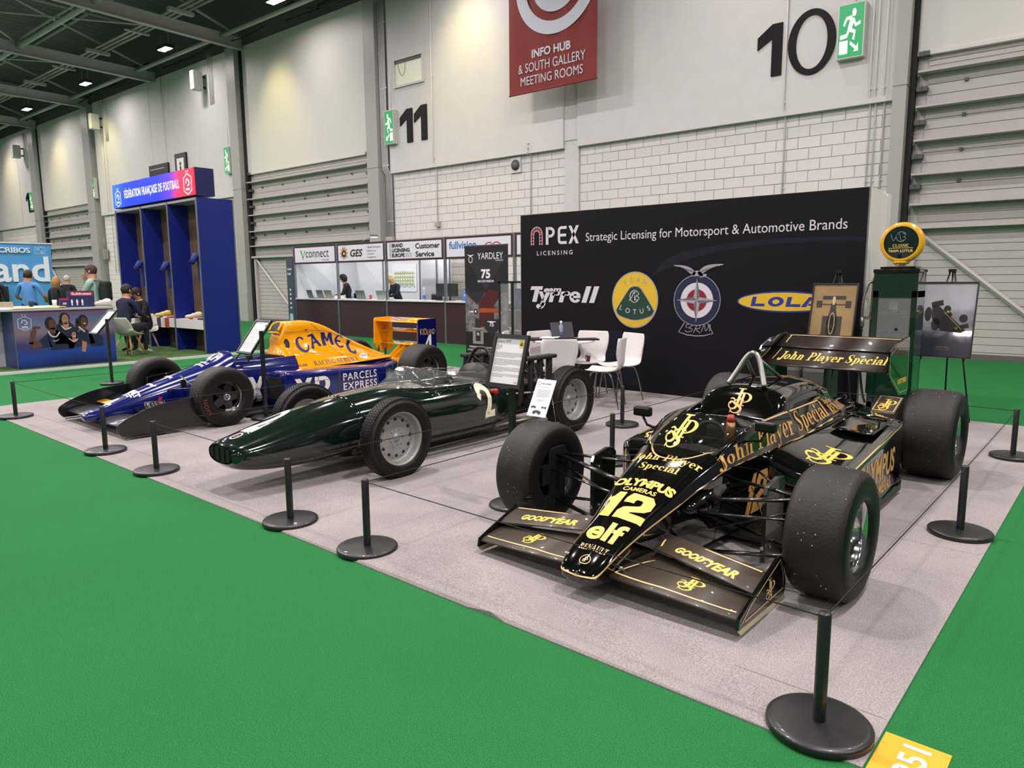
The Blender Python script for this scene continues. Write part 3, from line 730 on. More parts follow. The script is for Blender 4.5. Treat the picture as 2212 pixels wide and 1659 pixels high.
for s, d, row in LAMPS:
    if t0 is None:
        t0 = thing('high_bay_lamp', 'twin high-bay lamp', 'lamp', (0, 0, 0), WA)
        mb = MB(); mb.box((-.36, -.18, .05), (.36, .18, .17)); part('case', mb, m_lampc, t0, bevel=.02)
        for sx in (-.175, .175):
            mb = MB(); mb.box((sx - .14, -.13, .035), (sx + .14, .13, .05)); part('lens', mb, m_lens, t0)
        mb = MB(); mb.cyl((-.3, 0, .17), (-.3, 0, .6), .01, n=5); mb.cyl((.3, 0, .17), (.3, 0, .6), .01, n=5); part('hanger', mb, m_steel, t0)
        l = t0
    elif row == 0 and s < 0: l = dup(t0)
    else: continue
    nl += 1; l.location = WP(s, 10.15, d); l['label'] = 'lit twin high-bay lamp under the dark roof near the wall, %s from the left' % ('first', 'second', 'third', 'fourth', 'fifth', 'sixth', 'seventh')[nl]; l['group'] = 'high-bay lamps along the hall wall'
m_hc = mat('heater case white', '#c4c6c2', .4)
for s, z, lab in ((-25.3, 9.35, 'white wall heater case with pipes under the roof nearest the tall blue stand'), (-35.1, 9.15, 'white floodlight box on the wall high above the blue header sign'), (-46.0, 9.0, 'white wall heater case with pipes far left under the roof')):
    t = thing('wall_heater', lab, 'heater', WP(s, z, .1), WA)
    mb = MB(); mb.box((-.15, -.60, -.36), (.15, -.2, .36)); part('case', mb, m_hc, t, bevel=.03)
    mb = MB(); mb.tube([(0, -.2, .2), (0, 0, .2)], .04, 6); mb.tube([(0, -.2, -.2), (0, 0, -.2)], .04, 6); part('bracket', mb, m_dark, t)
    mb = MB()
    for k in range(3): mb.tube([(.35 + k * .12, -.1, 1.0), (.35 + k * .12, -.05, -.9)], .018, 6)
    part('pipe', mb, m_pipe, t)
# ------------------------------------------------------------------ racing cars: shared pieces
m_tyre = mat('slick rubber', '#15120f', 0.6, noise=.25, nscale=14, bump=.25, bscale=90)
m_tyre2 = mat('rubber sidewall', '#0e0e0e', 0.5, spec=.3)
m_speck = mat('tyre grit', '#b8b5a8', .8)
m_hubb = mat('hub black', '#121212', .4)
m_silv = mat('polished rim', '#c9cbcc', .12, metal=1.0)
m_mag = mat('magnesium grey rim', '#9b9b96', .42, metal=.35)
m_rimblk = mat('satin black rim', '#161616', .3, coat=.3)
m_chrome = mat('chrome', '#e8e8e8', .05, metal=1)
m_arm = mat('black suspension arm', '#0d0d0d', .25, coat=.5)
m_jps = mat('black gloss lacquer', '#050505', .07, coat=1.0)
m_gold = mat('gold leaf lettering', '#d9a55c', .38, metal=.15)
m_goldy = mat('pale gold decal', '#f0c454', .42)
m_goldb = mat('gold pin stripe', '#e0c183', .4)
m_wing = mat('dark bronze wing', '#40382c', .42, metal=.0, coat=.12)
m_intr = mat('cockpit black', '#090909', .6)
AX = Matrix.Rotation(pi / 2, 4, 'Y')          # lathe axis z -> car x
def wheel(car, xc, yc, zc, Rr, W_, rim, side, kind, yoff=0.0):
    """tyre, rim and hub of one wheel; side=+1 when the outer face looks to +x"""
    M = Matrix.Translation(V((xc, yc, zc))) @ (Matrix.Rotation(pi / 2, 4, 'Y') if side > 0 else Matrix.Rotation(-pi / 2, 4, 'Y'))
    h = W_ / 2; slick = kind in ('slick', 'slickb'); sh = .055 if slick else .03
    if slick:
        pr = [(rim, -h * .80), (rim + .012, -h * .93), (rim + (Rr - rim) * .35, -h), (rim + (Rr - rim) * .72, -h * .985), (Rr - .016, -h * .86), (Rr - .004, -h * .74), (Rr, -h * .5), (Rr + .002, 0), (Rr, h * .5), (Rr - .004, h * .74), (Rr - .016, h * .86), (rim + (Rr - rim) * .72, h * .985), (rim + (Rr - rim) * .35, h), (rim + .012, h * .93), (rim, h * .80)]
    else:
        pr = [(rim, -h * .72), (rim + .012, -h * .88), (rim + (Rr - rim) * .4, -h), (rim + (Rr - rim) * .72, -h * .97), (Rr - .022, -h * .80), (Rr - .008, -h * .66), (Rr - .004, 0), (Rr - .008, h * .66), (Rr - .022, h * .80), (rim + (Rr - rim) * .72, h * .97), (rim + (Rr - rim) * .4, h), (rim + .012, h * .88), (rim, h * .72)]
    q = [(a, b) for a, b in spline(pr, 2)]
    mb = MB(); mb.lathe(q, 56, M)
    for i, f in enumerate(mb.f):
        zz = [mb.v[k] for k in f]; rr = sum(hypot(p[1] - yc, p[2] - zc) for p in zz) / len(zz)
        mb.mi[i] = 0 if rr > Rr - .03 else 1
    ty = part('tyre', mb, [m_tyre, m_tyre2], car)
    if slick:
        mb = MB(); rn = random.Random(int(abs(xc) * 100 + yc * 10))
        for i in range(70):
            a = rn.uniform(0, 2 * pi); x = rn.uniform(-h * .8, h * .8); s_ = rn.uniform(.0012, .0035)
            p = M @ V(((Rr + .0025) * cos(a), (Rr + .0025) * sin(a), x)); mb.sphere(p, s_, 5, 3)
        part('tyre_grit', mb, m_speck, car, stuff=True)
    else:
        mb = MB(); nb = 84
        for row in range(6):
            x0 = -h * .74 + row * h * .253; x1 = x0 + h * .215
            for k in range(nb):
                a0 = 2 * pi * (k + (.5 if row % 2 else 0)) / nb; a1 = a0 + 2 * pi / nb * .80; sk = .012 * (1 if row % 2 else -1)
                rr = [Rr - .012 if abs(x) > h * .6 else Rr - .008 for x in (x0, x1)]; pts = []
                for lift in (0, .011):
                    for (x, r0, dk) in ((x0, rr[0], 0), (x1, rr[1], sk)):
                        for a in (a0 + dk, a1 + dk): pts.append(M @ V(((r0 + lift) * cos(a), (r0 + lift) * sin(a), x)))
                mb.add(pts, [(4, 5, 7, 6), (0, 1, 5, 4), (2, 6, 7, 3), (0, 4, 6, 2), (1, 3, 7, 5)], False)
        for sx in (-1, 1):
            for k in range(nb):
                a0 = 2 * pi * k / nb; a1 = a0 + 2 * pi / nb * .74; pts = []
                for lift in (0, .007):
                    for (x, r0) in ((h * .80, Rr - .024), (h * .95, Rr - .058)):
                        for a in (a0, a1): pts.append(M @ V(((r0 + lift) * cos(a), (r0 + lift) * sin(a), sx * x)))
                mb.add(pts, [(4, 5, 7, 6), (0, 1, 5, 4), (2, 6, 7, 3), (0, 4, 6, 2), (1, 3, 7, 5)], False)
        part('tread_block', mb, m_tyre2, car, stuff=True)
    if kind == 'slick':            # deep polished barrel, black centre far inside
        mb = MB(); mb.lathe([(rim + .006, h * .86), (rim + .008, h * .80), (rim - .006, h * .80), (rim - .014, h * .62), (rim - .016, h * .1), (rim - .03, h * .06), (rim - .03, -h * .15), (.07, -h * .2), (.05, -h * .05), (0, -h * .05)], 44, M)
        r = part('rim', mb, m_silv, car)
        mb = MB()
        for k in range(18):
            a = 2 * pi * k / 18; mb.cyl(M @ V(((rim - .032) * cos(a), (rim - .032) * sin(a), h * .02)), M @ V(((rim - .032) * cos(a), (rim - .032) * sin(a), h * .14)), .006, n=6)
        mb.cyl(M @ V((0, 0, -h * .2)), M @ V((0, 0, h * .25)), .034, .03, 10); part('wheel_nut', mb, m_chrome, car)
        mb = MB(); mb.lathe([(rim + .004, -h * .86), (rim - .008, -h * .80), (rim - .012, -h * .5), (rim - .05, -h * .3), (rim - .06, -h * .28), (.03, -h * .28)], 40, M); part('inner_rim', mb, m_rimblk, car)
        mb = MB(); mb.cyl(M @ V((0, 0, -h * .9)), M @ V((0, 0, -h * .3)), .085, .11, 20); mb.cyl(M @ V((0, 0, -h * .62)), M @ V((0, 0, -h * .58)), .13, n=28)
        mb.box((xc - side * h * .75 - .03, yc - .16, zc - .05), (xc - side * h * .75 + .03, yc - .08, zc + .07)); part('brake', mb, m_hubb, car)
    elif kind == 'slickb':         # black five-spoke centre
        mb = MB(); mb.lathe([(rim + .006, h * .86), (rim + .008, h * .80), (rim - .004, h * .80), (rim - .012, h * .66), (rim - .014, h * .4), (rim - .02, -h * .2)], 44, M); part('rim', mb, m_silv if False else m_rimblk, car)
        mb = MB()
        for k in range(5):
            a = 2 * pi * k / 5 + .3; pts = []
            for (r, w_, z) in ((.03, .05, h * .62), (rim - .012, .036, h * .50)):
                for sg in (-1, 1):
                    for dz in (0, -.03): pts.append(M @ V((r * cos(a) - sg * w_ * sin(a), r * sin(a) + sg * w_ * cos(a), z + dz)))
            mb.add(pts, [(0, 2, 6, 4), (1, 5, 7, 3), (0, 4, 5, 1), (2, 3, 7, 6), (4, 6, 7, 5)], False)
        mb.lathe([(rim - .01, h * .5), (rim - .028, h * .53), (rim - .03, h * .45), (rim - .01, h * .4)], 40, M)
        part('spoke', mb, m_rimblk, car)
        mb = MB(); mb.lathe([(0, -h * .1), (.16, -h * .1)], 32, M); mb.cyl(M @ V((0, 0, -h * .1)), M @ V((0, 0, h * .55)), .07, .06, 16); part('brake', mb, m_hubb, car)
        mb = MB(); mb.lathe([(.038, h * .50), (.036, h * .86), (.026, h * .86), (.024, h * .62), (0, h * .6)], 16, M); mb.lathe([(rim - .006, h * .80), (rim - .016, h * .70), (rim - .018, h * .62)], 44, M); part('wheel_nut', mb, m_silv, car)
    else:                          # sixties pressed magnesium wheel with ring of holes
        mb = MB(); mb.lathe([(rim + .008, h * .80), (rim + .010, h * .72), (rim - .004, h * .70), (rim - .016, h * .50), (rim - .018, h * .0), (rim - .026, -h * .26), (rim - .030, -h * .3)], 48, M)
        n = 60; r0, r1 = rim - .036, rim - .085; hr = (r0 + r1) / 2; fs = []; holes = []
        mb.lathe([(rim - .030, -h * .3), (rim - .05, -h * .24), (rim - .09, -h * .20), (.075, -h * .20), (.062, -h * .13), (.045, -h * .13), (.03, -h * .13), (.028, h * .0), (0, h * .0)], 48, M)
        part('rim', mb, m_mag, car)
        mb = MB()
        for k in range(12):
            a = 2 * pi * k / 12; c = V((cos(a) * (rim - .066), sin(a) * (rim - .066), 0))
            mm = M @ Matrix.Translation(V((c.x, c.y, -h * .205))) @ Matrix.Rotation(a, 4, 'Z') @ Matrix.Diagonal((1.0, 1.25, 1, 1)); mb.disc(None, .0125, 14, mm)
            a2 = a + pi / 12; mm = M @ Matrix.Translation(V((cos(a2) * (rim - .052), sin(a2) * (rim - .052), -h * .22))); mb.disc(None, .004, 8, mm)
        for k in range(5):
            a = 2 * pi * k / 5 + .2; mm = M @ Matrix.Translation(V((cos(a) * .062, sin(a) * .062, -h * .12))); mb.disc(None, .005, 8, mm)
        part('rim_hole', mb, m_hubb, car)
        mb = MB()
        for k in range(5):
            a = 2 * pi * (k + .5) / 5 + .2; p = V((cos(a) * .066, sin(a) * .066, -h * .20)); mb.cyl(M @ p, M @ (p + V((0, 0, h * .12))), .009, n=6)
        part('wheel_nut', mb, m_mag, car)
        mb = MB(); mb.cyl(M @ V((0, 0, -h * .95)), M @ V((0, 0, -h * .45)), .09, .12, 20); mb.lathe([(rim, -h * .75), (rim - .014, -h * .6), (rim - .014, -h * .3)], 40, M); mb.cyl(M @ V((0, 0, -h * .7)), M @ V((0, 0, -h * .66)), .135, n=28); part('brake', mb, mat('cast grey', '#4c4b48', .5, metal=.4), car)
def arms(car, segs, name='suspension_arm', m=None, flat=.55):
    for a, b, r in segs:
        mb = MB(); mb.tube([a, b], r, 8, flat=flat); part(name, mb, m or m_arm, car)
def both(segs): return segs + [((-a[0], a[1], a[2]), (-b[0], b[1], b[2]), r) for a, b, r in segs]
def plate(poly, x, t, mb=None):      # flat panel in the y-z plane
    mb = mb or MB(); mb.prism(poly, (x - t / 2, 0, 0), (0, 1, 0), (0, 0, 1), (1, 0, 0), t); return mb
def decp(car, name, t, O, U, W_, D, bvh, m, label=None, cell=.03, off=.0016):
    mb = decal(t, O, U, W_, D, bvh, cell, off)
    if mb.f: return part(name, mb, m, car, label, fixn=False)
# ------------------------------------------------------------------ black and gold car
LX, LY = -1.94, 4.9
lot = thing('racing_car', 'black and gold 1980s Formula car numbered 12, nearest the camera', 'racing car', (LX, LY, .006)); OFF[lot.name] = (0, LY, 0)
def lsec(y, zb, wb, wc, zc, wu, zu, wt, zt): return (y, [(0, zb), (wb * .7, zb), (wb, zb + .015), (wc * .93, zb + (zc - zb) * .45), (wc * .985, zc - .022), (wc, zc), (wc * .985, zc + .006), (wu, zu), (wt, zt - .008), (0, zt)])
nose_s = [
    lsec(2.690, .095, .055, .070, .120, .050, .128, .025, .130), lsec(2.700, .085, .075, .098, .132, .075, .142, .04, .146), lsec(2.735, .078, .09, .113, .158, .088, .170, .05, .175),
    lsec(2.80, .07, .10, .124, .192, .10, .206, .055, .212), lsec(2.90, .065, .11, .135, .230, .115, .250, .07, .258), lsec(3.07, .06, .13, .16, .288, .13, .322, .08, .338),
    lsec(3.25, .055, .16, .20, .350, .165, .398, .10, .418), lsec(3.45, .05, .19, .235, .412, .195, .472, .115, .500), lsec(3.60, .05, .21, .262, .452, .22, .52, .13, .553), lsec(3.70, .05, .22, .28, .485, .238, .555, .14, .582)]
nose = loft(nose_s, 5, 4)
noseo = part('nose_cone', nose, m_jps, lot)
def csec(y, zb, wb, wc, zc, rim, zr, wi, zf): return (y, [(0, zb), (wb * .7, zb), (wb, zb + .02), (wc * .93, zb + (zc - zb) * .45), (wc * .985, zc - .022), (wc, zc), (wc * .97, zc + .03), (rim, zr), (rim - .02, zr + .002), (wi, zr - .08), (wi * .95, zf), (0, zf)])
side = loft([csec(3.70, .05, .22, .28, .485, .240, .560, .20, .30), csec(3.85, .05, .24, .296, .498, .262, .62, .225, .20), csec(4.05, .05, .26, .315, .506, .285, .672, .24, .16), csec(4.31, .05, .27, .33, .512, .290, .682, .25, .16), csec(4.62, .05, .28, .358, .530, .290, .690, .25, .16)], 5, 3, cap0=False, cap1=False)
part('monocoque', side, m_jps, lot)
mb = MB(); mb.add([(-.235, 4.60, .16), (.235, 4.60, .16), (.25, 4.60, .70), (-.25, 4.60, .70)], [(0, 1, 2, 3)]); mb.add([(-.21, 3.72, .2), (.21, 3.72, .2), (.225, 3.74, .55), (-.225, 3.74, .55)], [(3, 2, 1, 0)]); part('bulkhead', mb, m_intr, lot, fixn=False)
def esec(y, zb, wb, wc, zc, wu, zu, wm, zm, wt, zt): return (y, [(0, zb), (wb * .7, zb), (wb, zb + .02), (wc * .95, zb + (zc - zb) * .5), (wc * .99, zc - .02), (wc, zc), (wu, zu), (wu * .985, zu + .012), (wm, zm), (wt, zt - .01), (0, zt)])
cover = loft([esec(4.44, .30, .20, .31, .50, .275, .62, .24, .64, .12, .65, ), esec(4.50, .10, .26, .335, .515, .285, .665, .25, .71, .13, .735), esec(4.57, .06, .28, .350, .525, .292, .685, .26, .760, .14, .805), esec(4.66, .05, .28, .360, .532, .294, .690, .262, .778, .135, .838),
              esec(4.95, .05, .28, .374, .552, .292, .688, .262, .785, .13, .852), esec(5.25, .05, .27, .380, .570, .284, .682, .258, .768, .13, .835), esec(5.50, .06, .25, .366, .582, .262, .660, .235, .725, .12, .772), esec(5.70, .08, .22, .32, .575, .22, .625, .19, .655, .10, .675), esec(5.88, .10, .18, .25, .56, .16, .585, .13, .595, .07, .60)], 5, 3)
cov = part('engine_cover', cover, m_jps, lot)
LB = bvh_of(nose, side, cover)
# side pods
def pod(sx):
    P_ = []
    def ps(y, x1, zb, zt, zi, r=.05): return (y, [(.25, zb), (x1 - .02, zb), (x1, zb + .03), (x1 + .004, zt - r), (x1 - .012, zt - .012), (x1 - r, zt), (x1 - .22, zt + .012), (.34, zi), (.25, zi + .01)])
    secs = [ps(4.235, .60, .20, .30, .38, .03), ps(4.245, .70, .14, .375, .44, .04), ps(4.28, .742, .11, .405, .475, .045), ps(4.36, .75, .10, .425, .50), ps(4.7, .75, .10, .455, .525), ps(5.1, .75, .10, .495, .54), ps(5.45, .745, .10, .53, .55), ps(5.60, .735, .10, .535, .55)]
    m = loft(secs, 4, 3, half=False)
    if sx < 0: m.v = [(-x, y, z) for x, y, z in m.v]; m.f = [f[::-1] for f in m.f]
    return m
for sx in (1, -1):
    pm = pod(sx); po = part('side_pod', pm, m_jps, lot); PB = bvh_of(pm)
    mb = MB(); mb.box((min(sx * .40, sx * .70), 4.2, .045), (max(sx * .40, sx * .70), 5.7, .075)); mb.box((min(sx * .735, sx * .752), 4.3, .03), (max(sx * .735, sx * .752), 5.6, .12)); part('skirt', mb, m_hubb, lot)
    mb = MB(); z = .52
    mb.add([(sx * .44, 5.02, .536), (sx * .69, 5.02, .512), (sx * .69, 5.42, .545), (sx * .44, 5.42, .562)], [(0, 1, 2, 3)]); part('radiator_outlet', mb, m_jps, lot, fixn=False)
    mb = MB(); mb.tube([(sx * .44, 5.02, .54), (sx * .69, 5.02, .516), (sx * .69, 5.42, .549), (sx * .44, 5.42, .566), (sx * .44, 5.02, .54)], .008, 6); part('outlet_frame', mb, m_jps, lot)
    # deflector plate behind front wheel
    mb = MB(); mb.prism([(3.60, .05), (3.83, .05), (3.86, .44), (3.83, .475), (3.76, .485), (3.62, .46), (3.60, .42)], (sx * .545 - .012, 0, 0), (0, 1, 0), (0, 0, 1), (1, 0, 0), .024)
    part('deflector_plate', mb, mat('dark green-black plate', '#10150f', .35, coat=.4), lot, bevel=.004)
    mb = MB()
    for z in (.13, .38): mb.cyl((sx * .545, 3.64, z), (sx * .545, 3.592, z), .010, n=12); mb.cyl((sx * .533, 3.66, z), (sx * .52, 3.66, z), .011, n=12); mb.cyl((sx * .557, 3.66, z), (sx * .565, 3.66, z), .011, n=12)
    part('bolt', mb, m_silv, lot)
    # top lip at the back of the pod sweeping up to the rear winglet
    mb = loft([(5.55, [(sx * .42, .50), (sx * .73, .47), (sx * .735, .53), (sx * .44, .56)]), (5.8, [(sx * .38, .48), (sx * .60, .45), (sx * .60, .50), (sx * .40, .56)]), (6.0, [(sx * .36, .46), (sx * .46, .44), (sx * .46, .48), (sx * .38, .52)])], 3, 1, half=False, lin=True); part('rear_fairing', mb, m_jps, lot)
    # winglet
    mb = MB(); wl = [(sx * .415, 5.98, .51), (sx * .60, 5.94, .515), (sx * .60, 6.22, .605), (sx * .415, 6.26, .60)]
    mb.add(wl + [(x, y + .01, z - .20 if i < 2 else z - .12) for i, (x, y, z) in enumerate(wl)], [(0, 1, 2, 3), (7, 6, 5, 4), (0, 4, 5, 1), (1, 5, 6, 2), (2, 6, 7, 3), (3, 7, 4, 0)], False)
    wo = part('rear_winglet', mb, m_wing, lot, bevel=.008); WB = bvh_of(mb)
    e = .014; q = [(sx * .43, 6.0), (sx * .588, 5.965), (sx * .588, 6.20), (sx * .43, 6.24)]
    q3 = [(x, y, .515 + (y - 5.96) * .33) for x, y in q]; part('pin_stripe', ribbon(q3 + [q3[0]], .007, WB, .002, k=1), m_goldb, lot, fixn=False)
    decp(lot, 'monogram', tf2(jps(), .13, .17, 0, 0), (sx * .51 - .065, 6.02, 1), (1, 0, 0), (0, 1, 0), (0, 0, -1), WB, m_goldy)
    decp(lot, 'monogram', tf2(jps(), .27, .30, 0, 0), (sx * .56 - .135, 4.42, 1), (1, 0, 0), (0, 1, 0), (0, 0, -1), PB, m_goldy)
    if sx > 0:
        t = merge2(tf2(fit(text2d('OLYMPUS', .03), 0, 0, .86, .17), 1, 1, 0, 0)); decp(lot, 'lettering', t, (2, 4.50, .225), (0, 1, 0), (0, .0, 1), (-1, 0, 0), PB, m_gold)
        t = fit(text2d('CAMERAS', .03), 0, 0, .42, .085); decp(lot, 'lettering', t, (2, 4.86, .125), (0, 1, 0), (0, 0, 1), (-1, 0, 0), PB, m_gold)
        part('pin_stripe', ribbon([(.75, 4.30, .40), (.75, 4.7, .44), (.75, 5.1, .475), (.75, 5.55, .51)], .007, PB, .002), m_goldb, lot, fixn=False)
    else:
        part('pin_stripe', ribbon([(-.70, 4.26, .12), (-.70, 4.25, .36)], .007, PB, .002), m_goldb, lot, fixn=False)
# windscreen: smoked half-bubble in front of the cockpit
rows = []
for j in range(13):
    t = j / 12; a = pi * (t - .5)       # around the front of the opening
    bx, by = .262 * sin(a), 4.02 - .47 * cos(a); bz = .558 + .085 * (1 - cos(a)) + (.02 if abs(t - .5) > .45 else 0)
    tx, ty_ = .235 * sin(a), 4.16 - .29 * cos(a); tz = .755 - .085 * (1 - cos(a)) ** 1.3 * .9
    row = []
    for k in range(6):
        u = k / 5; bul = .018 * sin(pi * u); row.append((bx + (tx - bx) * u + sin(a) * bul, by + (ty_ - by) * u - cos(a) * bul, bz + (tz - bz) * u + bul * .6))
    rows.append(row)
scr = MB(); scr.grid(rows, True)
m_smoke = mat('smoked screen', '#1a1c16', .04, trans=.0, alpha=.55, coat=1)
part('windscreen', scr, m_smoke, lot, fixn=False); SB = bvh_of(scr)
decp(lot, 'monogram', tf2(jps(), .165, .15, 0, 0), (-.085, 3.2, .635), (1, 0, 0), (0, .0, 1), (0, 1, -.05), SB, m_goldy)
part('pin_stripe', ribbon([(-.262, 4.02, .64), (-.225, 3.80, .60), (-.12, 3.60, .565), (0, 3.545, .56), (.12, 3.60, .565), (.225, 3.80, .60), (.262, 4.02, .65)], .010, LB, .003), m_goldb, lot, fixn=False)
# deck between the screen and the cockpit sides
mb = MB(); mb.grid([[(x, y, .50 + .05 * (1 - (x / .24) ** 2)) for x in (-.24, -.12, 0, .12, .24)] for y in (3.66, 3.8, 3.95)], True); mb.add([(-.24, 3.95, .50), (.24, 3.95, .50), (.24, 3.95, .40), (-.24, 3.95, .40)], [(0, 1, 2, 3)], False); part('dashboard', mb, m_intr, lot, fixn=False)
mb = MB(); mb.lathe([(.11, -.008), (.122, 0), (.11, .008), (.098, 0)], 24, Matrix.Translation(V((0, 4.06, .56))) @ Matrix.Rotation(R(70), 4, 'X'), closed=True); mb.boxc((0, 4.05, .56), (.2, .01, .03)); part('steering_wheel', mb, m_intr, lot)
mb = MB(); mb.box((-.2, 4.42, .2), (.2, 4.58, .58)); mb.box((-.09, 4.5, .58), (.09, 4.58, .7)); part('seat', mb, mat('seat cloth', '#17181a', .9), lot, bevel=.03)
# red and yellow drink bottle or brush standing in the cockpit
mb = MB(); mb.cyl((.20, 3.92, .60), (.20, 3.93, .715), .024, .026, 14); p1 = part('extinguisher_pull', mb, mat('yellow pull sleeve', '#a5793f', .5), lot)
mb = MB(); mb.cyl((.20, 3.93, .715), (.20, 3.93, .755), .027, .018, 14); part('pull_tip', mb, mat('red pull tip', '#9b3327', .5), lot)
# mirrors
for sx in (1, -1):
    y0 = 3.86 if sx > 0 else 4.12
    y0 = 3.93
    mb = MB(); mb.box((sx * .40 - .06, y0, .675), (sx * .40 + .06, y0 + .05, .735)); mir = part('mirror', mb, mat('mirror shell black', '#060606', .3), lot, bevel=.012)
    mb = MB(); mb.tube([(sx * .40, y0 + .02, .68), (sx * .37, y0 + .03, .62), (sx * .29, y0 + .04, .60)], .009, 6); part('mirror_stalk', mb, m_jps, mir)
    mb = MB(); mb.add([(sx * .40 - .05, y0 + .052, .683), (sx * .40 + .05, y0 + .052, .683), (sx * .40 + .05, y0 + .052, .727), (sx * .40 - .05, y0 + .052, .727)], [(3, 2, 1, 0)]); part('mirror_glass', mb, m_chrome, mir, fixn=False)
# roll hoop
m_hoop = mat('bare steel hoop', '#8d8f8a', .28, metal=.9)
mb = MB(); mb.tube(spline([(.125, 4.60, .83), (.085, 4.65, .92), (.042, 4.69, 1.01), (0, 4.70, 1.04), (-.042, 4.69, 1.01), (-.085, 4.65, .92), (-.125, 4.60, .83)], 5), .019, 10); part('roll_hoop', mb, m_hoop, lot)
for sx in (1, -1):
    mb = MB(); mb.tube([(sx * .045, 4.69, 1.0), (sx * .10, 4.97, .845)], .013, 8); part('hoop_stay', mb, m_hoop, lot)
# lettering of the body
serJPS = serif_text('John Player Special')
sl = V((0, 1.66, .065)).normalized()
decp(lot, 'lettering', fit(serJPS, 0, 0, 1.60, .175), (2.0, 3.60, .475), (0, .998, .055), (0, .06, 1), (-1, 0, -.35), LB, m_gold, cell=.025) if False else None
Dn = V((-.55, 0, -.83)).normalized(); Wd = V((-.83, 0, .55)).normalized()
def bandpt(y): 
    # lower edge of the lettered band (crease) in the car frame
    ys = [3.45, 3.72, 3.99, 4.31, 4.66, 5.14, 5.47, 5.7]; ws = [.235, .28, .31, .33, .36, .38, .366, .32]; zs = [.412, .49, .506, .512, .53, .565, .582, .575]
    for i in range(len(ys) - 1):
        if ys[i] <= y <= ys[i + 1] + 1e-6:
            t = (y - ys[i]) / (ys[i + 1] - ys[i]); return ws[i] + (ws[i + 1] - ws[i]) * t, zs[i] + (zs[i + 1] - zs[i]) * t
    return ws[-1], zs[-1]
def band_text(t, ya, yb, lo, hi, m, sx=1, upper=None):
    """lettering warped to run along the sloping flank between crease and upper line"""
    xs = [p[0] for p in t[0]]; ys = [p[1] for p in t[0]]; a, b = min(xs), max(xs); c, d = min(ys), max(ys)
    bm = bmesh.new(); vs = [bm.verts.new((ya + (x - a) / (b - a) * (yb - ya), lo + (y - c) / (d - c) * (hi - lo), 0)) for x, y in t[0]]
    for f in t[1]:
        try: bm.faces.new([vs[i] for i in f])
        except ValueError: pass
    for i in range(1, 44):
        bmesh.ops.bisect_plane(bm, geom=bm.verts[:] + bm.edges[:] + bm.faces[:], plane_co=(ya + (yb - ya) * i / 44, 0, 0), plane_no=(1, 0, 0), dist=1e-6)
    for i in range(1, 8):
        bmesh.ops.bisect_plane(bm, geom=bm.verts[:] + bm.edges[:] + bm.faces[:], plane_co=(0, lo + (hi - lo) * i / 8, 0), plane_no=(0, 1, 0), dist=1e-6)
    pos = []
    for v in bm.verts:
        y = v.co.x; w_, z = bandpt(y); wu, zu = (.27, .672) if y < 4 else (.285, .686)
        if y > 5.3: wu, zu = .285 - (y - 5.3) * .15, .684 - (y - 5.3) * .11
        if y < 4.05: wu, zu = .285 - (4.05 - y) * .115, .672 - (4.05 - y) * .32
        q = V((w_ + (wu - w_) * v.co.y, y, z + (zu - z) * v.co.y)); q.x *= sx
        n_ = V((sx * .75, 0, .66)); h, n, i, dd = LB.ray_cast(q + n_ * .25, -n_, .5)
        pos.append((h + n_ * .003) if h is not None else q)
    bm.verts.index_update(); mb = MB(); mb.add([p[:] for p in pos], [[v.index for v in f.verts] for f in bm.faces], True); bm.free()
    part('lettering', mb, m, lot, fixn=False)
for sx in (1, -1):
    if sx > 0:
        band_text(serJPS, 3.66, 5.18, -.06, .93, m_gold)
        band_text(serif_text('RENAULT'), 5.24, 5.66, .10, .62, m_gold)
        band_text(serif_text('Turbo'), 5.22, 5.42, .70, 1.02, m_gold)
    crease = [(sx * (bandpt(y)[0] + .004), y, bandpt(y)[1] - .004) for y in (3.45, 3.6, 3.72, 3.85, 3.99, 4.15, 4.31, 4.5, 4.66, 4.9, 5.14, 5.3, 5.47, 5.62, 5.7)]
    nosec = [(sx * .098, 2.70, .135), (sx * .113, 2.735, .158), (sx * .124, 2.80, .192), (sx * .135, 2.9, .230), (sx * .16, 3.07, .288), (sx * .2, 3.25, .350)]
    part('pin_stripe', ribbon(nosec + crease, .008, LB, .002, k=4), m_goldb, lot, fixn=False)
    up_ = [(sx * .288, y, .690) for y in (4.15, 4.4, 4.66, 4.95, 5.15)]
    part('pin_stripe', ribbon(up_, .008, LB, .002), m_goldb, lot, fixn=False)
part('pin_stripe', ribbon([(-.113, 2.735, .158), (-.098, 2.70, .14), (-.05, 2.692, .132), (.0, 2.69, .13), (.05, 2.692, .132), (.098, 2.70, .14), (.113, 2.735, .158)], .008, LB, .003), m_goldb, lot, fixn=False)
UPN = (1, 0, 0), (0, .90, .43)
def nose_dec(t, y, z, w_, h, m=m_goldy, nm='lettering'):   # text on top of the nose reading from the front
    decp(lot, nm, fit(t, -w_ / 2, 0, w_, h), (0, y, 1.2), (1, 0, 0), (0, 1, 0), (0, 0, -1), LB, m, cell=.02)
nose_dec(merge2(ring2(.5, .5, .5, .5, .07, .07, 0, 360), tf2(jps(), .5, .5, .25, .28)), 2.735, 0, .06, .05, m_goldb, 'badge')
nose_dec(serif_text('RENAULT'), 2.815, 0, .165, .035, m_goldb)
nose_dec(text2d('elf', .03), 2.885, 0, .205, .125)
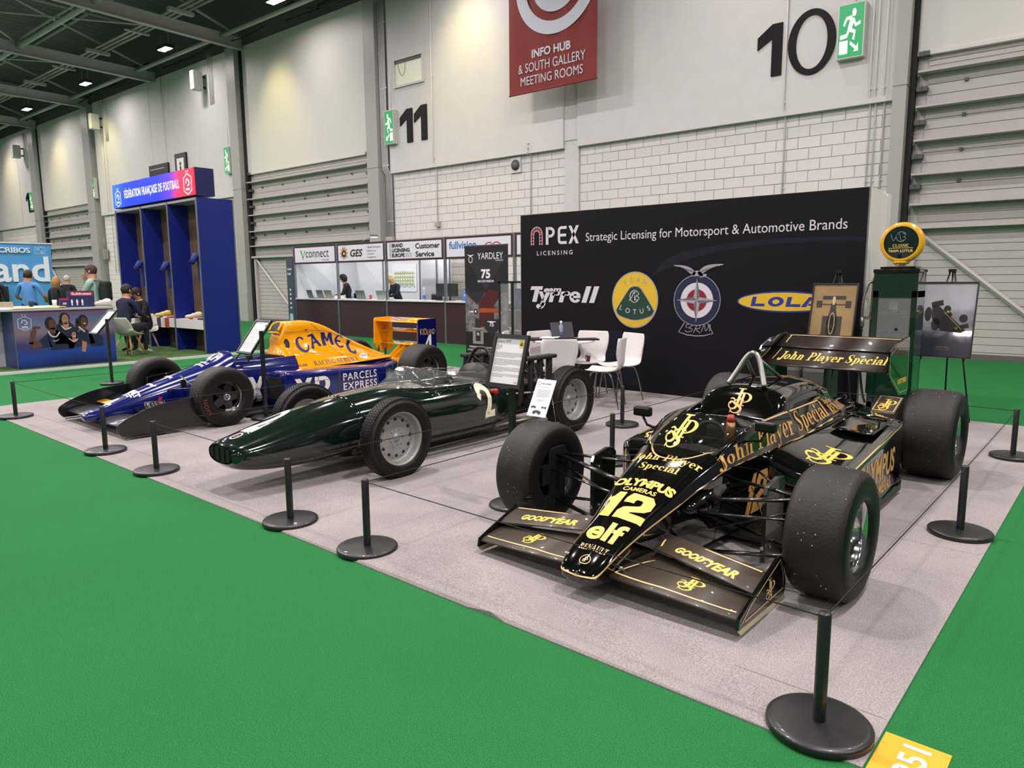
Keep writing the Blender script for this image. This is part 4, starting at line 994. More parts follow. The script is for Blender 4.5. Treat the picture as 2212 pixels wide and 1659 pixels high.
def two(w=1.0):
    return ([(0, .62), (0, .8), (.12, 1), (.82, 1), (1, .82), (1, .55), (.86, .42), (.46, .30), (.40, .26), (1.0, .26), (1.0, 0), (0, 0), (0, .28), (.12, .42), (.56, .56), (.62, .60), (.62, .74), (.56, .78), (.40, .78), (.36, .74), (.36, .62)],
            [[0, 1, 18, 19, 20], [1, 2, 17, 18], [2, 3, 16, 17], [3, 4, 15, 16], [4, 5, 14, 15], [5, 6, 13, 14], [6, 7, 12, 13], [7, 8, 11, 12], [8, 9, 10, 11]])
n12 = merge2(([(.0, .72), (.0, .60), (.12, .60), (.12, 0), (.48, 0), (.48, 1), (.22, 1), (.14, .80)], [[2, 3, 4, 5, 6, 7], [0, 1, 2, 7]]), tf2(two(), 1, 1, .6, 0))
n12o = merge2(tf2(n12, 1.0, 1.0, 0, 0))
nose_dec(n12, 3.045, 0, .27, .185)
nose_dec(text2d('CAMERAS', .02), 3.245, 0, .20, .03)
nose_dec(bend2(fit(text2d('OLYMPUS', .05), -.5, 0, 1, .16), 3), 3.275, 0, .36, .075)
nose_dec(serif_text('Special'), 3.425, 0, .24, .07)
nose_dec(serif_text('John Player'), 3.51, 0, .42, .08)
decp(lot, 'lettering', fit(n12, 0, 0, .24, .26), (2, 3.98, .14), (0, 1, 0), (0, .1, 1), (-1, 0, 0), LB, m_gold)
decp(lot, 'monogram', tf2(jps(), .155, .135, 0, 0), (-.08, 4.0, .685), (1, 0, 0), (0, 0, 1), (0, 1, 0), LB, m_gold, cell=.02)
decp(lot, 'lettering', fit(serif_text('Ayrton Senna'.replace('S', 'S')) if all(c in SERIF for c in 'Ayrton Senna') else text2d('Ayrton Senna'), 0, 0, .27, .05), (2, 4.86, .70), (0, 1, 0), (0, 0, 1), (-1, 0, -.2), LB, m_gold, cell=.02)
# front wing
m_wingf = m_wing
for sx in (1, -1):
    rows = []
    def strip(xa, xb, yl0, yl1, zl0, zl1, yt0, yt1, zt0, zt1, th, name, mt, n=8):
        vs = [[], []]
        mbx = MB(); rws = []
        for (x, yl, zl, yt, zt) in ((xa, yl0, zl0, yt0, zt0), (xb, yl1, zl1, yt1, zt1)):
            r = []
            for k in range(n + 1):
                u = .5 - .5 * cos(pi * k / n); h = th * 2.4 * (.6 * sqrt(u) - .6 * u ** 1.4) + .001; r.append((x, yl + (yt - yl) * u, zl + (zt - zl) * u + h))
            for k in range(n - 1, 0, -1):
                u = .5 - .5 * cos(pi * k / n); r.append((x, yl + (yt - yl) * u, zl + (zt - zl) * u - th * .6 * sin(pi * u)))
            rws.append(r)
        mbx.grid(rws, True, closed=True); mbx.add(rws[0], [tuple(range(len(rws[0])))], False); mbx.add(rws[1], [tuple(range(len(rws[1])))[::-1]], False)
        if sx < 0: mbx.v = [(-x, y, z) for x, y, z in mbx.v]
        part(name, mbx, mt, lot); return mbx
    mp = strip(.115, .752, 2.79, 2.81, .115, .085, 3.16, 3.035, .155, .125, .028, 'front_wing', m_wingf)
    fl = strip(.20, .752, 3.075, 2.975, .195, .150, 3.235, 3.135, .232, .205, .014, 'front_flap', m_wingf)
    MBV, FBV = bvh_of(mp), bvh_of(fl)
    def W2(p, z=.3): return [(sx * x, y, z) for x, y in p]
    part('pin_stripe', ribbon(W2([(.735, 2.845), (.45, 2.838), (.16, 2.83), (.14, 2.86), (.22, 3.05), (.30, 3.10), (.4, 3.115)], .14), .008, MBV, .002, k=4), m_goldb, lot, fixn=False)
    part('pin_stripe', ribbon(W2([(.735, 3.120), (.5, 3.165), (.25, 3.212), (.215, 3.19), (.225, 3.10)], .22), .008, FBV, .002, k=4), m_goldb, lot, fixn=False)
    gy = merge2(tf2(fit(text2d('GOOD', .05, .25), 0, 0, .50, .16)), tf2(fit(text2d('YEAR', .05, .25), .56, -.02, .50, .18)), stroke2([(.44, .06), (.52, .14), (.60, .10)], [.02, .05, .01], 4))
    fa = atan2(-.10 * (1 if sx > 0 else -1), .55)
    cx_ = .475 * sx
    decp(lot, 'lettering', tf2(gy, .33, .30, -.175, -.02), (cx_, 3.082, 1), (cos(fa), sin(fa), 0), (-sin(fa), cos(fa), 0), (0, 0, -1), FBV, m_goldy)
    decp(lot, 'monogram', tf2(jps(), .13, .12, -.065, 0), (sx * .47, 2.895, 1), (1, 0, 0), (0, 1, 0), (0, 0, -1), MBV, m_goldy)
    ep = [(2.80, .055), (3.32, .045), (3.335, .10), (3.27, .245), (3.22, .25), (2.90, .135), (2.81, .10)]
    mb = plate(ep, sx * .762, .014); EP = bvh_of(mb); eo = part('endplate', mb, m_jps, lot)
    mb = plate([(2.80, .05), (3.33, .04), (3.33, .012), (3.2, .018), (2.83, .022)], sx * .765, .006); part('skid', mb, mat('yellowed skirt edge', '#b5b08a', .6), lot)
    ox = sx * .772
    part('pin_stripe', ribbon([(ox, 2.83, .075), (ox, 2.92, .128), (ox, 3.25, .235), (ox, 3.29, .15), (ox, 3.30, .08), (ox, 2.86, .075)], .006, EP, .002, k=1), m_goldb, lot, fixn=False)
    if sx > 0: decp(lot, 'monogram', tf2(jps(), .11, .10, 0, 0), (2, 3.08, .085), (0, 1, 0), (0, 0, 1), (-1, 0, 0), EP, m_goldb)
    mb = MB(); mb.cyl((sx * .115, 2.86, .15), (sx * .155, 2.86, .15), .009, n=8); mb.tube([(sx * .15, 2.86, .15), (sx * .165, 2.87, .12)], .005, 6); part('pitot_bolt', mb, m_silv, lot)
# suspension
arms(lot, both([((.22, 3.50, .36), (.80, 3.56, .45), .021), ((.24, 3.86, .40), (.80, 3.57, .45), .017), ((.23, 3.42, .31), (.82, 3.50, .36), .012), ((.20, 3.40, .10), (.80, 3.54, .16), .019), ((.24, 3.95, .10), (.80, 3.57, .16), .017), ((.22, 3.62, .16), (.78, 3.56, .40), .010), ((.28, 4.1, .42), (.53, 3.80, .42), .008), ((.28, 4.1, .12), (.53, 3.80, .12), .006), ((.28, 4.05, .34), (.53, 3.78, .10), .004)]))
for sx in (1, -1):
    mb = MB(); mb.box((sx * .80 - .03, 3.47, .13), (sx * .80 + .03, 3.63, .50)); part('upright', mb, m_hubb, lot, bevel=.01)
    mb = loft([(3.38, [(sx * .15, .30), (sx * .25, .31), (sx * .25, .35), (sx * .15, .38)]), (3.55, [(sx * .15, .29), (sx * .30, .32), (sx * .30, .37), (sx * .2, .42)]), (3.75, [(sx * .2, .33), (sx * .29, .36), (sx * .29, .4), (sx * .22, .45)])], 3, 1, half=False, lin=True); part('arm_fairing', mb, m_jps, lot)
    mb = MB(); mb.tube([(sx * .30, 6.27, .33), (sx * .62, 6.27, .33)], .028, 10); part('drive_shaft', mb, m_hubb, lot)
arms(lot, both([((.16, 6.05, .45), (.62, 6.25, .46), .014), ((.16, 6.5, .45), (.62, 6.28, .46), .012), ((.16, 6.0, .14), (.62, 6.25, .16), .016), ((.14, 6.55, .14), (.62, 6.3, .16), .014)]))
mb = loft([(5.85, [(0, .10), (.17, .12), (.20, .35), (.15, .52), (0, .54)]), (6.2, [(0, .10), (.14, .12), (.16, .33), (.12, .46), (0, .48)]), (6.7, [(0, .16), (.09, .18), (.10, .30), (.07, .38), (0, .40)])], 4, 3); part('gearbox', mb, m_hubb, lot)
rn = random.Random(5); mb = MB()
for i in range(22):
    x, y, z = rn.uniform(-.33, .33), rn.uniform(5.75, 6.2), rn.uniform(.35, .56); mb.tube(spline([(x, y, z), (x + rn.uniform(-.1, .1), y + rn.uniform(.0, .15), z + rn.uniform(-.02, .06)), (x + rn.uniform(-.15, .15), y + .2, z - .05)], 4), rn.uniform(.008, .03), 7)
part('engine_pipe', mb, m_arm, lot)
mb = MB(); mb.add([(-.60, 5.6, .09), (.60, 5.6, .09), (.5, 6.75, .22), (-.5, 6.75, .22)], [(0, 1, 2, 3)]); mb.add([(-.60, 5.6, .07), (.60, 5.6, .07), (.5, 6.75, .2), (-.5, 6.75, .2)], [(3, 2, 1, 0)]); mb.box((-.70, 3.9, .04), (.70, 5.7, .06)); part('floor_tray', mb, m_hubb, lot)
# rear wing
rwm = airfoil(-.5, .5, 6.08, 6.44, .80, .925, .05, 10, -.02); m_wing2 = mat('dark brown rear wing', '#221a14', .32, coat=.3); part('rear_wing', rwm, m_wing2, lot); rwf = airfoil(-.5, .5, 6.42, 6.66, .925, 1.03, .022, 8); part('rear_flap', rwf, m_wing2, lot)
RB = bvh_of(rwm, rwf)
decp(lot, 'lettering', fit(serJPS, 0, 0, .86, .20), (-.41, 6.17, 2), (1, 0, 0), (0, 1, 0), (0, 0, -1), RB, m_goldy, cell=.02)
part('pin_stripe', ribbon([(-.45, 6.2, .85), (-.45, 6.42, .915), (-.42, 6.44, .925), (0, 6.44, .925), (.46, 6.44, .925)], .007, RB, .003, k=4), m_goldb, lot, fixn=False)
part('pin_stripe', ribbon([(-.44, 6.48, .95), (-.44, 6.60, 1.01), (-.41, 6.63, 1.02), (0, 6.63, 1.02), (.46, 6.63, 1.02)], .007, RB, .003, k=4), m_goldb, lot, fixn=False)
for sx in (1, -1):
    ep = [(6.06, .82), (6.07, .93), (6.10, .965), (6.30, 1.02), (6.64, 1.05), (6.68, 1.04), (6.72, .60), (6.68, .56), (6.42, .585), (6.36, .62), (6.10, .76)]
    mb = plate(ep, sx * .507, .012); EP = bvh_of(mb); part('rear_endplate', mb, m_jps, lot)
    o = sx * .515
    part('pin_stripe', ribbon([(o, 6.09, .94), (o, 6.30, 1.0), (o, 6.64, 1.03), (o, 6.70, .60), (o, 6.44, .605), (o, 6.11, .78), (o, 6.08, .92)], .006, EP, .002, k=1), m_goldb, lot, fixn=False)
    if sx > 0: decp(lot, 'lettering', tf2(gy, .26, .25, 0, 0), (2, 6.36, .68), (0, 1, 0), (0, 0, 1), (-1, 0, 0), EP, m_goldy)
mb = MB(); mb.prism([(6.2, .40), (6.42, .42), (6.40, .82), (6.28, .82)], (-.03, 0, 0), (0, 1, 0), (0, 0, 1), (1, 0, 0), .012); mb.prism([(6.2, .40), (6.42, .42), (6.40, .82), (6.28, .82)], (.03, 0, 0), (0, 1, 0), (0, 0, 1), (1, 0, 0), .012); part('wing_pylon', mb, m_hubb, lot)
mb = MB(); mb.box((-.3, 6.6, .30), (.3, 6.64, .36)); part('rear_crossbar', mb, m_hubb, lot)
wheel(lot, .905, 3.55, .318, .318, .285, .172, 1, 'slick'); wheel(lot, -.905, 3.55, .318, .318, .285, .172, -1, 'slick')
wheel(lot, .815, 6.27, .338, .338, .37, .172, 1, 'slick'); wheel(lot, -.815, 6.27, .338, .338, .37, .172, -1, 'slick')
# ------------------------------------------------------------------ dark green sixties car
m_brg = mat('dark green gloss paint', '#0c1a15', .09, coat=1.0)
m_cream = mat('cream number', '#e9e2c6', .4)
m_eng = mat('engine black', '#131313', .45)
m_glassy = mat('clear screen', '#aab4ac', .03, alpha=.12)
BX, BY = -4.95, 4.7
brm = thing('racing_car', 'dark green 1960s single seater with cream number 2 between the other two cars', 'racing car', (BX, BY, .006)); OFF[brm.name] = (0, BY, 0)
def ell(y, w_, zb, zt, nl=2.3, nu=2.2, zm=None, k=6):
    zm = (zb + zt) / 2 if zm is None else zm; pr = []
    for i in range(k + 1):
        a = -pi / 2 + pi / 2 * i / k; pr.append((w_ * abs(cos(a)) ** (2 / nl), zm - (zm - zb) * abs(sin(a)) ** (2 / nl)))
    for i in range(1, k + 1):
        a = pi / 2 * i / k; pr.append((w_ * abs(cos(a)) ** (2 / nu), zm + (zt - zm) * abs(sin(a)) ** (2 / nu)))
    pr[0] = (0, zb); pr[-1] = (0, zt); return (y, pr)
bs_ = [ell(2.455, .175, .235, .372, 2.6, 2.4), ell(2.50, .215, .195, .392, 2.6, 2.4), ell(2.62, .245, .160, .425, 2.5, 2.2), ell(2.80, .272, .135, .470, 2.4), ell(3.05, .30, .115, .530, 2.3), ell(3.30, .322, .12, .578, 2.3, zm=.35), ell(3.45, .334, .14, .600, 2.4, zm=.36)]
bn = loft(bs_, 5, 1, cap0=False, cap1=False); part('nose_cone', bn, m_brg, brm)
bs2 = [ell(3.45, .328, .10, .600, 2.6, zm=.36), ell(3.8, .345, .075, .628, 3, zm=.35), ell(4.1, .352, .07, .628, 3.2, 2.3, zm=.35), ell(4.28, .356, .065, .622, 3.2, 2.3, zm=.35)]
bm2 = loft(bs2, 5, 1, cap0=True, cap1=False); part('body_shell', bm2, m_brg, brm)
def bc(y, w_, zr, wr):
    a = ell(y, w_, .065, .62, 3.2, 2.3, zm=.35)[1]; pr = a[:10]
    xs = a[9]; pr = pr[:10] + [(wr, zr), (wr - .015, zr + .004), (wr - .03, zr - .03), (wr * .8, .2), (0, .16)]
    return (y, pr)
bm3 = loft([bc(4.28, .356, .598, .215), bc(4.5, .358, .595, .225), bc(4.8, .358, .588, .225), bc(5.05, .350, .575, .215)], 4, 1, cap0=False, cap1=False); part('cockpit_side', bm3, m_brg, brm)
bm4 = loft([ell(5.05, .348, .065, .60, 3.2, 2.4, zm=.34), ell(5.2, .335, .07, .58, 3.0, zm=.33), ell(5.36, .315, .08, .545, 2.8, zm=.32)], 4, 1, cap0=True, cap1=True); part('tail_shell', bm4, m_brg, brm)
BB = bvh_of(bn, bm2, bm3, bm4)
# nose opening with vertical slats
mb = MB(); rr = []
for k in range(28):
    a = 2 * pi * k / 28; rr.append((.166 * cos(a), 2.4585, .303 + .062 * sin(a)))
mb.add(rr, [tuple(range(28))], False); part('intake_shade', mb, m_intr, brm, fixn=False)  # flat dark sheet in the mouth stands in for the shade inside
for x in (-.1, -.02, .06, .13): mb = MB(); mb.box((x - .003, 2.448, .25), (x + .003, 2.456, .355)); part('intake_bar', mb, m_eng, brm)
# seams
part('panel_seam', ribbon([(x, 3.45, .5) for x in (.36, .25, .1, 0, -.1, -.25)], .004, BB, .001), m_eng, brm, fixn=False)
part('panel_seam', ribbon([(.36, y, .30 + (y - 2.7) * .02) for y in (2.7, 3.0, 3.2, 3.42)], .003, BB, .001), m_eng, brm, fixn=False)
# number roundels: 2 on the flank, 2 on the nose, marque badge
num2 = merge2(stroke2([(.06, .74), (.16, .90), (.42, .92), (.62, .78), (.66, .55), (.60, .30), (.50, .10)], [.20, .20, .19, .21, .24, .25, .26], 6), ([(.38, .16), (.96, .22), (.98, .0), (.36, -.04)], [[0, 1, 2, 3]]), ([(-.04, .66), (.10, .54), (.22, .72), (.04, .84)], [[0, 1, 2, 3]]))
decp(brm, 'race_number', fit(num2, 0, 0, .235, .335), (2, 4.80, .235), (0, 1, 0), (0, 0, 1), (-1, 0, 0), BB, m_cream, cell=.02)
decp(brm, 'race_number', fit(num2, 0, 0, .22, .42), (-.16, 2.66, 2), (1, 0, 0), (0, 1, 0), (0, 0, -1), BB, m_cream, cell=.02)
decp(brm, 'badge_ring', ring2(0, 0, .040, .052, .012, .012), (-.0, 2.585, 2), (1, 0, 0), (0, 1, 0), (0, 0, -1), BB, m_cream, cell=.02)
decp(brm, 'badge', merge2(ring2(0, 0, .017, .022, .01, .01)), (-.0, 2.585, 2), (1, 0, 0), (0, 1, 0), (0, 0, -1), BB, mat('badge red', '#a3222c', .4), cell=.02)
decp(brm, 'badge_wing', merge2(stroke2([(-.06, .0), (-.02, .012), (0, 0), (.02, .012), (.06, 0)], [.004, .01, .012, .01, .004], 4)), (0, 2.652, 2), (1, 0, 0), (0, 1, 0), (0, 0, -1), BB, m_cream, cell=.02)
# wrap-round perspex screen
rows = []
for j in range(25):
    t = j / 24; s_ = (t - .5) * 2
    a = s_ * pi / 2 * 1.0
    if abs(s_) < .62: u = s_ / .62; bx = .262 * sin(u * pi / 2); by = 4.36 - .42 * cos(u * pi / 2); top = .155 - .02 * abs(u)
    else: v_ = (abs(s_) - .62) / .38; bx = math.copysign(.262 + .0 * v_, s_); by = 4.36 + .66 * v_; top = .135 - .055 * v_
    h, n_, i_, d_ = BB.ray_cast(V((bx, by, 1.5)), V((0, 0, -1))); bz = .612 - .028 * min(1, max(0, (by - 4.1) / .5))
    fx = 1 - .22 * (1 - min(1, max(0, (by - 3.94) / .45))) - .08
    row = []
    for k in range(6):
        u = k / 5; row.append((bx * (1 - .16 * u), by + u * (.30 * max(0, 1 - (by - 3.94) / .5) + .02), bz + top * u + .012 * sin(pi * u)))
    rows.append(row)
mb = MB(); mb.grid(rows, True); part('windscreen', mb, m_glassy, brm, fixn=False)
mb = MB(); mb.tube([r[0] for r in rows], .004, 6); mb.tube([r[-1] for r in rows], .0035, 6); part('screen_edge', mb, m_chrome, brm)
mb = MB(); mb.lathe([(.15, -.009), (.162, 0), (.15, .009), (.139, 0)], 32, Matrix.Translation(V((0, 4.42, .60))) @ Matrix.Rotation(R(62), 4, 'X'), closed=True); part('steering_wheel', mb, mat('red-brown wheel rim', '#301511', .4), brm)
mb = MB()
for a in (0, 2.1, 4.2): mb.cyl((0, 4.42, .60), (.14 * cos(a), 4.42 - .065 * sin(a), .60 + .125 * sin(a)), .008, n=6)
part('wheel_spoke', mb, m_silv, brm)
mb = MB(); mb.box((-.23, 4.26, .42), (.23, 4.29, .60)); mb.box((-.24, 4.28, .14), (.24, 5.05, .17)); part('dashboard', mb, m_eng, brm)
mb = MB(); rn = random.Random(8)
for i in range(5): mb.cyl((-.16 + i * .08, 4.30, .54), (-.16 + i * .08, 4.315, .54), .028, n=14)
for i in range(10): mb.sphere((rn.uniform(-.2, .2), 4.31, rn.uniform(.44, .58)), .010, 6, 4)
part('dial', mb, m_chrome, brm)
mb = MB(); mb.box((-.2, 4.9, .2), (.2, 5.04, .60)); part('seat', mb, mat('black leather', '#131313', .5), brm, bevel=.04)
for sx, y in ((1, 4.50), (-1, 4.42)):
    mb = MB(); mb.sphere((sx * .31, y, .69), .048, 16, 10, (1.25, .9, .85)); mi = part('mirror', mb, m_chrome, brm)
    mb = MB(); mb.tube([(sx * .30, y, .66), (sx * .27, y + .01, .60)], .008, 6); part('mirror_stalk', mb, m_chrome, mi)
mb = MB(); rn = random.Random(18)
for i in range(26):
    y = rn.uniform(4.15, 5.2); x = rn.choice((-1, 1)) * rn.uniform(.24, .30); h, n_, i_, d_ = BB.ray_cast(V((x, y, 1.5)), V((0, 0, -1)))
    if h is not None and h.z > .45: mb.sphere((h.x, h.y, h.z), .006, 6, 4)
part('rivet', mb, m_chrome, brm, stuff=True)
mb = MB(); mb.tube(spline([(-.21, 5.16, .50), (-.17, 5.20, .70), (-.09, 5.22, .84), (0, 5.22, .868), (.09, 5.22, .84), (.17, 5.20, .70), (.21, 5.16, .50)], 6), .018, 10); mb.tube([(-.13, 5.22, .78), (-.12, 5.75, .46)], .013, 8); mb.tube([(.13, 5.22, .78), (.12, 5.75, .46)], .013, 8); part('roll_hoop', mb, m_eng, brm)
mb = loft([(5.10, [(0, .50), (.17, .52), (.19, .60), (.12, .70), (0, .73)]), (5.25, [(0, .48), (.20, .50), (.21, .58), (.14, .68), (0, .71)]), (5.40, [(0, .46), (.18, .48), (.19, .52), (.12, .58), (0, .60)])], 4, 3); part('head_fairing', mb, m_eng, brm)
# V8 with eight upright stack exhausts
mb = MB(); mb.box((-.2, 5.3, .16), (.2, 6.0, .44)); mb.box((-.30, 5.35, .34), (-.12, 5.95, .50)); mb.box((.12, 5.35, .34), (.30, 5.95, .50)); part('engine_block', mb, m_eng, brm, bevel=.02)
for sx in (1, -1):
    for k in range(4):
        y = 5.36 + k * .148
        mb = MB(); mb.tube(spline([(sx * .30, y, .28), (sx * .37, y, .33), (sx * .395, y + .005, .45), (sx * .385, y + .02, .62), (sx * .375, y + .035, .755)], 4), [.026] * 4 + [.028] * 4 + [.030] * 4 + [.034] * 4 + [.040], 12); part('stack_pipe', mb, mat('black exhaust', '#151514', .55), brm)
    mb = MB(); mb.box((sx * .37 - .055, 5.33, .735), (sx * .37 + .055, 5.92, .775)); part('exhaust_cover', mb, mat('rubber cover', '#1b1b1a', .7), brm, bevel=.015)
    for k in range(4):
        mb = MB(); mb.lathe([(.030, 0), (.024, .03), (.022, .08)], 12, Matrix.Translation(V((sx * .10, 5.42 + k * .14, .60))) @ Matrix.Rotation(pi, 4, 'X')); part('intake_trumpet', mb, m_silv, brm)
    mb = MB(); mb.tube([(sx * .20, 5.95, .44), (sx * .52, 5.86, .46)], .012, 8); mb.tube([(sx * .12, 6.15, .22), (sx * .56, 5.88, .20)], .014, 8); mb.tube([(sx * .30, 5.25, .42), (sx * .55, 5.83, .42)], .010, 8); mb.tube([(sx * .33, 5.05, .14), (sx * .56, 5.83, .20)], .012, 8); part('radius_rod', mb, mat('nickel rod', '#8f8a78', .3, metal=.7), brm)
    mb = MB(); mb.tube([(sx * .16, 5.86, .33), (sx * .60, 5.86, .325)], .03, 10); part('drive_shaft', mb, m_eng, brm)
    mb = MB(); mb.tube([(sx * .28, 3.50, .20), (sx * .60, 3.58, .20)], .016, 8); mb.tube([(sx * .30, 3.75, .18), (sx * .60, 3.60, .20)], .013, 8); mb.tube([(sx * .30, 3.52, .46), (sx * .58, 3.58, .44)], .014, 8); mb.tube([(sx * .30, 3.44, .30), (sx * .60, 3.50, .30)], .009, 8); part('wishbone', mb, m_eng, brm)
    mb = MB(); mb.cyl((sx * .36, 3.53, .22), (sx * .41, 3.545, .22), .022, n=10); mb.cyl((sx * .43, 3.55, .21), (sx * .46, 3.555, .21), .028, n=10); part('joint', mb, m_chrome, brm)
    mb = MB(); mb.tube([(sx * .36, 4.0, .08), (sx * .34, 5.3, .08)], .014, 8); part('sill_tube', mb, m_eng, brm)
mb = MB(); mb.cyl((.345, 5.03, .48), (.375, 5.05, .485), .032, .026, 12); mb.cyl((.30, 5.03, .48), (.345, 5.03, .48), .02, n=8); part('master_switch', mb, mat('red knob', '#a01520', .4), brm)
mb = loft([(5.95, [(0, .16), (.14, .18), (.15, .34), (.10, .42), (0, .44)]), (6.25, [(0, .18), (.10, .20), (.11, .33), (.07, .38), (0, .40)]), (6.4, [(0, .22), (.06, .23), (.07, .30), (.05, .34), (0, .35)])], 3, 3); part('gearbox', mb, m_eng, brm)
mb = MB(); rn = random.Random(11)
for i in range(24):
    x, y, z = rn.uniform(-.28, .28), rn.uniform(5.35, 6.2), rn.uniform(.42, .6); mb.tube(spline([(x, y, z), (x + rn.uniform(-.08, .08), y + .08, z + rn.uniform(-.03, .05)), (x + rn.uniform(-.1, .1), y + .18, z - .05)], 4), rn.uniform(.006, .018), 6)
part('hose', mb, m_eng, brm)
for sx in (1, -1):
    wheel(brm, sx * .625, 3.585, .318, .318, .15, .212, sx, 'wire'); wheel(brm, sx * .635, 5.85, .334, .334, .185, .212, sx, 'wire')
# ------------------------------------------------------------------ blue and yellow car
m_blu = mat('royal blue gloss paint', '#08145e', .16, coat=.8)
m_yel = mat('yellow gloss paint', '#f3a300', .12, coat=1.0)
m_navy = mat('navy gloss paint', '#0a1150', .1, coat=1)
m_dw = mat('decal white', '#e4e2de', .4)
m_dnavy = mat('decal navy', '#18225f', .35)
TX, TY_ = -8.25, 5.0
tyr = thing('racing_car', 'royal blue and yellow Formula car numbered 4 standing furthest left', 'racing car', (TX, TY_, .006)); OFF[tyr.name] = (0, TY_, 0)
def ts(y, w_, zb, zt, zm, nl=3.0, nu=2.4): return ell(y, w_, zb, zt, nl, nu, zm)
tn = loft([ts(2.635, .045, .12, .165, .142), ts(2.65, .065, .105, .178, .142), ts(2.72, .09, .095, .210, .15), ts(2.9, .118, .09, .268, .17), ts(3.15, .155, .085, .362, .21), ts(3.45, .192, .08, .458, .26), ts(3.75, .225, .075, .545, .30), ts(4.0, .255, .07, .625, .34), ts(4.15, .272, .065, .700, .36), ts(4.23, .28, .065, .728, .38, 3, 2.6)], 5, 1, cap1=True); part('nose_cone', tn, m_blu, tyr)
def tc(y, w_, zr, wr):
    a = ell(y, w_, .065, zr + .04, 3.2, 3.0, zm=.36)[1]; return (y, a[:10] + [(wr, zr), (wr - .012, zr + .004), (wr - .03, zr - .03), (wr * .85, .25), (0, .2)])
tm = loft([tc(4.23, .285, .610, .235), tc(4.35, .30, .600, .245), tc(4.7, .325, .605, .255), tc(5.02, .335, .612, .262)], 4, 1, cap0=False, cap1=False); part('monocoque', tm, m_blu, tyr)
def cvs(y, wb, zb, wm, zm_, wt, zt, ws=None): return (y, [(0, zb), (wb * .6, zb), (wb, zb + .005), (wb * .97, zb + .03), (wm + .02, zm_ - .04), (wm, zm_), (wt, zm_ + (zt - zm_) * .45), (wt * .9, zt - .035), (wt * .5, zt - .004), (0, zt)])
tcov = loft([cvs(4.90, .32, .415, .235, .60, .13, .85), cvs(5.0, .335, .425, .20, .63, .125, 1.015), cvs(5.12, .345, .43, .21, .64, .13, 1.035), cvs(5.35, .35, .435, .22, .63, .125, 1.03), cvs(5.6, .35, .44, .23, .60, .11, .955), cvs(5.9, .34, .445, .23, .575, .095, .80), cvs(6.2, .31, .45, .21, .54, .08, .665), cvs(6.5, .26, .452, .16, .485, .06, .54), cvs(6.68, .16, .45, .09, .465, .04, .485)], 4, 3)
part('engine_cover', tcov, m_yel, tyr)
mb = MB(); mb.tube(spline([(.10, 4.895, .925), (.095, 4.94, .99), (.05, 4.975, 1.018), (0, 4.985, 1.025), (-.05, 4.975, 1.018), (-.095, 4.94, .99), (-.10, 4.895, .925)], 5), .016, 8); mb.tube([(.115, 4.89, .90), (-.115, 4.89, .90)], .014, 8); part('airbox_lip', mb, m_yel, tyr)
mb = MB(); mb.add([(-.095, 4.885, .905), (.095, 4.885, .905), (.085, 4.93, .985), (.04, 4.955, 1.01), (-.04, 4.955, 1.01), (-.085, 4.93, .985)], [tuple(range(6))]); part('airbox_mouth', mb, m_intr, tyr, fixn=False)
TC = bvh_of(tcov)
decp(tyr, 'side_inlet', disc2(0, 0, .035, .06), (2, 4.985, .76), (0, 1, 0), (0, 0, 1), (-1, .0, 0), TC, m_intr, cell=.02)
part('panel_seam', ribbon([(.12, 5.36, 1.0), (.13, 5.5, .88), (.2, 5.62, .7), (.3, 5.75, .56), (.42, 5.82, .47)], .004, TC, .002), m_intr, tyr, fixn=False)
part('swage', ribbon([(.14, 4.98, .895), (.14, 5.2, .905), (.14, 5.42, .905), (.13, 5.6, .88), (.12, 5.8, .82)], .012, TC, .005), mat('swage amber', '#c97f08', .2, coat=1), tyr, fixn=False)
def tpod(sx):
    def ps(y, x1, zb, zt, zi, r=.05, x0=.24): return (y, [(x0, zb), (x1 - .03, zb), (x1, zb + .03), (x1 + .004, zt - r), (x1 - .012, zt - .014), (x1 - r, zt), (x1 - .2, zt + .008), (.36, zi), (x0, zi)])
    m = loft([ps(4.56, .64, .10, .44, .42, .03), ps(4.575, .70, .08, .465, .44, .04), ps(4.62, .722, .07, .480, .45), ps(4.9, .73, .06, .468, .455), ps(5.3, .73, .06, .452, .45), ps(5.8, .715, .06, .432, .44), ps(6.1, .66, .07, .415, .425), ps(6.35, .50, .08, .42, .435, .05, .2), ps(6.55, .40, .10, .43, .44, .04, .18)], 4, 3, half=False)
    if sx < 0: m.v = [(-x, y, z) for x, y, z in m.v]; m.f = [f[::-1] for f in m.f]
    return m
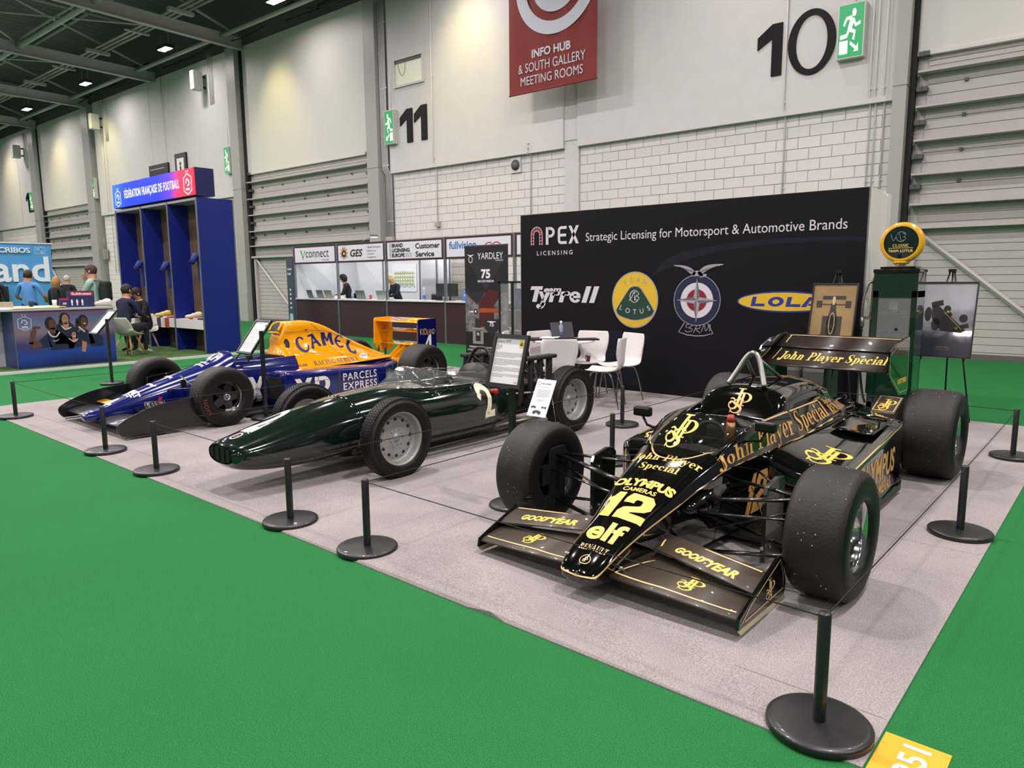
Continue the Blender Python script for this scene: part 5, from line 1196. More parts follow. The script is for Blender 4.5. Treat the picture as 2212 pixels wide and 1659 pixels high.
for sx in (1, -1):
    pm = tpod(sx); part('side_pod', pm, m_blu, tyr); PB = bvh_of(pm)
    mb = MB(); mb.box((min(sx * .38, sx * .69), 4.55, .14), (max(sx * .38, sx * .69), 4.565, .41)); part('radiator_inlet', mb, m_intr, tyr)
    if sx > 0:
        X = merge2(poly2((0, 1), (.26, 1), (.86, 0), (.58, 0)), poly2((.60, 1), (.86, 1), (.30, 0), (.02, 0)))
        XP = merge2(X, rect2(.98, 0, 1.2, 1), rect2(1.1, .80, 1.42, 1), rect2(1.1, .32, 1.42, .50), ring2(1.42, .66, .34, .34, .24, .16, -90, 90))
        decp(tyr, 'lettering', fit(XP, 0, 0, .49, .28), (2, 4.70, .105), (0, 1, 0), (0, 0, 1), (-1, 0, 0), PB, m_dw)
        decp(tyr, 'lettering', merge2(fit(text2d('PARCELS', .012, 0, 1.15), 0, .12, .55, .095), fit(text2d('EXPRESS', .012, 0, 1.15), 0, 0, .55, .095)), (2, 5.39, .17), (0, 1, 0), (0, 0, 1), (-1, 0, 0), PB, m_dw)
        part('pod_vent', ribbon([(.74, 5.34, .42), (.74, 5.32, .25), (.74, 5.34, .09)], .03, PB, .002), mat('slate vent', '#30384a', .3), tyr, fixn=False)
        decp(tyr, 'lettering', fit(XP, 0, 0, .44, .32), (2, 4.34, .09), (0, 1, 0), (0, 0, 1), (-1, 0, 0), bvh_of(tn, tm), m_dw)
        # drawn curved brand word on the engine cover
        Cg = merge2(stroke2([(.62, .78), (.46, .98), (.22, .94), (.06, .66), (.08, .34), (.30, .08), (.56, .12), (.74, .36)], [.16, .10, .15, .22, .22, .16, .12, .10], 5))
        Ag = merge2(poly2((.30, 1.0), (.54, 1.0), (.86, 0), (.60, 0)), stroke2([(.44, .92), (.24, .42), (.02, .02)], [.10, .15, .24], 4), rect2(.20, .30, .64, .44), poly2((.08, 1.0), (.08, .86), (.40, .86), (.40, 1.0)))
        Mg = merge2(poly2((.08, 1), (.36, 1), (.34, 0), (.02, 0)), poly2((.76, 1), (1.02, 1), (1.10, 0), (.82, 0)), poly2((.12, 1), (.38, 1), (.60, .40), (.52, .22)), poly2((.78, 1), (1.0, 1), (.62, .22), (.54, .40)))
        Eg = merge2(stroke2([(.72, .84), (.44, .98), (.16, .82), (.08, .48), (.22, .12), (.50, .04), (.78, .18)], [.14, .10, .16, .24, .20, .13, .12], 5), rect2(.2, .44, .58, .58))
        Lg = merge2(poly2((.10, 1), (.40, 1), (.34, .12), (.06, .12)), stroke2([(.1, .10), (.36, .06), (.62, .10), (.76, .36)], [.2, .2, .18, .08], 4), rect2(.0, .92, .5, 1.0))
        g = []; xo = 0
        for gl, w_, sc, dy, rt in ((Cg, .80, 1.15, -.42, .35), (Ag, .92, 1.05, -.10, .22), (Mg, 1.18, 1.02, .06, .0), (Eg, .86, .95, -.10, -.22), (Lg, .8, 1.0, -.52, -.40)):
            g.append(tf2(gl, sc, sc, xo, dy, rt)); xo += w_ * sc
        decp(tyr, 'lettering', fit(merge2(*g), 0, 0, .92, .315), (2, 5.10, .555), (0, 1, 0), (0, 0, 1), (-1, 0, 0), TC, m_dnavy, cell=.02)
        decp(tyr, 'lettering', fit(serif_text('RACING SERVICE'), 0, 0, .72, .055), (2, 5.25, .47), (0, 1, 0), (0, 0, 1), (-1, 0, 0), TC, m_dnavy, cell=.02)
        decp(tyr, 'lettering', fit(text2d('ALESI', .03), 0, 0, .13, .026), (2, 5.02, .475), (0, 1, 0), (0, 0, 1), (-1, 0, 0), TC, m_dnavy, cell=.02)
        decp(tyr, 'sticker', disc2(0, 0, .075, .035), (2, 6.09, .52), (0, 1, 0), (0, 0, 1), (-1, 0, 0), TC, m_dw, cell=.02)
        decp(tyr, 'lettering', fit(serif_text('III') if False else text2d('311', .03), -.04, -.016, .08, .034), (2, 6.09, .52), (0, 1, 0), (0, 0, 1), (-1, 0, 0), TC, m_dnavy, cell=.02, off=.003)
        decp(tyr, 'badge', poly2((0, .04), (.05, .04), (.025, 0)), (2, 5.26, .885), (0, 1, 0), (0, 0, 1), (-1, 0, 0), TC, mat('badge maroon', '#5a1720', .4), cell=.02)
TN = bvh_of(tn)
def tdec(t, y, w_, h, m=m_dw, x=0): decp(tyr, 'lettering', fit(t, -w_ / 2, 0, w_, h), (x, y, 1.3), (1, 0, 0), (0, 1, 0), (0, 0, -1), TN, m, cell=.02)
four = merge2(([(.52, 1), (.78, 1), (.78, 0), (.52, 0)], [[0, 1, 2, 3]]), ([(.52, 1), (.52, .74), (.22, .36), (0, .36)], [[0, 1, 2, 3]]), rect2(0, .20, 1, .38))
tdec(four, 2.84, .13, .16); tdec(merge2(fit(text2d('UNIPART', .05), 0, .5, 1, .5), rect2(.1, .32, .9, .42), rect2(.2, .14, .8, .24)), 3.06, .26, .12)
tdec(text2d('Tyrrell', .03, .3), 3.30, .22, .06); tdec(text2d('TRISCAR', .02), 3.52, .18, .04)
tdec(merge2(poly2((0, 1), (.16, 1), (.60, 0), (.42, 0)), poly2((.44, 1), (.60, 1), (.18, 0), (0, 0)), rect2(.66, 0, .80, 1), ring2(.82, .70, .2, .3, .13, .14, -90, 90), rect2(.72, .86, .82, 1), rect2(.72, .40, .82, .54)), 4.02, .24, .14)
tdec(fit(text2d('PARCELS', .02), 0, 0, 1, .3), 3.94, .22, .035); tdec(fit(text2d('EXPRESS', .02), 0, 0, 1, .3), 3.88, .22, .035)
decp(tyr, 'sticker', disc2(0, 0, .035), (.18, 4.13, 1.5), (1, 0, 0), (0, 1, 0), (-.5, 0, -1), TN, mat('pink sticker', '#d32a55', .4), cell=.02)
decp(tyr, 'lettering', fit(text2d('E', .04), -.012, -.015, .024, .03), (.18, 4.13, 1.5), (1, 0, 0), (0, 1, 0), (-.5, 0, -1), TN, m_dw, cell=.02, off=.003)
decp(tyr, 'sticker', merge2(rect2(0, 0, .20, .045)), (2, 3.20, .205), (0, 1, 0), (0, 0, 1), (-1, 0, 0), TN, m_dw, cell=.02)
decp(tyr, 'sticker', merge2(rect2(.005, .005, .195, .04)), (2, 3.20, .205), (0, 1, 0), (0, 0, 1), (-1, 0, 0), TN, mat('decal black', '#121216', .4), cell=.02, off=.0025)
decp(tyr, 'lettering', fit(text2d('KONI', .04, 0, 1.2), .02, .012, .16, .022), (2, 3.20, .205), (0, 1, 0), (0, 0, 1), (-1, 0, 0), TN, m_dw, cell=.02, off=.0035)
decp(tyr, 'sticker', stroke2([(.10, -.07), (.17, .085)], .035, 1), (2, 3.20, .205), (0, 1, 0), (0, 0, 1), (-1, 0, 0), TN, mat('decal red', '#b01f35', .4), cell=.02, off=.003)
mb = MB(); mb.lathe([(.11, -.009), (.122, 0), (.11, .009), (.098, 0)], 24, Matrix.Translation(V((0, 4.42, .58))) @ Matrix.Rotation(R(65), 4, 'X'), closed=True); part('steering_wheel', mb, m_intr, tyr)
mb = MB(); mb.box((-.2, 4.85, .2), (.2, 5.0, .62)); mb.box((-.24, 4.24, .2), (.24, 4.26, .58)); part('seat', mb, m_intr, tyr)
for sx in (1, -1):
    mb = MB(); mb.boxc((sx * .36, 4.35, .66), (.09, .04, .05)); mi = part('mirror', mb, m_intr, tyr, bevel=.01)
    mb = MB(); mb.tube([(sx * .36, 4.35, .64), (sx * .28, 4.37, .60)], .008, 6); part('mirror_stalk', mb, m_intr, mi)
m_cf = mat('carbon black', '#141416', .28, coat=.5)
m_cfs = mat('carbon satin grey', '#3a3b3f', .3, coat=.3)
for sx in (1, -1):
    a, b = (.05, .815) if sx > 0 else (-.815, -.05)
    part('front_wing', airfoil(a, b, 2.74, 3.10, .105, .130, .05, 8, .02), m_cfs, tyr); part('front_flap', airfoil(a * 1.0 if sx > 0 else a, b, 3.10, 3.30, .16, .245, .02, 8), m_cf, tyr)
    ep = spline([(2.705, .04), (2.665, .09), (2.67, .16), (2.78, .225), (3.0, .30), (3.24, .335), (3.6, .345), (3.62, .30)], 3) + [(3.56, .03)]
    part('endplate', plate(ep, sx * .826, .01), m_cf, tyr)
    mb = MB(); mb.box((min(sx * .82, sx * .838), 2.72, .018), (max(sx * .82, sx * .838), 3.55, .028)); part('skid', mb, m_silv if False else m_cfs, tyr)
    mb = MB(); mb.prism([(3.0, .10), (3.5, .05), (3.6, .05), (3.5, .25), (3.1, .22)], (sx * .5, 0, 0), (0, 1, 0), (0, 0, 1), (sx, 0, 0), .012); part('brake_duct', mb, m_cf, tyr)
    mb = loft([(3.56, [(sx * .6, .12), (sx * .68, .12), (sx * .68, .42), (sx * .6, .42)]), (3.9, [(sx * .6, .1), (sx * .68, .1), (sx * .68, .46), (sx * .6, .46)])], 2, 1, half=False, lin=True); part('upright', mb, m_hubb, tyr)
mb = airfoil(-.42, -.12, 2.92, 3.02, .235, .255, .01, 6); part('trim_tab', mb, m_yel, tyr)
arms(tyr, both([((.20, 3.45, .36), (.74, 3.72, .42), .014), ((.24, 4.0, .36), (.74, 3.76, .42), .014), ((.17, 3.4, .16), (.74, 3.72, .18), .014), ((.22, 4.05, .12), (.74, 3.76, .18), .014), ((.21, 3.62, .34), (.78, 3.66, .34), .010), ((.18, 3.6, .50), (.72, 3.74, .2), .010), ((.3, 6.4, .38), (.72, 6.64, .42), .013), ((.25, 6.9, .38), (.72, 6.68, .42), .013), ((.25, 6.3, .12), (.72, 6.64, .16), .013)]))
for sx in (1, -1):
    mb = MB(); mb.boxc((sx * .20, 3.62, .42), (.03, .05, .07)); mb.sphere((sx * .225, 3.5, .35), .018, 8, 6); part('arm_mount', mb, m_hubb, tyr)
mb = loft([(6.4, [(0, .12), (.16, .14), (.18, .34), (.10, .44), (0, .45)]), (7.0, [(0, .16), (.10, .18), (.10, .36), (.06, .42), (0, .43)])], 3, 3); part('gearbox', mb, m_yel, tyr)
mb = MB(); mb.box((-.7, 4.1, .03), (.7, 6.3, .05)); mb.box((-.45, 6.3, .05), (.45, 7.1, .07)); mb.box((-.66, 6.25, .40), (.66, 6.5, .42)) if False else None; part('floor_tray', mb, m_hubb, tyr)
mb = MB()
for (x, y) in ((.04, 6.64), (-.04, 6.58)): mb.tube([(x, y, .47), (x, y, .62)], .014, 8)
part('breather', mb, m_hubb, tyr)
for sx in (1, -1):
    pl = [(6.86, .60), (6.87, .965), (6.90, .985), (7.20, .992), (7.21, .985), (7.22, .50), (7.15, .47), (6.92, .48)]
    mb = plate(pl, sx * .495, .02); EP = bvh_of(mb); part('rear_endplate', mb, m_navy if sx > 0 else m_yel, tyr)
    if sx > 0:
        mb = MB(); mb.prism(pl, (.483, 0, 0), (0, 1, 0), (0, 0, 1), (-1, 0, 0), .004); part('endplate_inner', mb, m_yel, tyr)
        decp(tyr, 'lettering', merge2(fit(text2d('KID', .0), 0, 0, .13, .085), fit(text2d('LAND', .0), .135, .0, .15, .075)), (2, 6.90, .765), (0, 1, 0), (0, 0, 1), (-1, 0, 0), EP, mat('kid gold', '#c8a24a', .4), cell=.03)
        decp(tyr, 'race_number', fit(four, 0, 0, .17, .26), (2, 6.98, .50), (0, 1, 0), (0, 0, 1), (-1, 0, 0), EP, m_dw)
for i, (y0, y1, z0, z1, th) in enumerate(((6.89, 7.06, .935, .965, .02), (7.05, 7.20, .955, .985, .014), (6.99, 7.12, .79, .83, .03), (6.97, 7.13, .60, .63, .025))): part('rear_wing', airfoil(-.485, .485, y0, y1, z0, z1, th, 8), m_yel, tyr)
sg = merge2(stroke2([(0, .1), (.1, .5), (.16, .1), (.22, .4), (.3, .1), (.42, .8), (.46, .1), (.55, .5), (.62, .1), (.8, .3), (1, .05)], .05, 4)); mb = MB(); flat2mb(fit(sg, 0, 0, .36, .045), (-.02, 6.93, .962), (1, 0, 0), (0, .97, .22), .0, mb); part('signature', mb, m_intr, tyr, fixn=False)
for x in (-.06, .06):
    mb = MB(); mb.prism([(6.75, .43), (6.90, .43), (7.10, .60), (7.00, .60)], (x, 0, 0), (0, 1, 0), (0, 0, 1), (1, 0, 0), .012); part('wing_pylon', mb, m_yel, tyr)
for sx in (1, -1):
    wheel(tyr, sx * .83, 3.745, .318, .318, .27, .170, sx, 'slickb'); wheel(tyr, sx * .80, 6.67, .332, .332, .37, .168, sx, 'slick' if False else 'slickb')
# red brand lettering on the blue car's tyres
mb = MB()
for (yc, sx) in ((3.745, 1),):
    for rad, a0 in ((.235, R(200)),):
        tx = fit(text2d('AVON', -.0, 0, 1.1), -.085, 0, .17, .048)
        for (x, y), _ in zip(tx[0], tx[0]): pass
        pts = [((sx * (.83 + .137)), yc + (rad + y) * cos(a0 - x / rad), .318 + (rad + y) * sin(a0 - x / rad)) for x, y in tx[0]]
        mb.add(pts, tx[1], False)
part('lettering', mb, mat('dull red tyre lettering', '#7a3a30', .6), tyr, fixn=False)
mb = MB(); tx = fit(text2d('SPEEDLINE', .02), -.06, 0, .12, .018); pts = [(.83 + .116, 3.745 + (.148 + y * -1) * cos(R(-80) + x / .15), .318 + (.148 - y) * sin(R(-80) + x / .15)) for x, y in tx[0]]; mb.add(pts, tx[1], False); part('lettering', mb, m_dw, tyr, fixn=False)
# ------------------------------------------------------------------ barrier posts and elastic cords
m_post = mat('satin black post', '#17191a', .38, coat=.15)
m_cord = mat('black elastic cord', '#151515', .8)
mb = MB(); mb.lathe([(0, .031), (.150, .031), (.168, .028), (.174, .022), (.175, .004), (.172, 0), (0, 0)], 56); base_mb = mb
def post_lab(n): return n
PO = [(-.714, 2.421, 'black barrier post nearest the camera at the front right corner of the grey carpet'),
      (-3.255, 2.453, 'black barrier post in front row just left of the black wing car'),
      (-4.028, 2.435, 'black barrier post standing before the nose of the green car'),
      (-5.997, 2.425, 'black barrier post in the front row right beside the blue car wing'),
      (-7.084, 2.428, 'black barrier post overlapping the tip of the blue car nose'),
      (-9.774, 2.427, 'black barrier post furthest left, alone at the carpet corner'),
      (-.707, 4.923, 'black barrier post at the right carpet edge below the rear slick tyre'),
      (-.717, 7.337, 'black barrier post at the right frame edge beside the easel foot'),
      (-3.274, 5.043, 'black barrier post between the green and black cars, the nearer of the two'),
      (-4.047, 6.421, 'black barrier post between the green and black cars, farther, below the white chairs')]
root = None
for x, y, lab in PO:
    if root is None:
        root = thing('barrier_post', lab, 'barrier post', (x, y, .006), group='museum barrier posts around the cars')
        part('base', base_mb, m_post, root)
        mb = MB(); mb.lathe([(.0215, .031), (.0215, .418), (.019, .422), (0, .423)], 24); part('post', mb, m_post, root)
        mb = MB(); mb.lathe([(.006, .0), (.006, .008)], 8, Matrix.Translation(V((0, 0, .402))) @ Matrix.Rotation(pi / 2, 4, 'X')); part('cord_clip', mb, m_cord, root)
    else:
        dup(root, loc=(x, y, .006), label=lab)
def cord(a, b, lab, z=.412, z2=.412):
    mb = MB(); mb.tube([(a[0], a[1], z), ((a[0] + b[0]) / 2, (a[1] + b[1]) / 2, (z + z2) / 2 - .004), (b[0], b[1], z2)], .0028, 6)
    single('elastic_rope', mb, m_cord, lab, 'rope', group='elastic barrier cords')
P = {i: (PO[i][0], PO[i][1]) for i in range(10)}
cord(P[0], P[1], 'thin black cord across the front of the black and gold car')
cord(P[0], P[6], 'thin black cord from the nearest post back along the right edge past the front tyre')
cord(P[6], P[7], 'thin black cord along the right edge behind the rear slick tyre')
cord(P[7], (-3.27, 7.6), 'thin black cord behind the rear of the black and gold car')
cord(P[1], P[8], 'thin black cord between the green and black cars running away from the front row')
cord(P[8], (-3.27, 7.6), 'thin black cord continuing from the nearer inner post to behind the roll hoop')
cord(P[2], P[9], 'thin black cord crossing in front of the green car wheels')
cord(P[2], P[3], 'thin black cord across the nose of the green car')
cord(P[3], (-6.0, 6.6), 'thin black cord crossing the front wheel of the blue car and running rearwards')
cord(P[4], (-7.08, 6.4), 'thin black cord crossing the blue car side above the white letters')
cord(P[4], P[5], 'thin black cord in front of the blue car wing')
cord(P[5], (-9.77, 7.4), 'thin black cord along the far left side of the carpet')
# ------------------------------------------------------------------ framed information boards on posts
m_frame = mat('black frame', '#101211', .4); m_paper = mat('paper white', '#e3e2e4', .6); m_ink = mat('ink grey', '#55555c', .7)
m_dgp = mat('dark green-black tube', '#111a18', .35)
def lines2(x0, x1, y1, n, dy, th=.0022, rn=None, gaps=()):
    g = []; rn = rn or random.Random(2)
    for i in range(n):
        if i in gaps: continue
        e = x1 if (i + 1) not in gaps and i != n - 1 else x0 + (x1 - x0) * rn.uniform(.3, .8)
        x = x0; y = y1 - i * dy
        while x < e:
            w_ = rn.uniform(.008, .022); g.append(rect2(x, y, min(x + w_, e), y + th)); x += w_ + .003
    return merge2(*g)
def info_stand(x, y, w_, x0, y0, z0, y1, z1, title, lab, badge=None, post_top=None):
    """post at (x,y); board lower edge at (x0..x0+w_, y0, z0), upper edge at (y1, z1)"""
    t = thing('information_stand', lab, 'sign stand', (x, y, .006), group='framed information boards on posts'); OFF[t.name] = (x, y, .006)
    U = V((1, 0, 0)); W_ = (V((0, y1 - y0, z1 - z0))).normalized(); N = U.cross(W_); Lh = hypot(y1 - y0, z1 - z0); O = V((x0, y0, z0))
    mb = MB(); mb.lathe([(0, .03), (.15, .03), (.165, .02), (.165, 0), (0, 0)], 40, Matrix.Translation(V((x, y, .006)))); part('base', mb, m_post, t)
    mb = MB(); pt = post_top or (z0 + .10); mb.box((x - .018, y - .018, .03), (x + .018, y + .018, pt)); part('post', mb, m_dgp, t)
    f = .024
    mb = MB()
    for (a, b, c, d) in ((0, w_, 0, f), (0, w_, Lh - f, Lh), (0, f, f, Lh - f), (w_ - f, w_, f, Lh - f)): mb.prism([(a, c), (b, c), (b, d), (a, d)], O, U, W_, N, .016)
    part('frame', mb, m_frame, t)
    mb = MB(); mb.prism([(0, 0), (w_, 0), (w_, Lh), (0, Lh)], O, U, W_, N, -.008); part('backing', mb, m_frame, t)
    mb = MB(); mb.prism([(f, f), (w_ - f, f), (w_ - f, Lh - f), (f, Lh - f)], O, U, W_, N, .004); part('sheet', mb, m_paper, t)
    k = w_ / .27
    g = merge2(fit(text2d(title), f + .012, Lh - f - .030, .105 * k, .0145), lines2(f + .012, f + .06, Lh - .075, 4, .0085, .002), lines2(f + .012, w_ - f - .01, Lh - .125, max(4, int((Lh - .18) / .009)), .009, .0022, gaps=(4, 10, 15, 19)), fit(text2d('APEX'), w_ - f - .045, f + .01, .03, .008))
    part('print', flat2mb(g, O, U, W_, .0052), m_ink, t, fixn=False)
    if badge == 'oval':
        cx, cy = w_ - f - .03, Lh - f - .036
        part('badge', flat2mb(disc2(cx, cy, .022, .026), O, U, W_, .0055), mat('badge yellow', '#e2c33a', .5), t, fixn=False)
        part('badge', flat2mb(poly2((cx - .015, cy - .008), (cx, cy - .014), (cx + .015, cy - .008), (cx, cy + .014)), O, U, W_, .006), mat('badge green', '#1e4a35', .5), t, fixn=False)
    elif badge: part('badge', flat2mb(merge2(stroke2([(w_ - f - .05, Lh - f - .03), (w_ - f - .015, Lh - f - .075)], .012, 1), stroke2([(w_ - f - .015, Lh - f - .03), (w_ - f - .05, Lh - f - .06)], .010, 1)), O, U, W_, .0055), m_frame, t, fixn=False)
    return t
info_stand(-3.14, 3.605, .30, -3.275, 3.50, .845, 3.60, 1.185, 'Lotus 97T', 'framed white sheet with yellow oval badge on black post left of the black car', 'oval', .88)
info_stand(-7.392, 4.23, .33, -7.80, 4.14, .735, 4.42, 1.10, 'BRM P578', 'framed white information board on a black post between the blue and green cars', 'x', 1.0)
info_stand(-11.83, 4.23, .34, -12.28, 4.12, .765, 4.44, 1.12, 'Tyrrell 018', 'framed white information board on a thin black post furthest left before the blue counter', None, 1.0)
# small acrylic easel sign beside the green car
t = thing('tabletop_sign', 'white leaflet sign with tiny car drawings on a wire stand beside the green car', 'sign', (-3.70, 4.70, .006)); OFF[t.name] = (-3.70, 4.70, .006)
O = V((-3.86, 4.62, .405)); U = V((1, 0, 0)); W_ = V((0, .16, .30)).normalized(); N = U.cross(W_); Lh = .335; w_ = .20
mb = MB(); mb.prism([(0, 0), (w_, 0), (w_, Lh), (0, Lh)], O, U, W_, N, .004); part('sheet', mb, m_paper, t)
g = merge2(ring2(.035, .295, .016, .016, .003, .003), fit(text2d('Revs Institute', .02), .06, .289, .10, .014), lines2(.02, .18, .262, 1, .01, .0018), lines2(.035, .17, .235, 6, .012, .0024), lines2(.06, .14, .145, 2, .010, .0022),
           tf2(merge2(rect2(0, 0, .05, .008), disc2(.01, .004, .010), disc2(.042, .004, .010), rect2(.015, .006, .035, .018)), 1, 1, .02, .075), tf2(merge2(rect2(0, 0, .05, .008), disc2(.01, .004, .010), disc2(.042, .004, .010)), 1, 1, .13, .08), tf2(merge2(rect2(0, 0, .08, .014), disc2(.012, .004, .016), disc2(.068, .004, .016), rect2(.02, .01, .06, .026)), 1, 1, .055, .03))
part('print', flat2mb(g, O, U, W_, .005), m_ink, t, fixn=False)
mb = MB()
for x in (-3.85, -3.67): mb.tube([(x, 4.79, .72), (x, 4.625, .40), (x, 4.60, .006)], .003, 6); mb.tube([(x, 4.72, .58), (x, 4.86, .006)], .003, 6)
part('wire_leg', mb, m_chrome, t)
# floor number tile, cut by the frame
t = thing('floor_number', 'orange floor sticker with white stand number at the carpet corner', 'sticker', (-.44, 2.42, 0)); OFF[t.name] = (-.44, 2.42, 0)
mb = MB(); mb.box((-.532, 2.22, 0), (-.335, 2.553, .003)); part('tile', mb, mat('orange vinyl', '#f4a42a', .4), t)
g = fit(text2d('F251', .02), 0, 0, .235, .085)
part('lettering', flat2mb(g, (-.462, 2.505 - .235 - .0, .0045), (0, 1, 0), (-1, 0, 0), 0) if False else flat2mb(g, (-.385, 2.285, .0045), (0, 1, 0), (-1, 0, 0), 0), m_paper, t, fixn=False)
# ------------------------------------------------------------------ display wall behind the cars
m_bg = mat('black graphic fabric', '#0a0b0f', .6, spec=.2); m_bg2 = mat('black graphic fabric facet', '#121622', .6, spec=.2); m_bg3 = mat('grey swoosh print', '#161923', .6, spec=.2)
m_lt = mat('graphic light grey', '#c9c7cb', .5); m_ylw = mat('graphic yellow', '#d2ae28', .5); m_grn = mat('graphic green', '#16382a', .5); m_sil = mat('graphic silver', '#97979d', .45)
m_nvy = mat('graphic navy', '#151d3c', .5); m_grd = mat('graphic red', '#7d1522', .5); m_blu2 = mat('graphic blue', '#1f3488', .5)
aw = thing('display_wall', 'big black display wall with motorsport brand logos behind the chairs', 'display wall', (-4.8, 8.9, .006)); OFF[aw.name] = (-4.8, 8.9, 0)
mb = MB(); mb.box((-7.23, 8.55, 0), (-2.31, 9.17, 2.5)); part('core', mb, mat('wall side white', '#d9d5cf', .6), aw)
mb = MB(); mb.box((-7.228, 8.54, .0), (-2.318, 8.549, 2.498)); part('graphic_front', mb, m_bg, aw)
mb = MB(); mb.box((-7.24, 8.535, 0), (-7.229, 8.56, 2.5)); mb.box((-2.317, 8.537, 0), (-2.306, 8.56, 2.5)); part('frame_edge', mb, mat('aluminium', '#8b8d90', .35, metal=.7), aw)
mb = MB(); mb.box((-2.31, 9.1, .02), (-2.27, 9.25, 2.47)); part('side_panel', mb, mat('wall side white', '#d9d5cf', .6), aw)
def AF(t, m, name='logo', off=.001): return part(name, flat2mb(t, (0, 8.54, 0), (1, 0, 0), (0, 0, 1), off), m, aw, fixn=False)
AF(poly2((-5.42, .82), (-5.06, .08), (-5.75, .08), (-5.62, .82)), m_bg2, 'facet')
AF(stroke2([(-4.95, 1.58), (-4.7, 1.74), (-4.35, 1.85), (-3.75, 1.93), (-3.18, 1.965), (-2.33, 1.95)], [.012, .12, .10, .075, .06, .045], 8), m_bg3, 'swoosh')
arch = merge2(ring2(-6.925, 2.20, .112, .115, .010, .010, 0, 180, 40), ring2(-6.925, 2.20, .058, .058, .008, .008, 0, 180, 30), rect2(-7.037, 2.045, -7.027, 2.20), rect2(-6.823, 2.045, -6.813, 2.20), rect2(-6.983, 2.045, -6.975, 2.20), rect2(-6.875, 2.045, -6.867, 2.20))
AF(arch, m_lt)
rr = []
for k in range(4): rr += [rect2(-7.026, 2.05 + k * .045, -6.984, 2.074 + k * .045), rect2(-6.866, 2.05 + k * .045, -6.824, 2.074 + k * .045)]
for k in range(7):
    a = R(18 + k * 24); rr.append(tf2(rect2(.060, -.011, .104, .011), 1, 1, -6.925, 2.20, a))
AF(merge2(*rr), mat('graphic coral', '#a8465a', .5), off=.0015)
PEX = merge2(rect2(0, 0, .05, .25), ring2(.08, .175, .095, .075, .045, .04, -90, 90), rect2(.04, .21, .085, .25), rect2(.04, .10, .085, .14),
             tf2(merge2(ring2(.07, .06, .07, .06, .045, .04, 180, 270), ring2(.07, .19, .07, .06, .045, .04, 90, 180), rect2(0, .06, .045, .19), rect2(.07, 0, .17, .04), rect2(.07, .21, .17, .25), rect2(.045, .105, .16, .145)), 1, 1, .235, 0),
             tf2(merge2(poly2((0, .25), (.055, .25), (.195, 0), (.14, 0)), poly2((.14, .25), (.195, .25), (.055, 0), (0, 0))), 1, 1, .44, 0))
AF(fit(PEX, -6.75, 2.045, .60, .255), m_lt, 'lettering')
AF(fit(text2d('LICENSING', .01, 0, 1.5), -6.92, 1.893, .66, .062), m_lt, 'lettering')
AF(fit(text2d('Strategic Licensing for Motorsport & Automotive Brands'), -6.03, 2.03, 3.51, .155), m_lt, 'lettering')
# team wordmark, slanted block script
TYR = merge2(
    poly2((.05, 1), (.62, 1), (.58, .80), (.44, .80), (.30, .14), (.08, .14), (.22, .80), (0, .80)),
    tf2(merge2(poly2((.40, .72), (.60, .72), (.68, .42), (.62, .14)), poly2((.80, .72), (1.0, .72), (.62, -.10), (.44, -.02)), disc2(.42, -.10, .14, .13), stroke2([(.42, -.20), (.56, -.14), (.66, .1)], [.05, .14, .2], 4)), 1, 1, 0, 0),
    poly2((1.00, .72), (1.20, .72), (1.08, .14), (.88, .14)), disc2(1.30, .62, .12, .12), stroke2([(1.10, .5), (1.20, .62), (1.32, .64)], .14, 3),
    poly2((1.48, .72), (1.68, .72), (1.56, .14), (1.36, .14)), disc2(1.78, .62, .12, .12), stroke2([(1.58, .5), (1.68, .62), (1.80, .64)], .14, 3),
    ring2(2.12, .43, .26, .30, .17, .13, 20, 330), rect2(1.95, .38, 2.36, .50),
    poly2((2.62, 1), (2.84, 1), (2.62, .14), (2.40, .14)), poly2((2.96, 1), (3.18, 1), (2.96, .14), (2.74, .14)))
AF(fit(TYR, -7.05, 1.10, 1.26, .335), m_lt, 'lettering')
AF(fit(text2d('eam', .04, .25), -6.79, 1.345, .33, .062), m_lt, 'lettering')
# oval badge
AF(disc2(-5.213, 1.252, .362, .382, 56), m_sil, off=.001); AF(disc2(-5.213, 1.252, .345, .365, 56), m_ylw, off=.0018)
def rtri(s_, cx, cy):
    p = [(-.30, -.12), (-.24, -.18), (0, -.235), (.24, -.18), (.30, -.12), (.29, -.07), (.12, .17), (.05, .23), (-.05, .23), (-.12, .17), (-.29, -.07)]
    q = spline(p, 4, closed=True); return [(cx + x * s_, cy + y * s_) for x, y in q], [list(range(len(q)))]
AF(rtri(1.0, -5.208, 1.205), m_sil, off=.0025); AF(rtri(.955, -5.208, 1.205), m_grn, off=.0032)
def arc_text(s, cx, cy, rad, a0, a1, h, flip=False, bold=0.0, w_=None):
    g = []; n = len(s)
    for i, ch in enumerate(s):
        if ch == ' ': continue
        a = R(a0 + (a1 - a0) * i / max(1, n - 1)); t = text2d(ch, bold); xs = [p[0] for p in t[0]]; sc = h / .72
        t = tf2(t, sc, sc, -sc * (min(xs) + max(xs)) / 2, 0); rot = (a - pi / 2) if not flip else (a + pi / 2)
        g.append(tf2(t, 1, 1, cx + (rad if not flip else rad) * cos(a), cy + rad * sin(a), rot))
    return merge2(*g)
AF(arc_text('TEAM', -5.213, 1.24, .255, 122, 58, .066), m_sil, 'lettering', .003)
AF(arc_text('LOTUS', -5.208, 1.55, .49, 242, 298, .068, True), m_lt, 'lettering', .004)
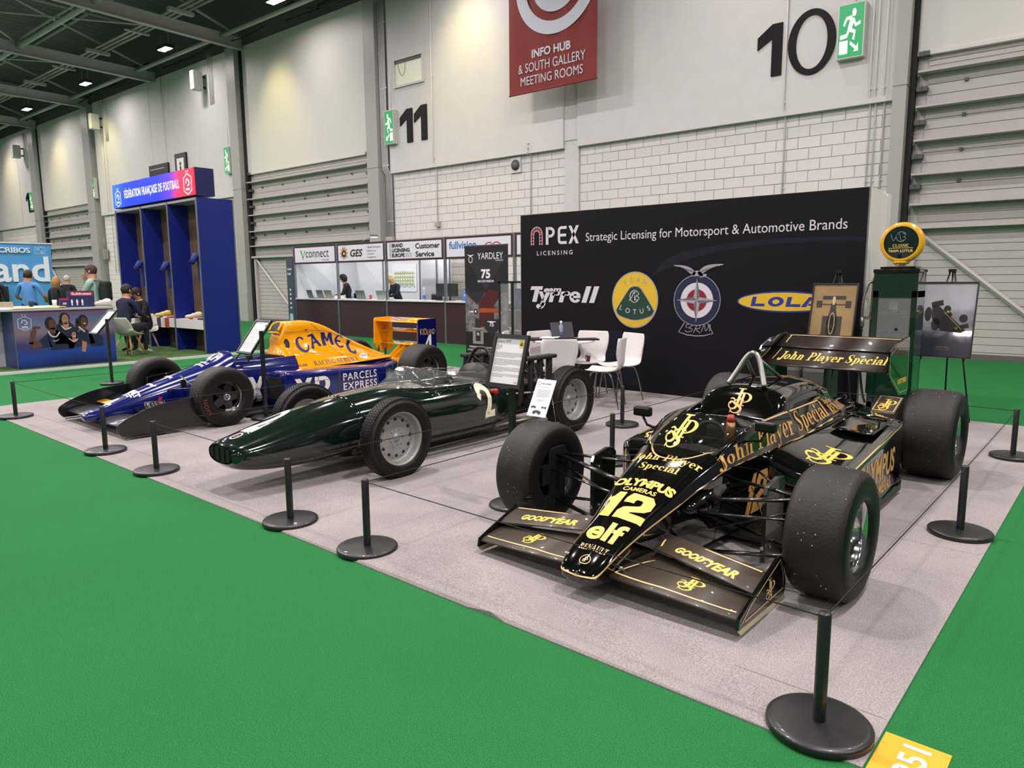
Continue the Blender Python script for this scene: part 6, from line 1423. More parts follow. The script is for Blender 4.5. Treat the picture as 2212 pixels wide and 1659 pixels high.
AF(merge2(ring2(-5.215, 1.30, .075, .085, .011, .008, 40, 320), stroke2([(-5.30, 1.24), (-5.25, 1.30), (-5.225, 1.36), (-5.205, 1.30), (-5.20, 1.25)], .009, 4), rect2(-5.215, 1.245, -5.205, 1.365), ring2(-5.19, 1.335, .045, .03, .009, .008, -90, 90, 20), ring2(-5.19, 1.275, .05, .032, .009, .008, -90, 90, 20)), m_lt, 'logo', .004)
# round badge with star and eagle
bc_ = (-4.297, 1.258)
AF(disc2(*bc_, .325, .325, 56), m_sil); AF(disc2(*bc_, .316, .316, 56), m_nvy, off=.0015); AF(disc2(*bc_, .225, .225, 48), m_lt, off=.002); AF(disc2(*bc_, .145, .145, 40), m_sil, off=.0025); AF(disc2(*bc_, .138, .138, 40), m_grd, off=.003)
def star(cx, cy, R_, r_, lr):
    g = []
    for k in range(4):
        a = pi / 2 * k; tip = (cx + R_ * cos(a), cy + R_ * sin(a)); b = a + (pi / 4 if lr else -pi / 4); g.append(poly2((cx, cy), tip, (cx + r_ * cos(b), cy + r_ * sin(b))) if lr else poly2((cx, cy), (cx + r_ * cos(b), cy + r_ * sin(b)), tip))
    return merge2(*g)
AF(star(*bc_, .285, .06, True), m_sil, off=.004); AF(star(*bc_, .285, .06, False), mat('graphic mid grey', '#606268', .5), off=.004)
AF(merge2(stroke2([(-4.63, 1.705), (-4.5, 1.685), (-4.40, 1.64), (-4.33, 1.585)], [.01, .035, .06, .05], 5), stroke2([(-3.95, 1.705), (-4.08, 1.69), (-4.19, 1.655), (-4.28, 1.585)], [.01, .04, .065, .05], 5), stroke2([(-4.37, 1.575), (-4.30, 1.60), (-4.22, 1.575)], [.03, .07, .03], 4), stroke2([(-4.26, 1.57), (-4.17, 1.575)], [.05, .03], 1)), m_sil, off=.0045)
fe = []
for k in range(9):
    u = k / 8; fe += [stroke2([(-4.56 + u * .20, 1.692 - u * .06), (-4.50 + u * .19, 1.652 - u * .055)], .004, 1), stroke2([(-4.02 - u * .20, 1.695 - u * .05), (-4.08 - u * .18, 1.655 - u * .05)], .004, 1)]
AF(merge2(*fe), m_bg, off=.005)
ban = [(-4.463, .965), (-4.54, .845), (-4.42, .812), (-4.30, .803), (-4.18, .812), (-4.06, .845), (-4.135, .965)]
AF(stroke2(ban, .012, 1), m_sil)
AF(merge2(stroke2([(-4.42, .90), (-4.44, .93), (-4.38, .955), (-4.35, .93), (-4.40, .905), (-4.35, .89), (-4.36, .865), (-4.42, .85), (-4.45, .87)], .008, 5), stroke2([(-4.33, .84), (-4.28, .94), (-4.24, .94), (-4.25, .90), (-4.30, .89), (-4.23, .84)], .008, 4), stroke2([(-4.22, .86), (-4.18, .95), (-4.16, .87), (-4.10, .96), (-4.11, .87)], .008, 4)), m_sil, 'lettering', .0015)
AF(disc2(-3.175, 1.255, .585, .125, 56), m_blu2); AF(disc2(-3.175, 1.255, .565, .107, 56), m_ylw, off=.0015)
AF(fit(merge2(tf2(poly2((0, 1), (.3, 1), (.3, .28), (1, .28), (1, 0), (0, 0)), 1, 1, 0, 0, 0, .15), tf2(ring2(1.75, .5, .55, .5, .30, .26), 1, 1, 0, 0, 0, .15), tf2(poly2((2.5, 1), (2.8, 1), (2.8, .28), (3.5, .28), (3.5, 0), (2.5, 0)), 1, 1, 0, 0, 0, .15), poly2((3.55, 0), (3.9, 0), (4.2, .7), (4.35, .35), (4.1, .35), (4.0, .15), (4.45, .15), (4.5, 0), (4.85, 0), (4.45, 1), (4.1, 1))), -3.585, 1.198, .82, .115), m_blu2, 'lettering', .0022)
AF(fit(text2d('apexlicensing.com'), -6.2, .64, .60, .035), m_sil, 'lettering')
# ------------------------------------------------------------------ white chairs and meeting table
m_shell = mat('white chair shell', '#dcdad6', .4); m_leg = mat('brushed steel leg', '#9c9c9c', .25, metal=1)
def shell_chair(loc, rz, lab):
    t = thing('chair', lab, 'chair', loc, rz, 'white shell chairs around the meeting table')
    rows = []
    prof = [(-.22, .44), (-.205, .452), (-.10, .445), (0, .44), (.10, .445), (.17, .465), (.205, .52), (.215, .60), (.225, .70), (.235, .80), (.24, .845)]
    ws = [.17, .205, .215, .215, .205, .185, .175, .195, .215, .215, .195]
    q = spline([(y, z, w_) for (y, z), w_ in zip(prof, ws)], 3)
    for y, z, w_ in q:
        up = max(0, min(1, (z - .46) / .2)); row = []
        for k in range(9):
            u = -1 + k / 4; x = w_ * u; curl = abs(u) ** 2.5 * .035
            row.append((x, y - curl * up * 1.0, z + curl * (1 - up) * .6))
        rows.append(row)
    mb = MB(); mb.grid(rows, True); o = part('shell', mb, m_shell, t, fixn=False)
    md = o.modifiers.new('s', 'SOLIDIFY'); md.thickness = .012; md.offset = -1
    for sx in (-1, 1):
        mb = MB(); mb.tube(spline([(sx * .19, -.20, 0), (sx * .175, -.16, .30), (sx * .165, -.12, .425), (sx * .13, -.05, .435)], 4), .0095, 8); part('leg', mb, m_leg, t)
        mb = MB(); mb.tube(spline([(sx * .20, .22, 0), (sx * .18, .15, .30), (sx * .165, .10, .42), (sx * .13, .03, .435)], 4), .0095, 8); part('leg', mb, m_leg, t)
    mb = MB(); mb.tube([(-.15, -.05, .43), (.15, -.05, .43)], .009, 6); mb.tube([(-.15, .05, .43), (.15, .05, .43)], .009, 6); part('cross_bar', mb, m_leg, t)
    return t
def chair_at(bx, by, face, lab):      # back top at (bx,by), facing angle (deg, direction looked at)
    a = R(face); d = V((cos(a), sin(a))); shell_chair((bx + d.x * .24, by + d.y * .24, .006), a + pi / 2, lab)
CH = [(-6.20, 7.66, 350, 'white chair left of the round table, partly behind the framed white sheet'),
      (-5.08, 6.68, 127, 'white chair with its plain back to the camera, nearest of the six'),
      (-5.57, 8.10, 285, 'white chair with a red paper cup on its seat, behind the round table'),
      (-4.90, 8.06, 250, 'rightmost white chair, standing farthest right against the black wall'),
      (-4.62, 7.36, 200, 'white chair seen from the side, in front of the rightmost one'),
      (-6.45, 7.25, 30, 'white chair almost hidden behind the framed white sheet')]
for c in CH: chair_at(*c)
t = thing('meeting_table', 'small round white meeting table between the white chairs', 'table', (-5.69, 7.56, .006))
mb = MB(); mb.lathe([(0, .755), (.405, .755), (.41, .75), (.41, .732), (.40, .725), (0, .725)], 48); part('tabletop', mb, m_shell, t)
mb = MB(); mb.lathe([(0, .025), (.22, .015), (.23, 0)], 32); mb.cyl((0, 0, .02), (0, 0, .725), .03); part('pedestal', mb, m_leg, t)
t = thing('laptop', 'open black laptop on the round white table', 'laptop', (-5.66, 7.60, .761), R(62))
mb = MB(); mb.box((-.16, -.12, 0), (.16, .11, .016)); part('base', mb, m_frame, t, bevel=.003)
mb = MB(); mb.box((-.16, 0, 0), (.16, .008, .215), Matrix.Translation(V((0, .11, .014))) @ Matrix.Rotation(R(-18), 4, 'X')); part('screen', mb, mat('laptop lid', '#3a3d42', .35, metal=.3), t)
mb = MB(); mb.box((-.28, -.13, 0), (.10, .13, .022)); mb.box((-.25, -.12, .022), (.06, .12, .026)); o = single('binder', mb, [m_frame], 'black binder lying open under papers on the round table', 'binder', loc=(-5.83, 7.42, .761), bevel=.003); o.rotation_euler = (0, 0, R(48))
mb = MB(); mb.box((-.10, -.13, 0), (.10, .13, .004)); mb.box((-.06, -.10, .004), (.14, .14, .007)); o = single('papers', mb, m_paper, 'loose white papers on the black binder', 'papers', loc=(-5.84, 7.44, .787)); o.rotation_euler = (0, 0, R(30))
mb = MB(); mb.box((-.16, -.11, 0), (.16, .11, .02)); o = single('folder', mb, m_frame, 'flat black folder at the right end of the round table', 'folder', loc=(-5.42, 7.68, .761)); o.rotation_euler = (0, 0, R(50))
def bottle(loc, lab, s=1.0, cap='#e8e8ea', band='#4a66b8'):
    t = thing('water_bottle', lab, 'bottle', loc)
    mb = MB(); mb.lathe([(0, 0), (.030 * s, 0), (.032 * s, .01 * s), (.031 * s, .06 * s), (.029 * s, .10 * s), (.031 * s, .14 * s), (.028 * s, .17 * s), (.013 * s, .20 * s), (.012 * s, .215 * s)], 20); part('bottle', mb, mat('clear bottle plastic', '#b9c6d6', .08, alpha=.55), t)
    mb = MB(); mb.lathe([(.0325 * s, .03 * s), (.0325 * s, .09 * s)], 20); part('band', mb, mat('bottle band ' + band, band, .4, alpha=.85), t)
    mb = MB(); mb.lathe([(.015 * s, .21 * s), (.015 * s, .235 * s), (0, .236 * s)], 14); part('cap', mb, mat('cap ' + cap, cap, .5), t)
bottle((-5.80, 7.66, .761), 'clear water bottle with white cap on the round table beside the laptop')
t = thing('paper_cup', 'dark red paper coffee cup left on a white chair seat', 'cup', (-5.50, 7.86, .458))
mb = MB(); mb.lathe([(0, 0), (.026, 0), (.038, .095), (.034, .095), (.024, .005), (0, .005)], 24); part('cup', mb, mat('maroon cup', '#641421', .5), t)
mb = MB(); mb.lathe([(.0375, .083), (.0395, .097), (.036, .099)], 24); part('rim', mb, m_paper, t)
mb = MB(); flat2mb(fit(text2d('COSTA', .02), -.012, .02, .05, .012), (0, -.036, 0), (.3, 0, .95), (-.95, 0, .3), 0, mb); 
part('lettering', flat2mb(merge2(rect2(.004, .02, .012, .07), disc2(-.012, .045, .008, .012)), (0, -.0365, 0), (1, 0, 0), (0, -.13, .99), 0), m_paper, t, fixn=False)
# ------------------------------------------------------------------ framed prints on easels
m_ez = mat('black easel metal', '#131415', .4)
def easel(name_loc, x, y, w_, z0, z1, lean, lab, rz=0.0):
    t = thing('framed_print', lab, 'framed print', (x, y, .006), rz)
    Hh = z1 - z0; U = V((1, 0, 0)); W_ = V((0, lean, Hh)).normalized(); N = U.cross(W_); O = V((-w_ / 2, -.0, z0)); L = hypot(lean, Hh)
    mb = MB(); f = .012
    for (a, b, c, d) in ((0, w_, 0, f), (0, w_, L - f, L), (0, f, f, L - f), (w_ - f, w_, f, L - f)): mb.prism([(a, c), (b, c), (b, d), (a, d)], O, U, W_, N, .02)
    part('frame', mb, m_frame, t)
    mb = MB(); mb.prism([(0, 0), (w_, 0), (w_, L), (0, L)], O, U, W_, N, -.01); part('backing', mb, m_frame, t)
    return t, O, U, W_, N, L, f
def tripod(x, y, z0, top, lean, w_, lab, rz=0.0):
    t = thing('easel', lab, 'easel', (x, y, .006), rz)
    for sx in (-1, 1):
        mb = MB(); mb.tube([(sx * .33, -.16, 0), (sx * .20, .0, z0), (sx * .02, lean + .03, top)], .009, 8); part('leg', mb, m_ez, t)
        mb = MB(); mb.tube([(sx * .20, .02, z0 - .02), (sx * .22, -.05, z0 - .012), (sx * .22, -.055, z0 + .015)], .008, 6); part('ledge_hook', mb, m_ez, t)
    mb = MB(); mb.tube([(0, .36, 0), (0, lean + .05, top)], .009, 8); part('leg', mb, m_ez, t)
    mb = MB(); mb.boxc((0, lean + .03, top), (.07, .05, .035)); part('head', mb, m_ez, t)
def topcar(cx, cy, s, m1):   # silhouette of a single seater seen from above
    return merge2(stroke2([(cx, cy + s * .46), (cx, cy + s * .2), (cx, cy - s * .05), (cx, cy - s * .40)], [s * .05, s * .11, s * .19, s * .10], 5), rect2(cx - s * .17, cy - s * .27, cx + s * .17, cy + s * .10), rect2(cx - s * .20, cy + s * .40, cx + s * .20, cy + s * .47), rect2(cx - s * .12, cy - s * .47, cx + s * .12, cy - s * .40),
                  rect2(cx - s * .30, cy + s * .25, cx - s * .20, cy + s * .38), rect2(cx + s * .20, cy + s * .25, cx + s * .30, cy + s * .38), rect2(cx - s * .30, cy - s * .46, cx - s * .17, cy - s * .31), rect2(cx + s * .17, cy - s * .46, cx + s * .30, cy - s * .31), rect2(cx - s * .25, cy + s * .30, cx + s * .25, cy + s * .32), rect2(cx - s * .25, cy - s * .40, cx + s * .25, cy - s * .37))
tripod(-2.52, 8.12, .70, 1.60, .20, .5, 'black tripod easel holding the gold print in front of the display wall')
t, O, U, W_, N, L, f = easel(None, -2.52, 8.10, .47, .70, 1.47, .17, 'gold framed print of a racing car from above leaning on an easel')
mb = MB(); mb.prism([(f, f), (.47 - f, f), (.47 - f, L - f), (f, L - f)], O, U, W_, N, .004); part('sheet', mb, mat('gold poster', '#8f7648', .35, noise=.15, nscale=3, coat=.6), t)
part('print', flat2mb(topcar(.235, .37, .60, 0), O, U, W_, .005), mat('poster car dark', '#2e2820', .5), t, fixn=False)
part('print', flat2mb(merge2(ring2(.235, .35, .030, .12, .006, .01), disc2(.235, .60, .018, .05), rect2(.16, .16, .31, .163)), O, U, W_, .006), mat('poster car highlight', '#b8a67e', .5), t, fixn=False)
tripod(-1.60, 9.00, .66, 1.60, .20, .5, 'black tripod easel holding the grey print right of the petrol pump')
t, O, U, W_, N, L, f = easel(None, -1.60, 8.98, .55, .665, 1.475, .17, 'grey framed action print of a racing car on an easel right of the petrol pump')
def grey_print():
    m = mat('grey poster', '#6a6c74', .3, coat=.7); nt = m.node_tree; b = nt.nodes['Principled BSDF']
    tc = nt.nodes.new('ShaderNodeTexCoord'); sp = nt.nodes.new('ShaderNodeSeparateXYZ'); nt.links.new(tc.outputs['Generated'], sp.inputs[0])
    n = nt.nodes.new('ShaderNodeTexNoise'); n.inputs['Scale'].default_value = 2.2; n.inputs['Distortion'].default_value = 1.2; nt.links.new(tc.outputs['Generated'], n.inputs['Vector'])
    ad = nt.nodes.new('ShaderNodeMath'); ad.operation = 'ADD'; mu = nt.nodes.new('ShaderNodeMath'); mu.operation = 'MULTIPLY'; mu.inputs[1].default_value = .45; nt.links.new(n.outputs['Fac'], mu.inputs[0]); nt.links.new(sp.outputs['Z'], ad.inputs[0]); nt.links.new(mu.outputs[0], ad.inputs[1])
    r = nt.nodes.new('ShaderNodeValToRGB'); e = r.color_ramp.elements; e[0].position = .45; e[0].color = (*srgb('#2e313c'), 1); e[1].position = .9; e[1].color = (*srgb('#a4a6ac'), 1)
    nt.links.new(ad.outputs[0], r.inputs[0]); nt.links.new(r.outputs[0], b.inputs['Base Color']); return m
mb = MB(); mb.prism([(f, f), (.55 - f, f), (.55 - f, L - f), (f, L - f)], O, U, W_, N, .004); part('sheet', mb, grey_print(), t)
c3 = merge2(poly2((.12, .60), (.23, .63), (.24, .57), (.13, .55)), poly2((.13, .57), (.20, .56), (.47, .30), (.43, .27), (.24, .29), (.14, .42)), disc2(.10, .47, .035, .08), disc2(.18, .36, .04, .07), disc2(.28, .53, .035, .04), disc2(.44, .43, .04, .045), poly2((.30, .27), (.50, .33), (.49, .38), (.42, .36)), disc2(.30, .47, .03))
part('print', flat2mb(c3, O, U, W_, .005), mat('poster car charcoal', '#1b1b1c', .5), t, fixn=False)
part('print', flat2mb(merge2(stroke2([(.25, .50), (.43, .31)], .006, 1), disc2(.29, .50, .012), stroke2([(.14, .61), (.22, .63)], .005, 1), fit(text2d('12', .03), .37, .31, .025, .022), rect2(.2, .085, .34, .087), fit(text2d('Ayrton Senna'), .21, .10, .13, .018)), O, U, W_, .006), mat('poster gold', '#b59a52', .5), t, fixn=False)
# ------------------------------------------------------------------ vintage petrol pump used as a cabinet
m_pg = mat('dark green pump enamel', '#0d2c1d', .15, coat=1); m_pb = mat('pump black enamel', '#0b0b0b', .12, coat=1)
t = thing('petrol_pump', 'dark green vintage petrol pump with a yellow-rimmed round globe on top', 'petrol pump', (-1.93, 8.40, 0)); OFF[t.name] = (-1.93, 8.40, 0)
PX0, PX1, PY0, PY1 = -2.15, -1.73, 8.28, 8.62
mb = MB(); mb.box((PX0, PY0, .04), (PX1, PY1, .16)); mb.box((PX0 + .02, PY0 + .02, .0), (PX1 - .02, PY1 - .02, .06)); part('plinth', mb, m_pb, t, bevel=.01)
mb = MB()
for a in (((PX0, PY0 + .03, .15), (PX1, PY0 + .034, .70)), ((PX0, PY0, 1.33), (PX1, PY1, 1.58)), ((PX0, PY0, .15), (PX0 + .055, PY1, 1.4)), ((PX1 - .055, PY0, .15), (PX1, PY1, 1.4)), ((PX0, PY1 - .03, .15), (PX1, PY1, 1.4)), ((PX0, PY0, .15), (PX1, PY1, .22))): mb.box(*a)
part('body', mb, m_pg, t, bevel=.012)
mb = MB(); mb.box((PX0 - .01, PY0 - .01, 1.58), (PX1 + .01, PY1 + .01, 1.625)); mb.box((PX0 + .04, PY0 + .04, 1.625), (PX1 - .04, PY1 - .04, 1.65)); part('top_cap', mb, m_pb, t, bevel=.02)
mb = MB(); mb.box((PX0 + .05, PY0 + .005, .70), (PX1 - .05, PY0 + .010, 1.34)); part('glass_door', mb, mat('cabinet glass', '#a8b0ac', .02, alpha=.22, coat=1), t)
for z in (.72, .98, 1.16):
    mb = MB(); mb.box((PX0 + .05, PY0 + .02, z), (PX1 - .05, PY1 - .04, z + .012)); part('shelf', mb, mat('dark shelf', '#3a3234', .4), t)
mb = MB(); mb.lathe([(.045, 0), (.05, .02), (.04, .035)], 24, Matrix.Translation(V((-1.94, 8.45, 1.648)))); part('collar', mb, m_chrome, t)
gM = Matrix.Translation(V((-1.94, 8.45, 1.895))) @ Matrix.Rotation(R(90), 4, 'X')
mb = MB(); mb.lathe([(.165, -.06), (.200, -.065), (.212, 0), (.200, .065), (.165, .06)], 48, gM); mb.cyl((-1.94, 8.45, 1.675), (-1.94, 8.45, 1.70), .07, .09, 20); part('globe_rim', mb, mat('yellow globe rim', '#d9a516', .25, coat=.8), t)
mb = MB(); mb.lathe([(0, .062), (.08, .060), (.168, .052)], 48, gM); mb.lathe([(0, -.062), (.168, -.052)], 48, gM); part('globe_face', mb, mat('globe dark green glass', '#0a2018', .06, coat=1), t)
g = merge2(fit(serif_text('CLASSIC') if all(c in SERIF for c in 'CLASSIC') else text2d('CLASSIC'), -.075, -.045, .15, .030), rect2(-.115, -.058, .115, -.054), fit(text2d('TEAM LOTUS', .02), -.115, -.098, .23, .027))
part('lettering', flat2mb(g, (-1.94, 8.383, 1.895), (1, 0, 0), (0, 0, 1), .0), mat('globe gold print', '#e8d070', .4), t, fixn=False)
part('monogram', flat2mb(merge2(ring2(0, .06, .05, .052, .005, .005, 30, 330), stroke2([(-.10, .09), (-.07, .02), (-.03, .10), (.0, .02)], .004, 4), ring2(.01, .075, .03, .02, .004, .004, -90, 90), ring2(.01, .04, .034, .02, .004, .004, -90, 90)), (-1.94, 8.384, 1.895), (1, 0, 0), (0, 0, 1)), mat('globe grey print', '#8a968e', .4), t, fixn=False)
mb = MB(); mb.tube(spline([(-2.16, 8.33, 1.50), (-2.20, 8.30, 1.48), (-2.22, 8.28, 1.40), (-2.235, 8.26, 1.28), (-2.24, 8.26, 1.15), (-2.235, 8.26, 1.02)], 5), [.016] * 11 + [.014] * 15, 10); mb.cyl((-2.235, 8.26, 1.12), (-2.235, 8.26, 1.02), .022, n=12); mb.tube([(-2.21, 8.28, 1.32), (-2.16, 8.28, 1.20), (-2.17, 8.28, 1.12)], .008, 6); mb.box((-2.23, 8.27, 1.10), (-2.15, 8.30, 1.13)); part('nozzle', mb, mat('aged aluminium', '#777874', .4, metal=.7), t)
mb = MB(); mb.tube(spline([(-2.235, 8.26, 1.02), (-2.24, 8.26, .7), (-2.20, 8.27, .35), (-2.17, 8.30, .2)], 5), .013, 8); part('hose', mb, m_pb, t)
mb = MB(); mb.tube([(-2.17, 8.34, 1.53), (-2.17, 8.34, .3)], .012, 8); mb.tube([(-2.17, 8.34, 1.53), (-2.14, 8.34, 1.53)], .012, 8); part('brass_pipe', mb, mat('dull brass', '#6b5a35', .4, metal=.7), t)
def tiny_car(loc, col, lab, rz=0, s=1.0, cat='model car', grp='model cars on the pump shelves'):
    t2 = thing('model_car', lab, cat, loc, rz, grp)
    mb = loft([(-.075 * s, [(0, .006), (.010 * s, .008), (.008 * s, .014), (0, .016)]), (0, [(0, .006), (.02 * s, .008), (.018 * s, .024), (0, .03)]), (.07 * s, [(0, .006), (.016 * s, .008), (.010 * s, .028), (0, .034)])], 3, 2); part('body', mb, mat('model ' + col, col, .3, coat=.6), t2)
    for sx in (-1, 1):
        for y in (-.045, .055): mb = MB(); mb.cyl((sx * .026 * s, y * s, .012), (sx * .040 * s, y * s, .012), .012, n=12); part('wheel', mb, m_tyre2, t2)
    mb = MB(); mb.box((-.03 * s, .07 * s, .03), (.03 * s, .085 * s, .038)); part('wing', mb, mat('model ' + col, col, .3, coat=.6), t2)
tiny_car((-1.94, 8.36, .992), '#2a0d10', 'small dark model racing car on the middle pump shelf', R(60), 1.5)
tiny_car((-1.94, 8.36, 1.172), '#141414', 'small black model racing car on the upper pump shelf', R(70), 1.3)
mb = MB(); mb.box((-.045, 0, 0), (.045, .02, .12)); single('model_box', mb, mat('white red card', '#cfcac0', .6), 'white card box standing on the upper shelf inside the pump', 'box', loc=(-1.98, 8.42, 1.172))
mb = MB(); mb.box((-.03, 0, 0), (.03, .02, .10)); single('model_box', mb, mat('white red card', '#cfcac0', .6), 'white card box standing on the lower shelf inside the pump', 'box', loc=(-1.96, 8.42, .732))
# fabric bag or low chair seen below the rear wing
t = thing('lounge_chair', 'dark grey padded seat half hidden below the black rear wing', 'chair', (-2.75, 8.15, .006))
mb = MB(); mb.box((-.32, -.2, .25), (-.01, .10, .58)); mb.box((.01, -.2, .25), (.32, .10, .58)); part('cushion', mb, mat('grey-green leather', '#3c3d38', .6), t, bevel=.05)
mb = MB(); mb.box((-.3, -.15, .0), (-.26, .1, .25)); mb.box((.26, -.15, .0), (.30, .1, .25)); part('leg', mb, m_ez, t)
# black folding chair at the right edge
t = thing('folding_chair', 'black folding chair cut off by the right picture edge', 'chair', (.15, 12.1, 0), R(20))
mb = MB(); mb.tube([(-.2, -.25, 0), (-.2, .22, .9)], .014, 8); mb.tube([(.2, -.25, 0), (.2, .22, .9)], .014, 8); mb.tube([(-.2, .25, 0), (-.2, -.2, .45)], .014, 8); mb.tube([(.2, .25, 0), (.2, -.2, .45)], .014, 8); part('frame', mb, m_ez, t)
mb = MB(); mb.box((-.2, -.22, .44), (.2, .18, .46)); part('seat', mb, m_ez, t); mb = MB(); mb.box((-.2, .17, .62), (.2, .20, .9)); part('backrest', mb, m_ez, t)
# model cabinet and roll-up banner at the left end of the display wall
t = thing('glass_cabinet', 'tall black-framed glass cabinet with small models left of the display wall', 'cabinet', (-7.6, 8.9, .006)); OFF[t.name] = (-7.6, 8.9, .006)
x0, x1, y0, y1 = -7.87, -7.29, 8.72, 9.05
mb = MB()
for x in (x0, x1 - .03):
    for y in (y0, y1 - .03): mb.box((x, y, 0), (x + .03, y + .03, 1.52))
mb.box((x0, y0, 1.49), (x1, y1, 1.52)); mb.box((x0, y0, 0), (x1, y1, .30)); mb.box((-7.60, y0, .3), (-7.56, y0 + .03, 1.5)); part('frame', mb, m_frame, t)
mb = MB(); mb.box((x0 + .03, y0 + .01, .3), (x1 - .03, y0 + .014, 1.49)); part('pane', mb, mat('cabinet glass', '#a8b0ac', .02, alpha=.22, coat=1), t)
for z in (.72, 1.05):
    mb = MB(); mb.box((x0 + .03, y0 + .03, z), (x1 - .03, y1 - .03, z + .008)); part('shelf', mb, mat('glass shelf', '#aab4b0', .05, alpha=.5), t)
for i, (x, z, c, lab) in enumerate(((-7.72, .73, '#c8c9cf', 'small white model racing car on the lower cabinet shelf'), (-7.48, .73, '#3a4a7a', 'small blue model racing car on the lower cabinet shelf'), (-7.58, 1.058, '#121212', 'black model figure car on the upper cabinet shelf'))): tiny_car((x, 8.86, z + .006), c, lab, R(50), 1.4, grp='model cars in the glass cabinet')
mb = MB(); mb.box((-7.75, 8.98, 1.06), (-7.4, 9.0, 1.40)); single('cabinet_print', mb, mat('blue photo card', '#46618f', .5, noise=.5, nscale=8), 'blue photo card propped at the back of the upper cabinet shelf', 'card', loc=(0, 0, 0))
t = thing('rollup_banner', 'tall black roll-up banner with the number 75 and a perfume bottle print', 'banner', (-8.68, 9.3, .006)); OFF[t.name] = (-8.68, 9.3, .006)
mb = MB(); mb.box((-9.20, 9.3, .06), (-8.17, 9.306, 2.13)); part('sheet', mb, mat('banner black print', '#141316', .5), t)
mb = MB(); mb.box((-9.21, 9.22, .0), (-8.16, 9.40, .06)); mb.box((-9.2, 9.295, 2.12), (-8.17, 9.312, 2.145)); mb.cyl((-8.68, 9.32, .05), (-8.68, 9.32, 2.1), .012); part('cassette', mb, m_leg, t)
def YB(g, m, nm='print', off=.001): part(nm, flat2mb(g, (0, 9.3, 0), (1, 0, 0), (0, 0, 1), off), m, t, fixn=False)
m_b1 = mat('banner charcoal', '#222127', .5); m_b2 = mat('banner maroon', '#4a1218', .5); m_b3 = mat('banner grey sky', '#6a6768', .6, noise=.5, nscale=9)
YB(poly2((-9.19, 1.95), (-8.18, 1.95), (-8.68, 1.36)), m_b1, off=.0012); YB(rect2(-9.195, .62, -8.175, 1.32), m_b3); YB(poly2((-9.195, 1.46), (-9.195, 1.32), (-8.9, 1.1), (-8.88, 1.14)), m_b1, off=.0015); YB(poly2((-9.195, 1.34), (-8.68, 1.34), (-8.9, 1.12)), m_b1, off=.0016)
YB(poly2((-8.86, 1.16), (-8.62, 1.38), (-8.3, 1.32), (-8.5, 1.10), (-8.5, .72), (-8.86, .72)), m_b2, off=.002)
YB(rect2(-9.195, .06, -8.175, .62), mat('banner black low', '#0c0b0d', .5), off=.0008)
YB(merge2(fit(text2d('75', .04), -8.80, 1.565, .22, .16), fit(text2d('EAU DE PARFUM', .02), -8.88, 1.50, .38, .04), fit(text2d('YARDLEY'), -8.88, 1.90, .60, .11), fit(text2d('LONDON', .02), -8.45, 1.865, .17, .02), fit(text2d('TIMELESS, REFINED & UNMISTAKABLE', .02), -9.12, .335, .86, .035), fit(text2d('CELEBRATING 75 YEARS OF BRITISH MOTORSPORT'), -9.16, .285, .94, .03)), m_paper, 'lettering', .003)
YB(merge2(ring2(-9.05, 1.90, .05, .06, .012, .012), stroke2([(-9.13, 1.985), (-9.05, 1.965), (-8.97, 1.985)], [.006, .02, .006], 3)), m_paper, 'badge', .003)
YB(merge2(rect2(-9.02, .41, -8.76, .66), rect2(-9.03, .65, -8.75, .70)), mat('print glass grey', '#8d8a8c', .3), off=.003); YB(merge2(rect2(-8.96, .70, -8.82, .86), rect2(-8.95, .46, -8.83, .64), poly2((-8.73, .86), (-8.38, .86), (-8.38, .70), (-8.56, .56), (-8.73, .70))), m_b1, off=.004)
YB(merge2(fit(text2d('75', .03), -8.92, .56, .06, .05), fit(text2d('75', .03), -8.61, .73, .10, .08), rect2(-8.66, .81, -8.46, .825)), m_paper, 'lettering', .005)
YB(merge2(poly2((-9.10, .985), (-8.9, .99), (-8.8, 1.05), (-8.4, 1.05), (-8.3, 1.06), (-8.3, .98), (-9.08, .965))), mat('print orange', '#a1481c', .5), off=.004); YB(merge2(disc2(-8.94, .985, .045, .05), disc2(-8.34, .98, .055, .06)), m_b1, off=.005); YB(merge2(disc2(-8.94, .985, .02, .022), disc2(-8.34, .98, .025, .027), poly2((-9.12, .975), (-9.0, 1.0), (-9.0, .965))), m_paper, off=.006)
# ------------------------------------------------------------------ customer service counters
m_alu = mat('aluminium', '#8b8d90', .35, metal=.7); m_plum = mat('plum board', '#3a1f29', .5); m_scw = mat('booth wall white', '#cdd0d4', .6); m_fas = mat('fascia white', '#d3d3da', .5, emit='#d3d3da', es=.06); m_ct = mat('counter white', '#d5d3d1', .4)
YC = 12.3
bt = thing('service_booth', 'row of plum and white customer service counters with name boards before the hall wall', 'booth', (-14, YC, 0)); OFF[bt.name] = (-14, YC, 0)
px_ = [-19.36, -17.19, -15.05, -12.83, -10.60, -8.4]
for x in px_ + [-8.0]:
    mb = MB(); mb.box((x - .03, YC - .03, 0), (x + .03, YC + .03, 2.57)); part('post', mb, m_alu, bt)
FAS = []
for a, b in zip(px_[:-1], px_[1:]):
    mb = MB(); mb.box((a + .03, YC - .02, .0), (b - .03, YC + .02, 1.0)); part('front_panel', mb, m_plum, bt)
    mb = MB(); mb.box((a + .03, YC - .06, 1.0), (b - .03, YC + .5, 1.035)); part('counter_top', mb, m_ct, bt)
    mb = MB(); mb.box((a + .03, YC - .025, 2.04), (b - .03, YC + .025, 2.56)); part('name_board', mb, m_plum, bt)
    mb = MB(); mb.box((a + .09, YC - .031, 2.09), (b - .09, YC - .026, 2.51)); part('name_panel', mb, m_fas, bt)
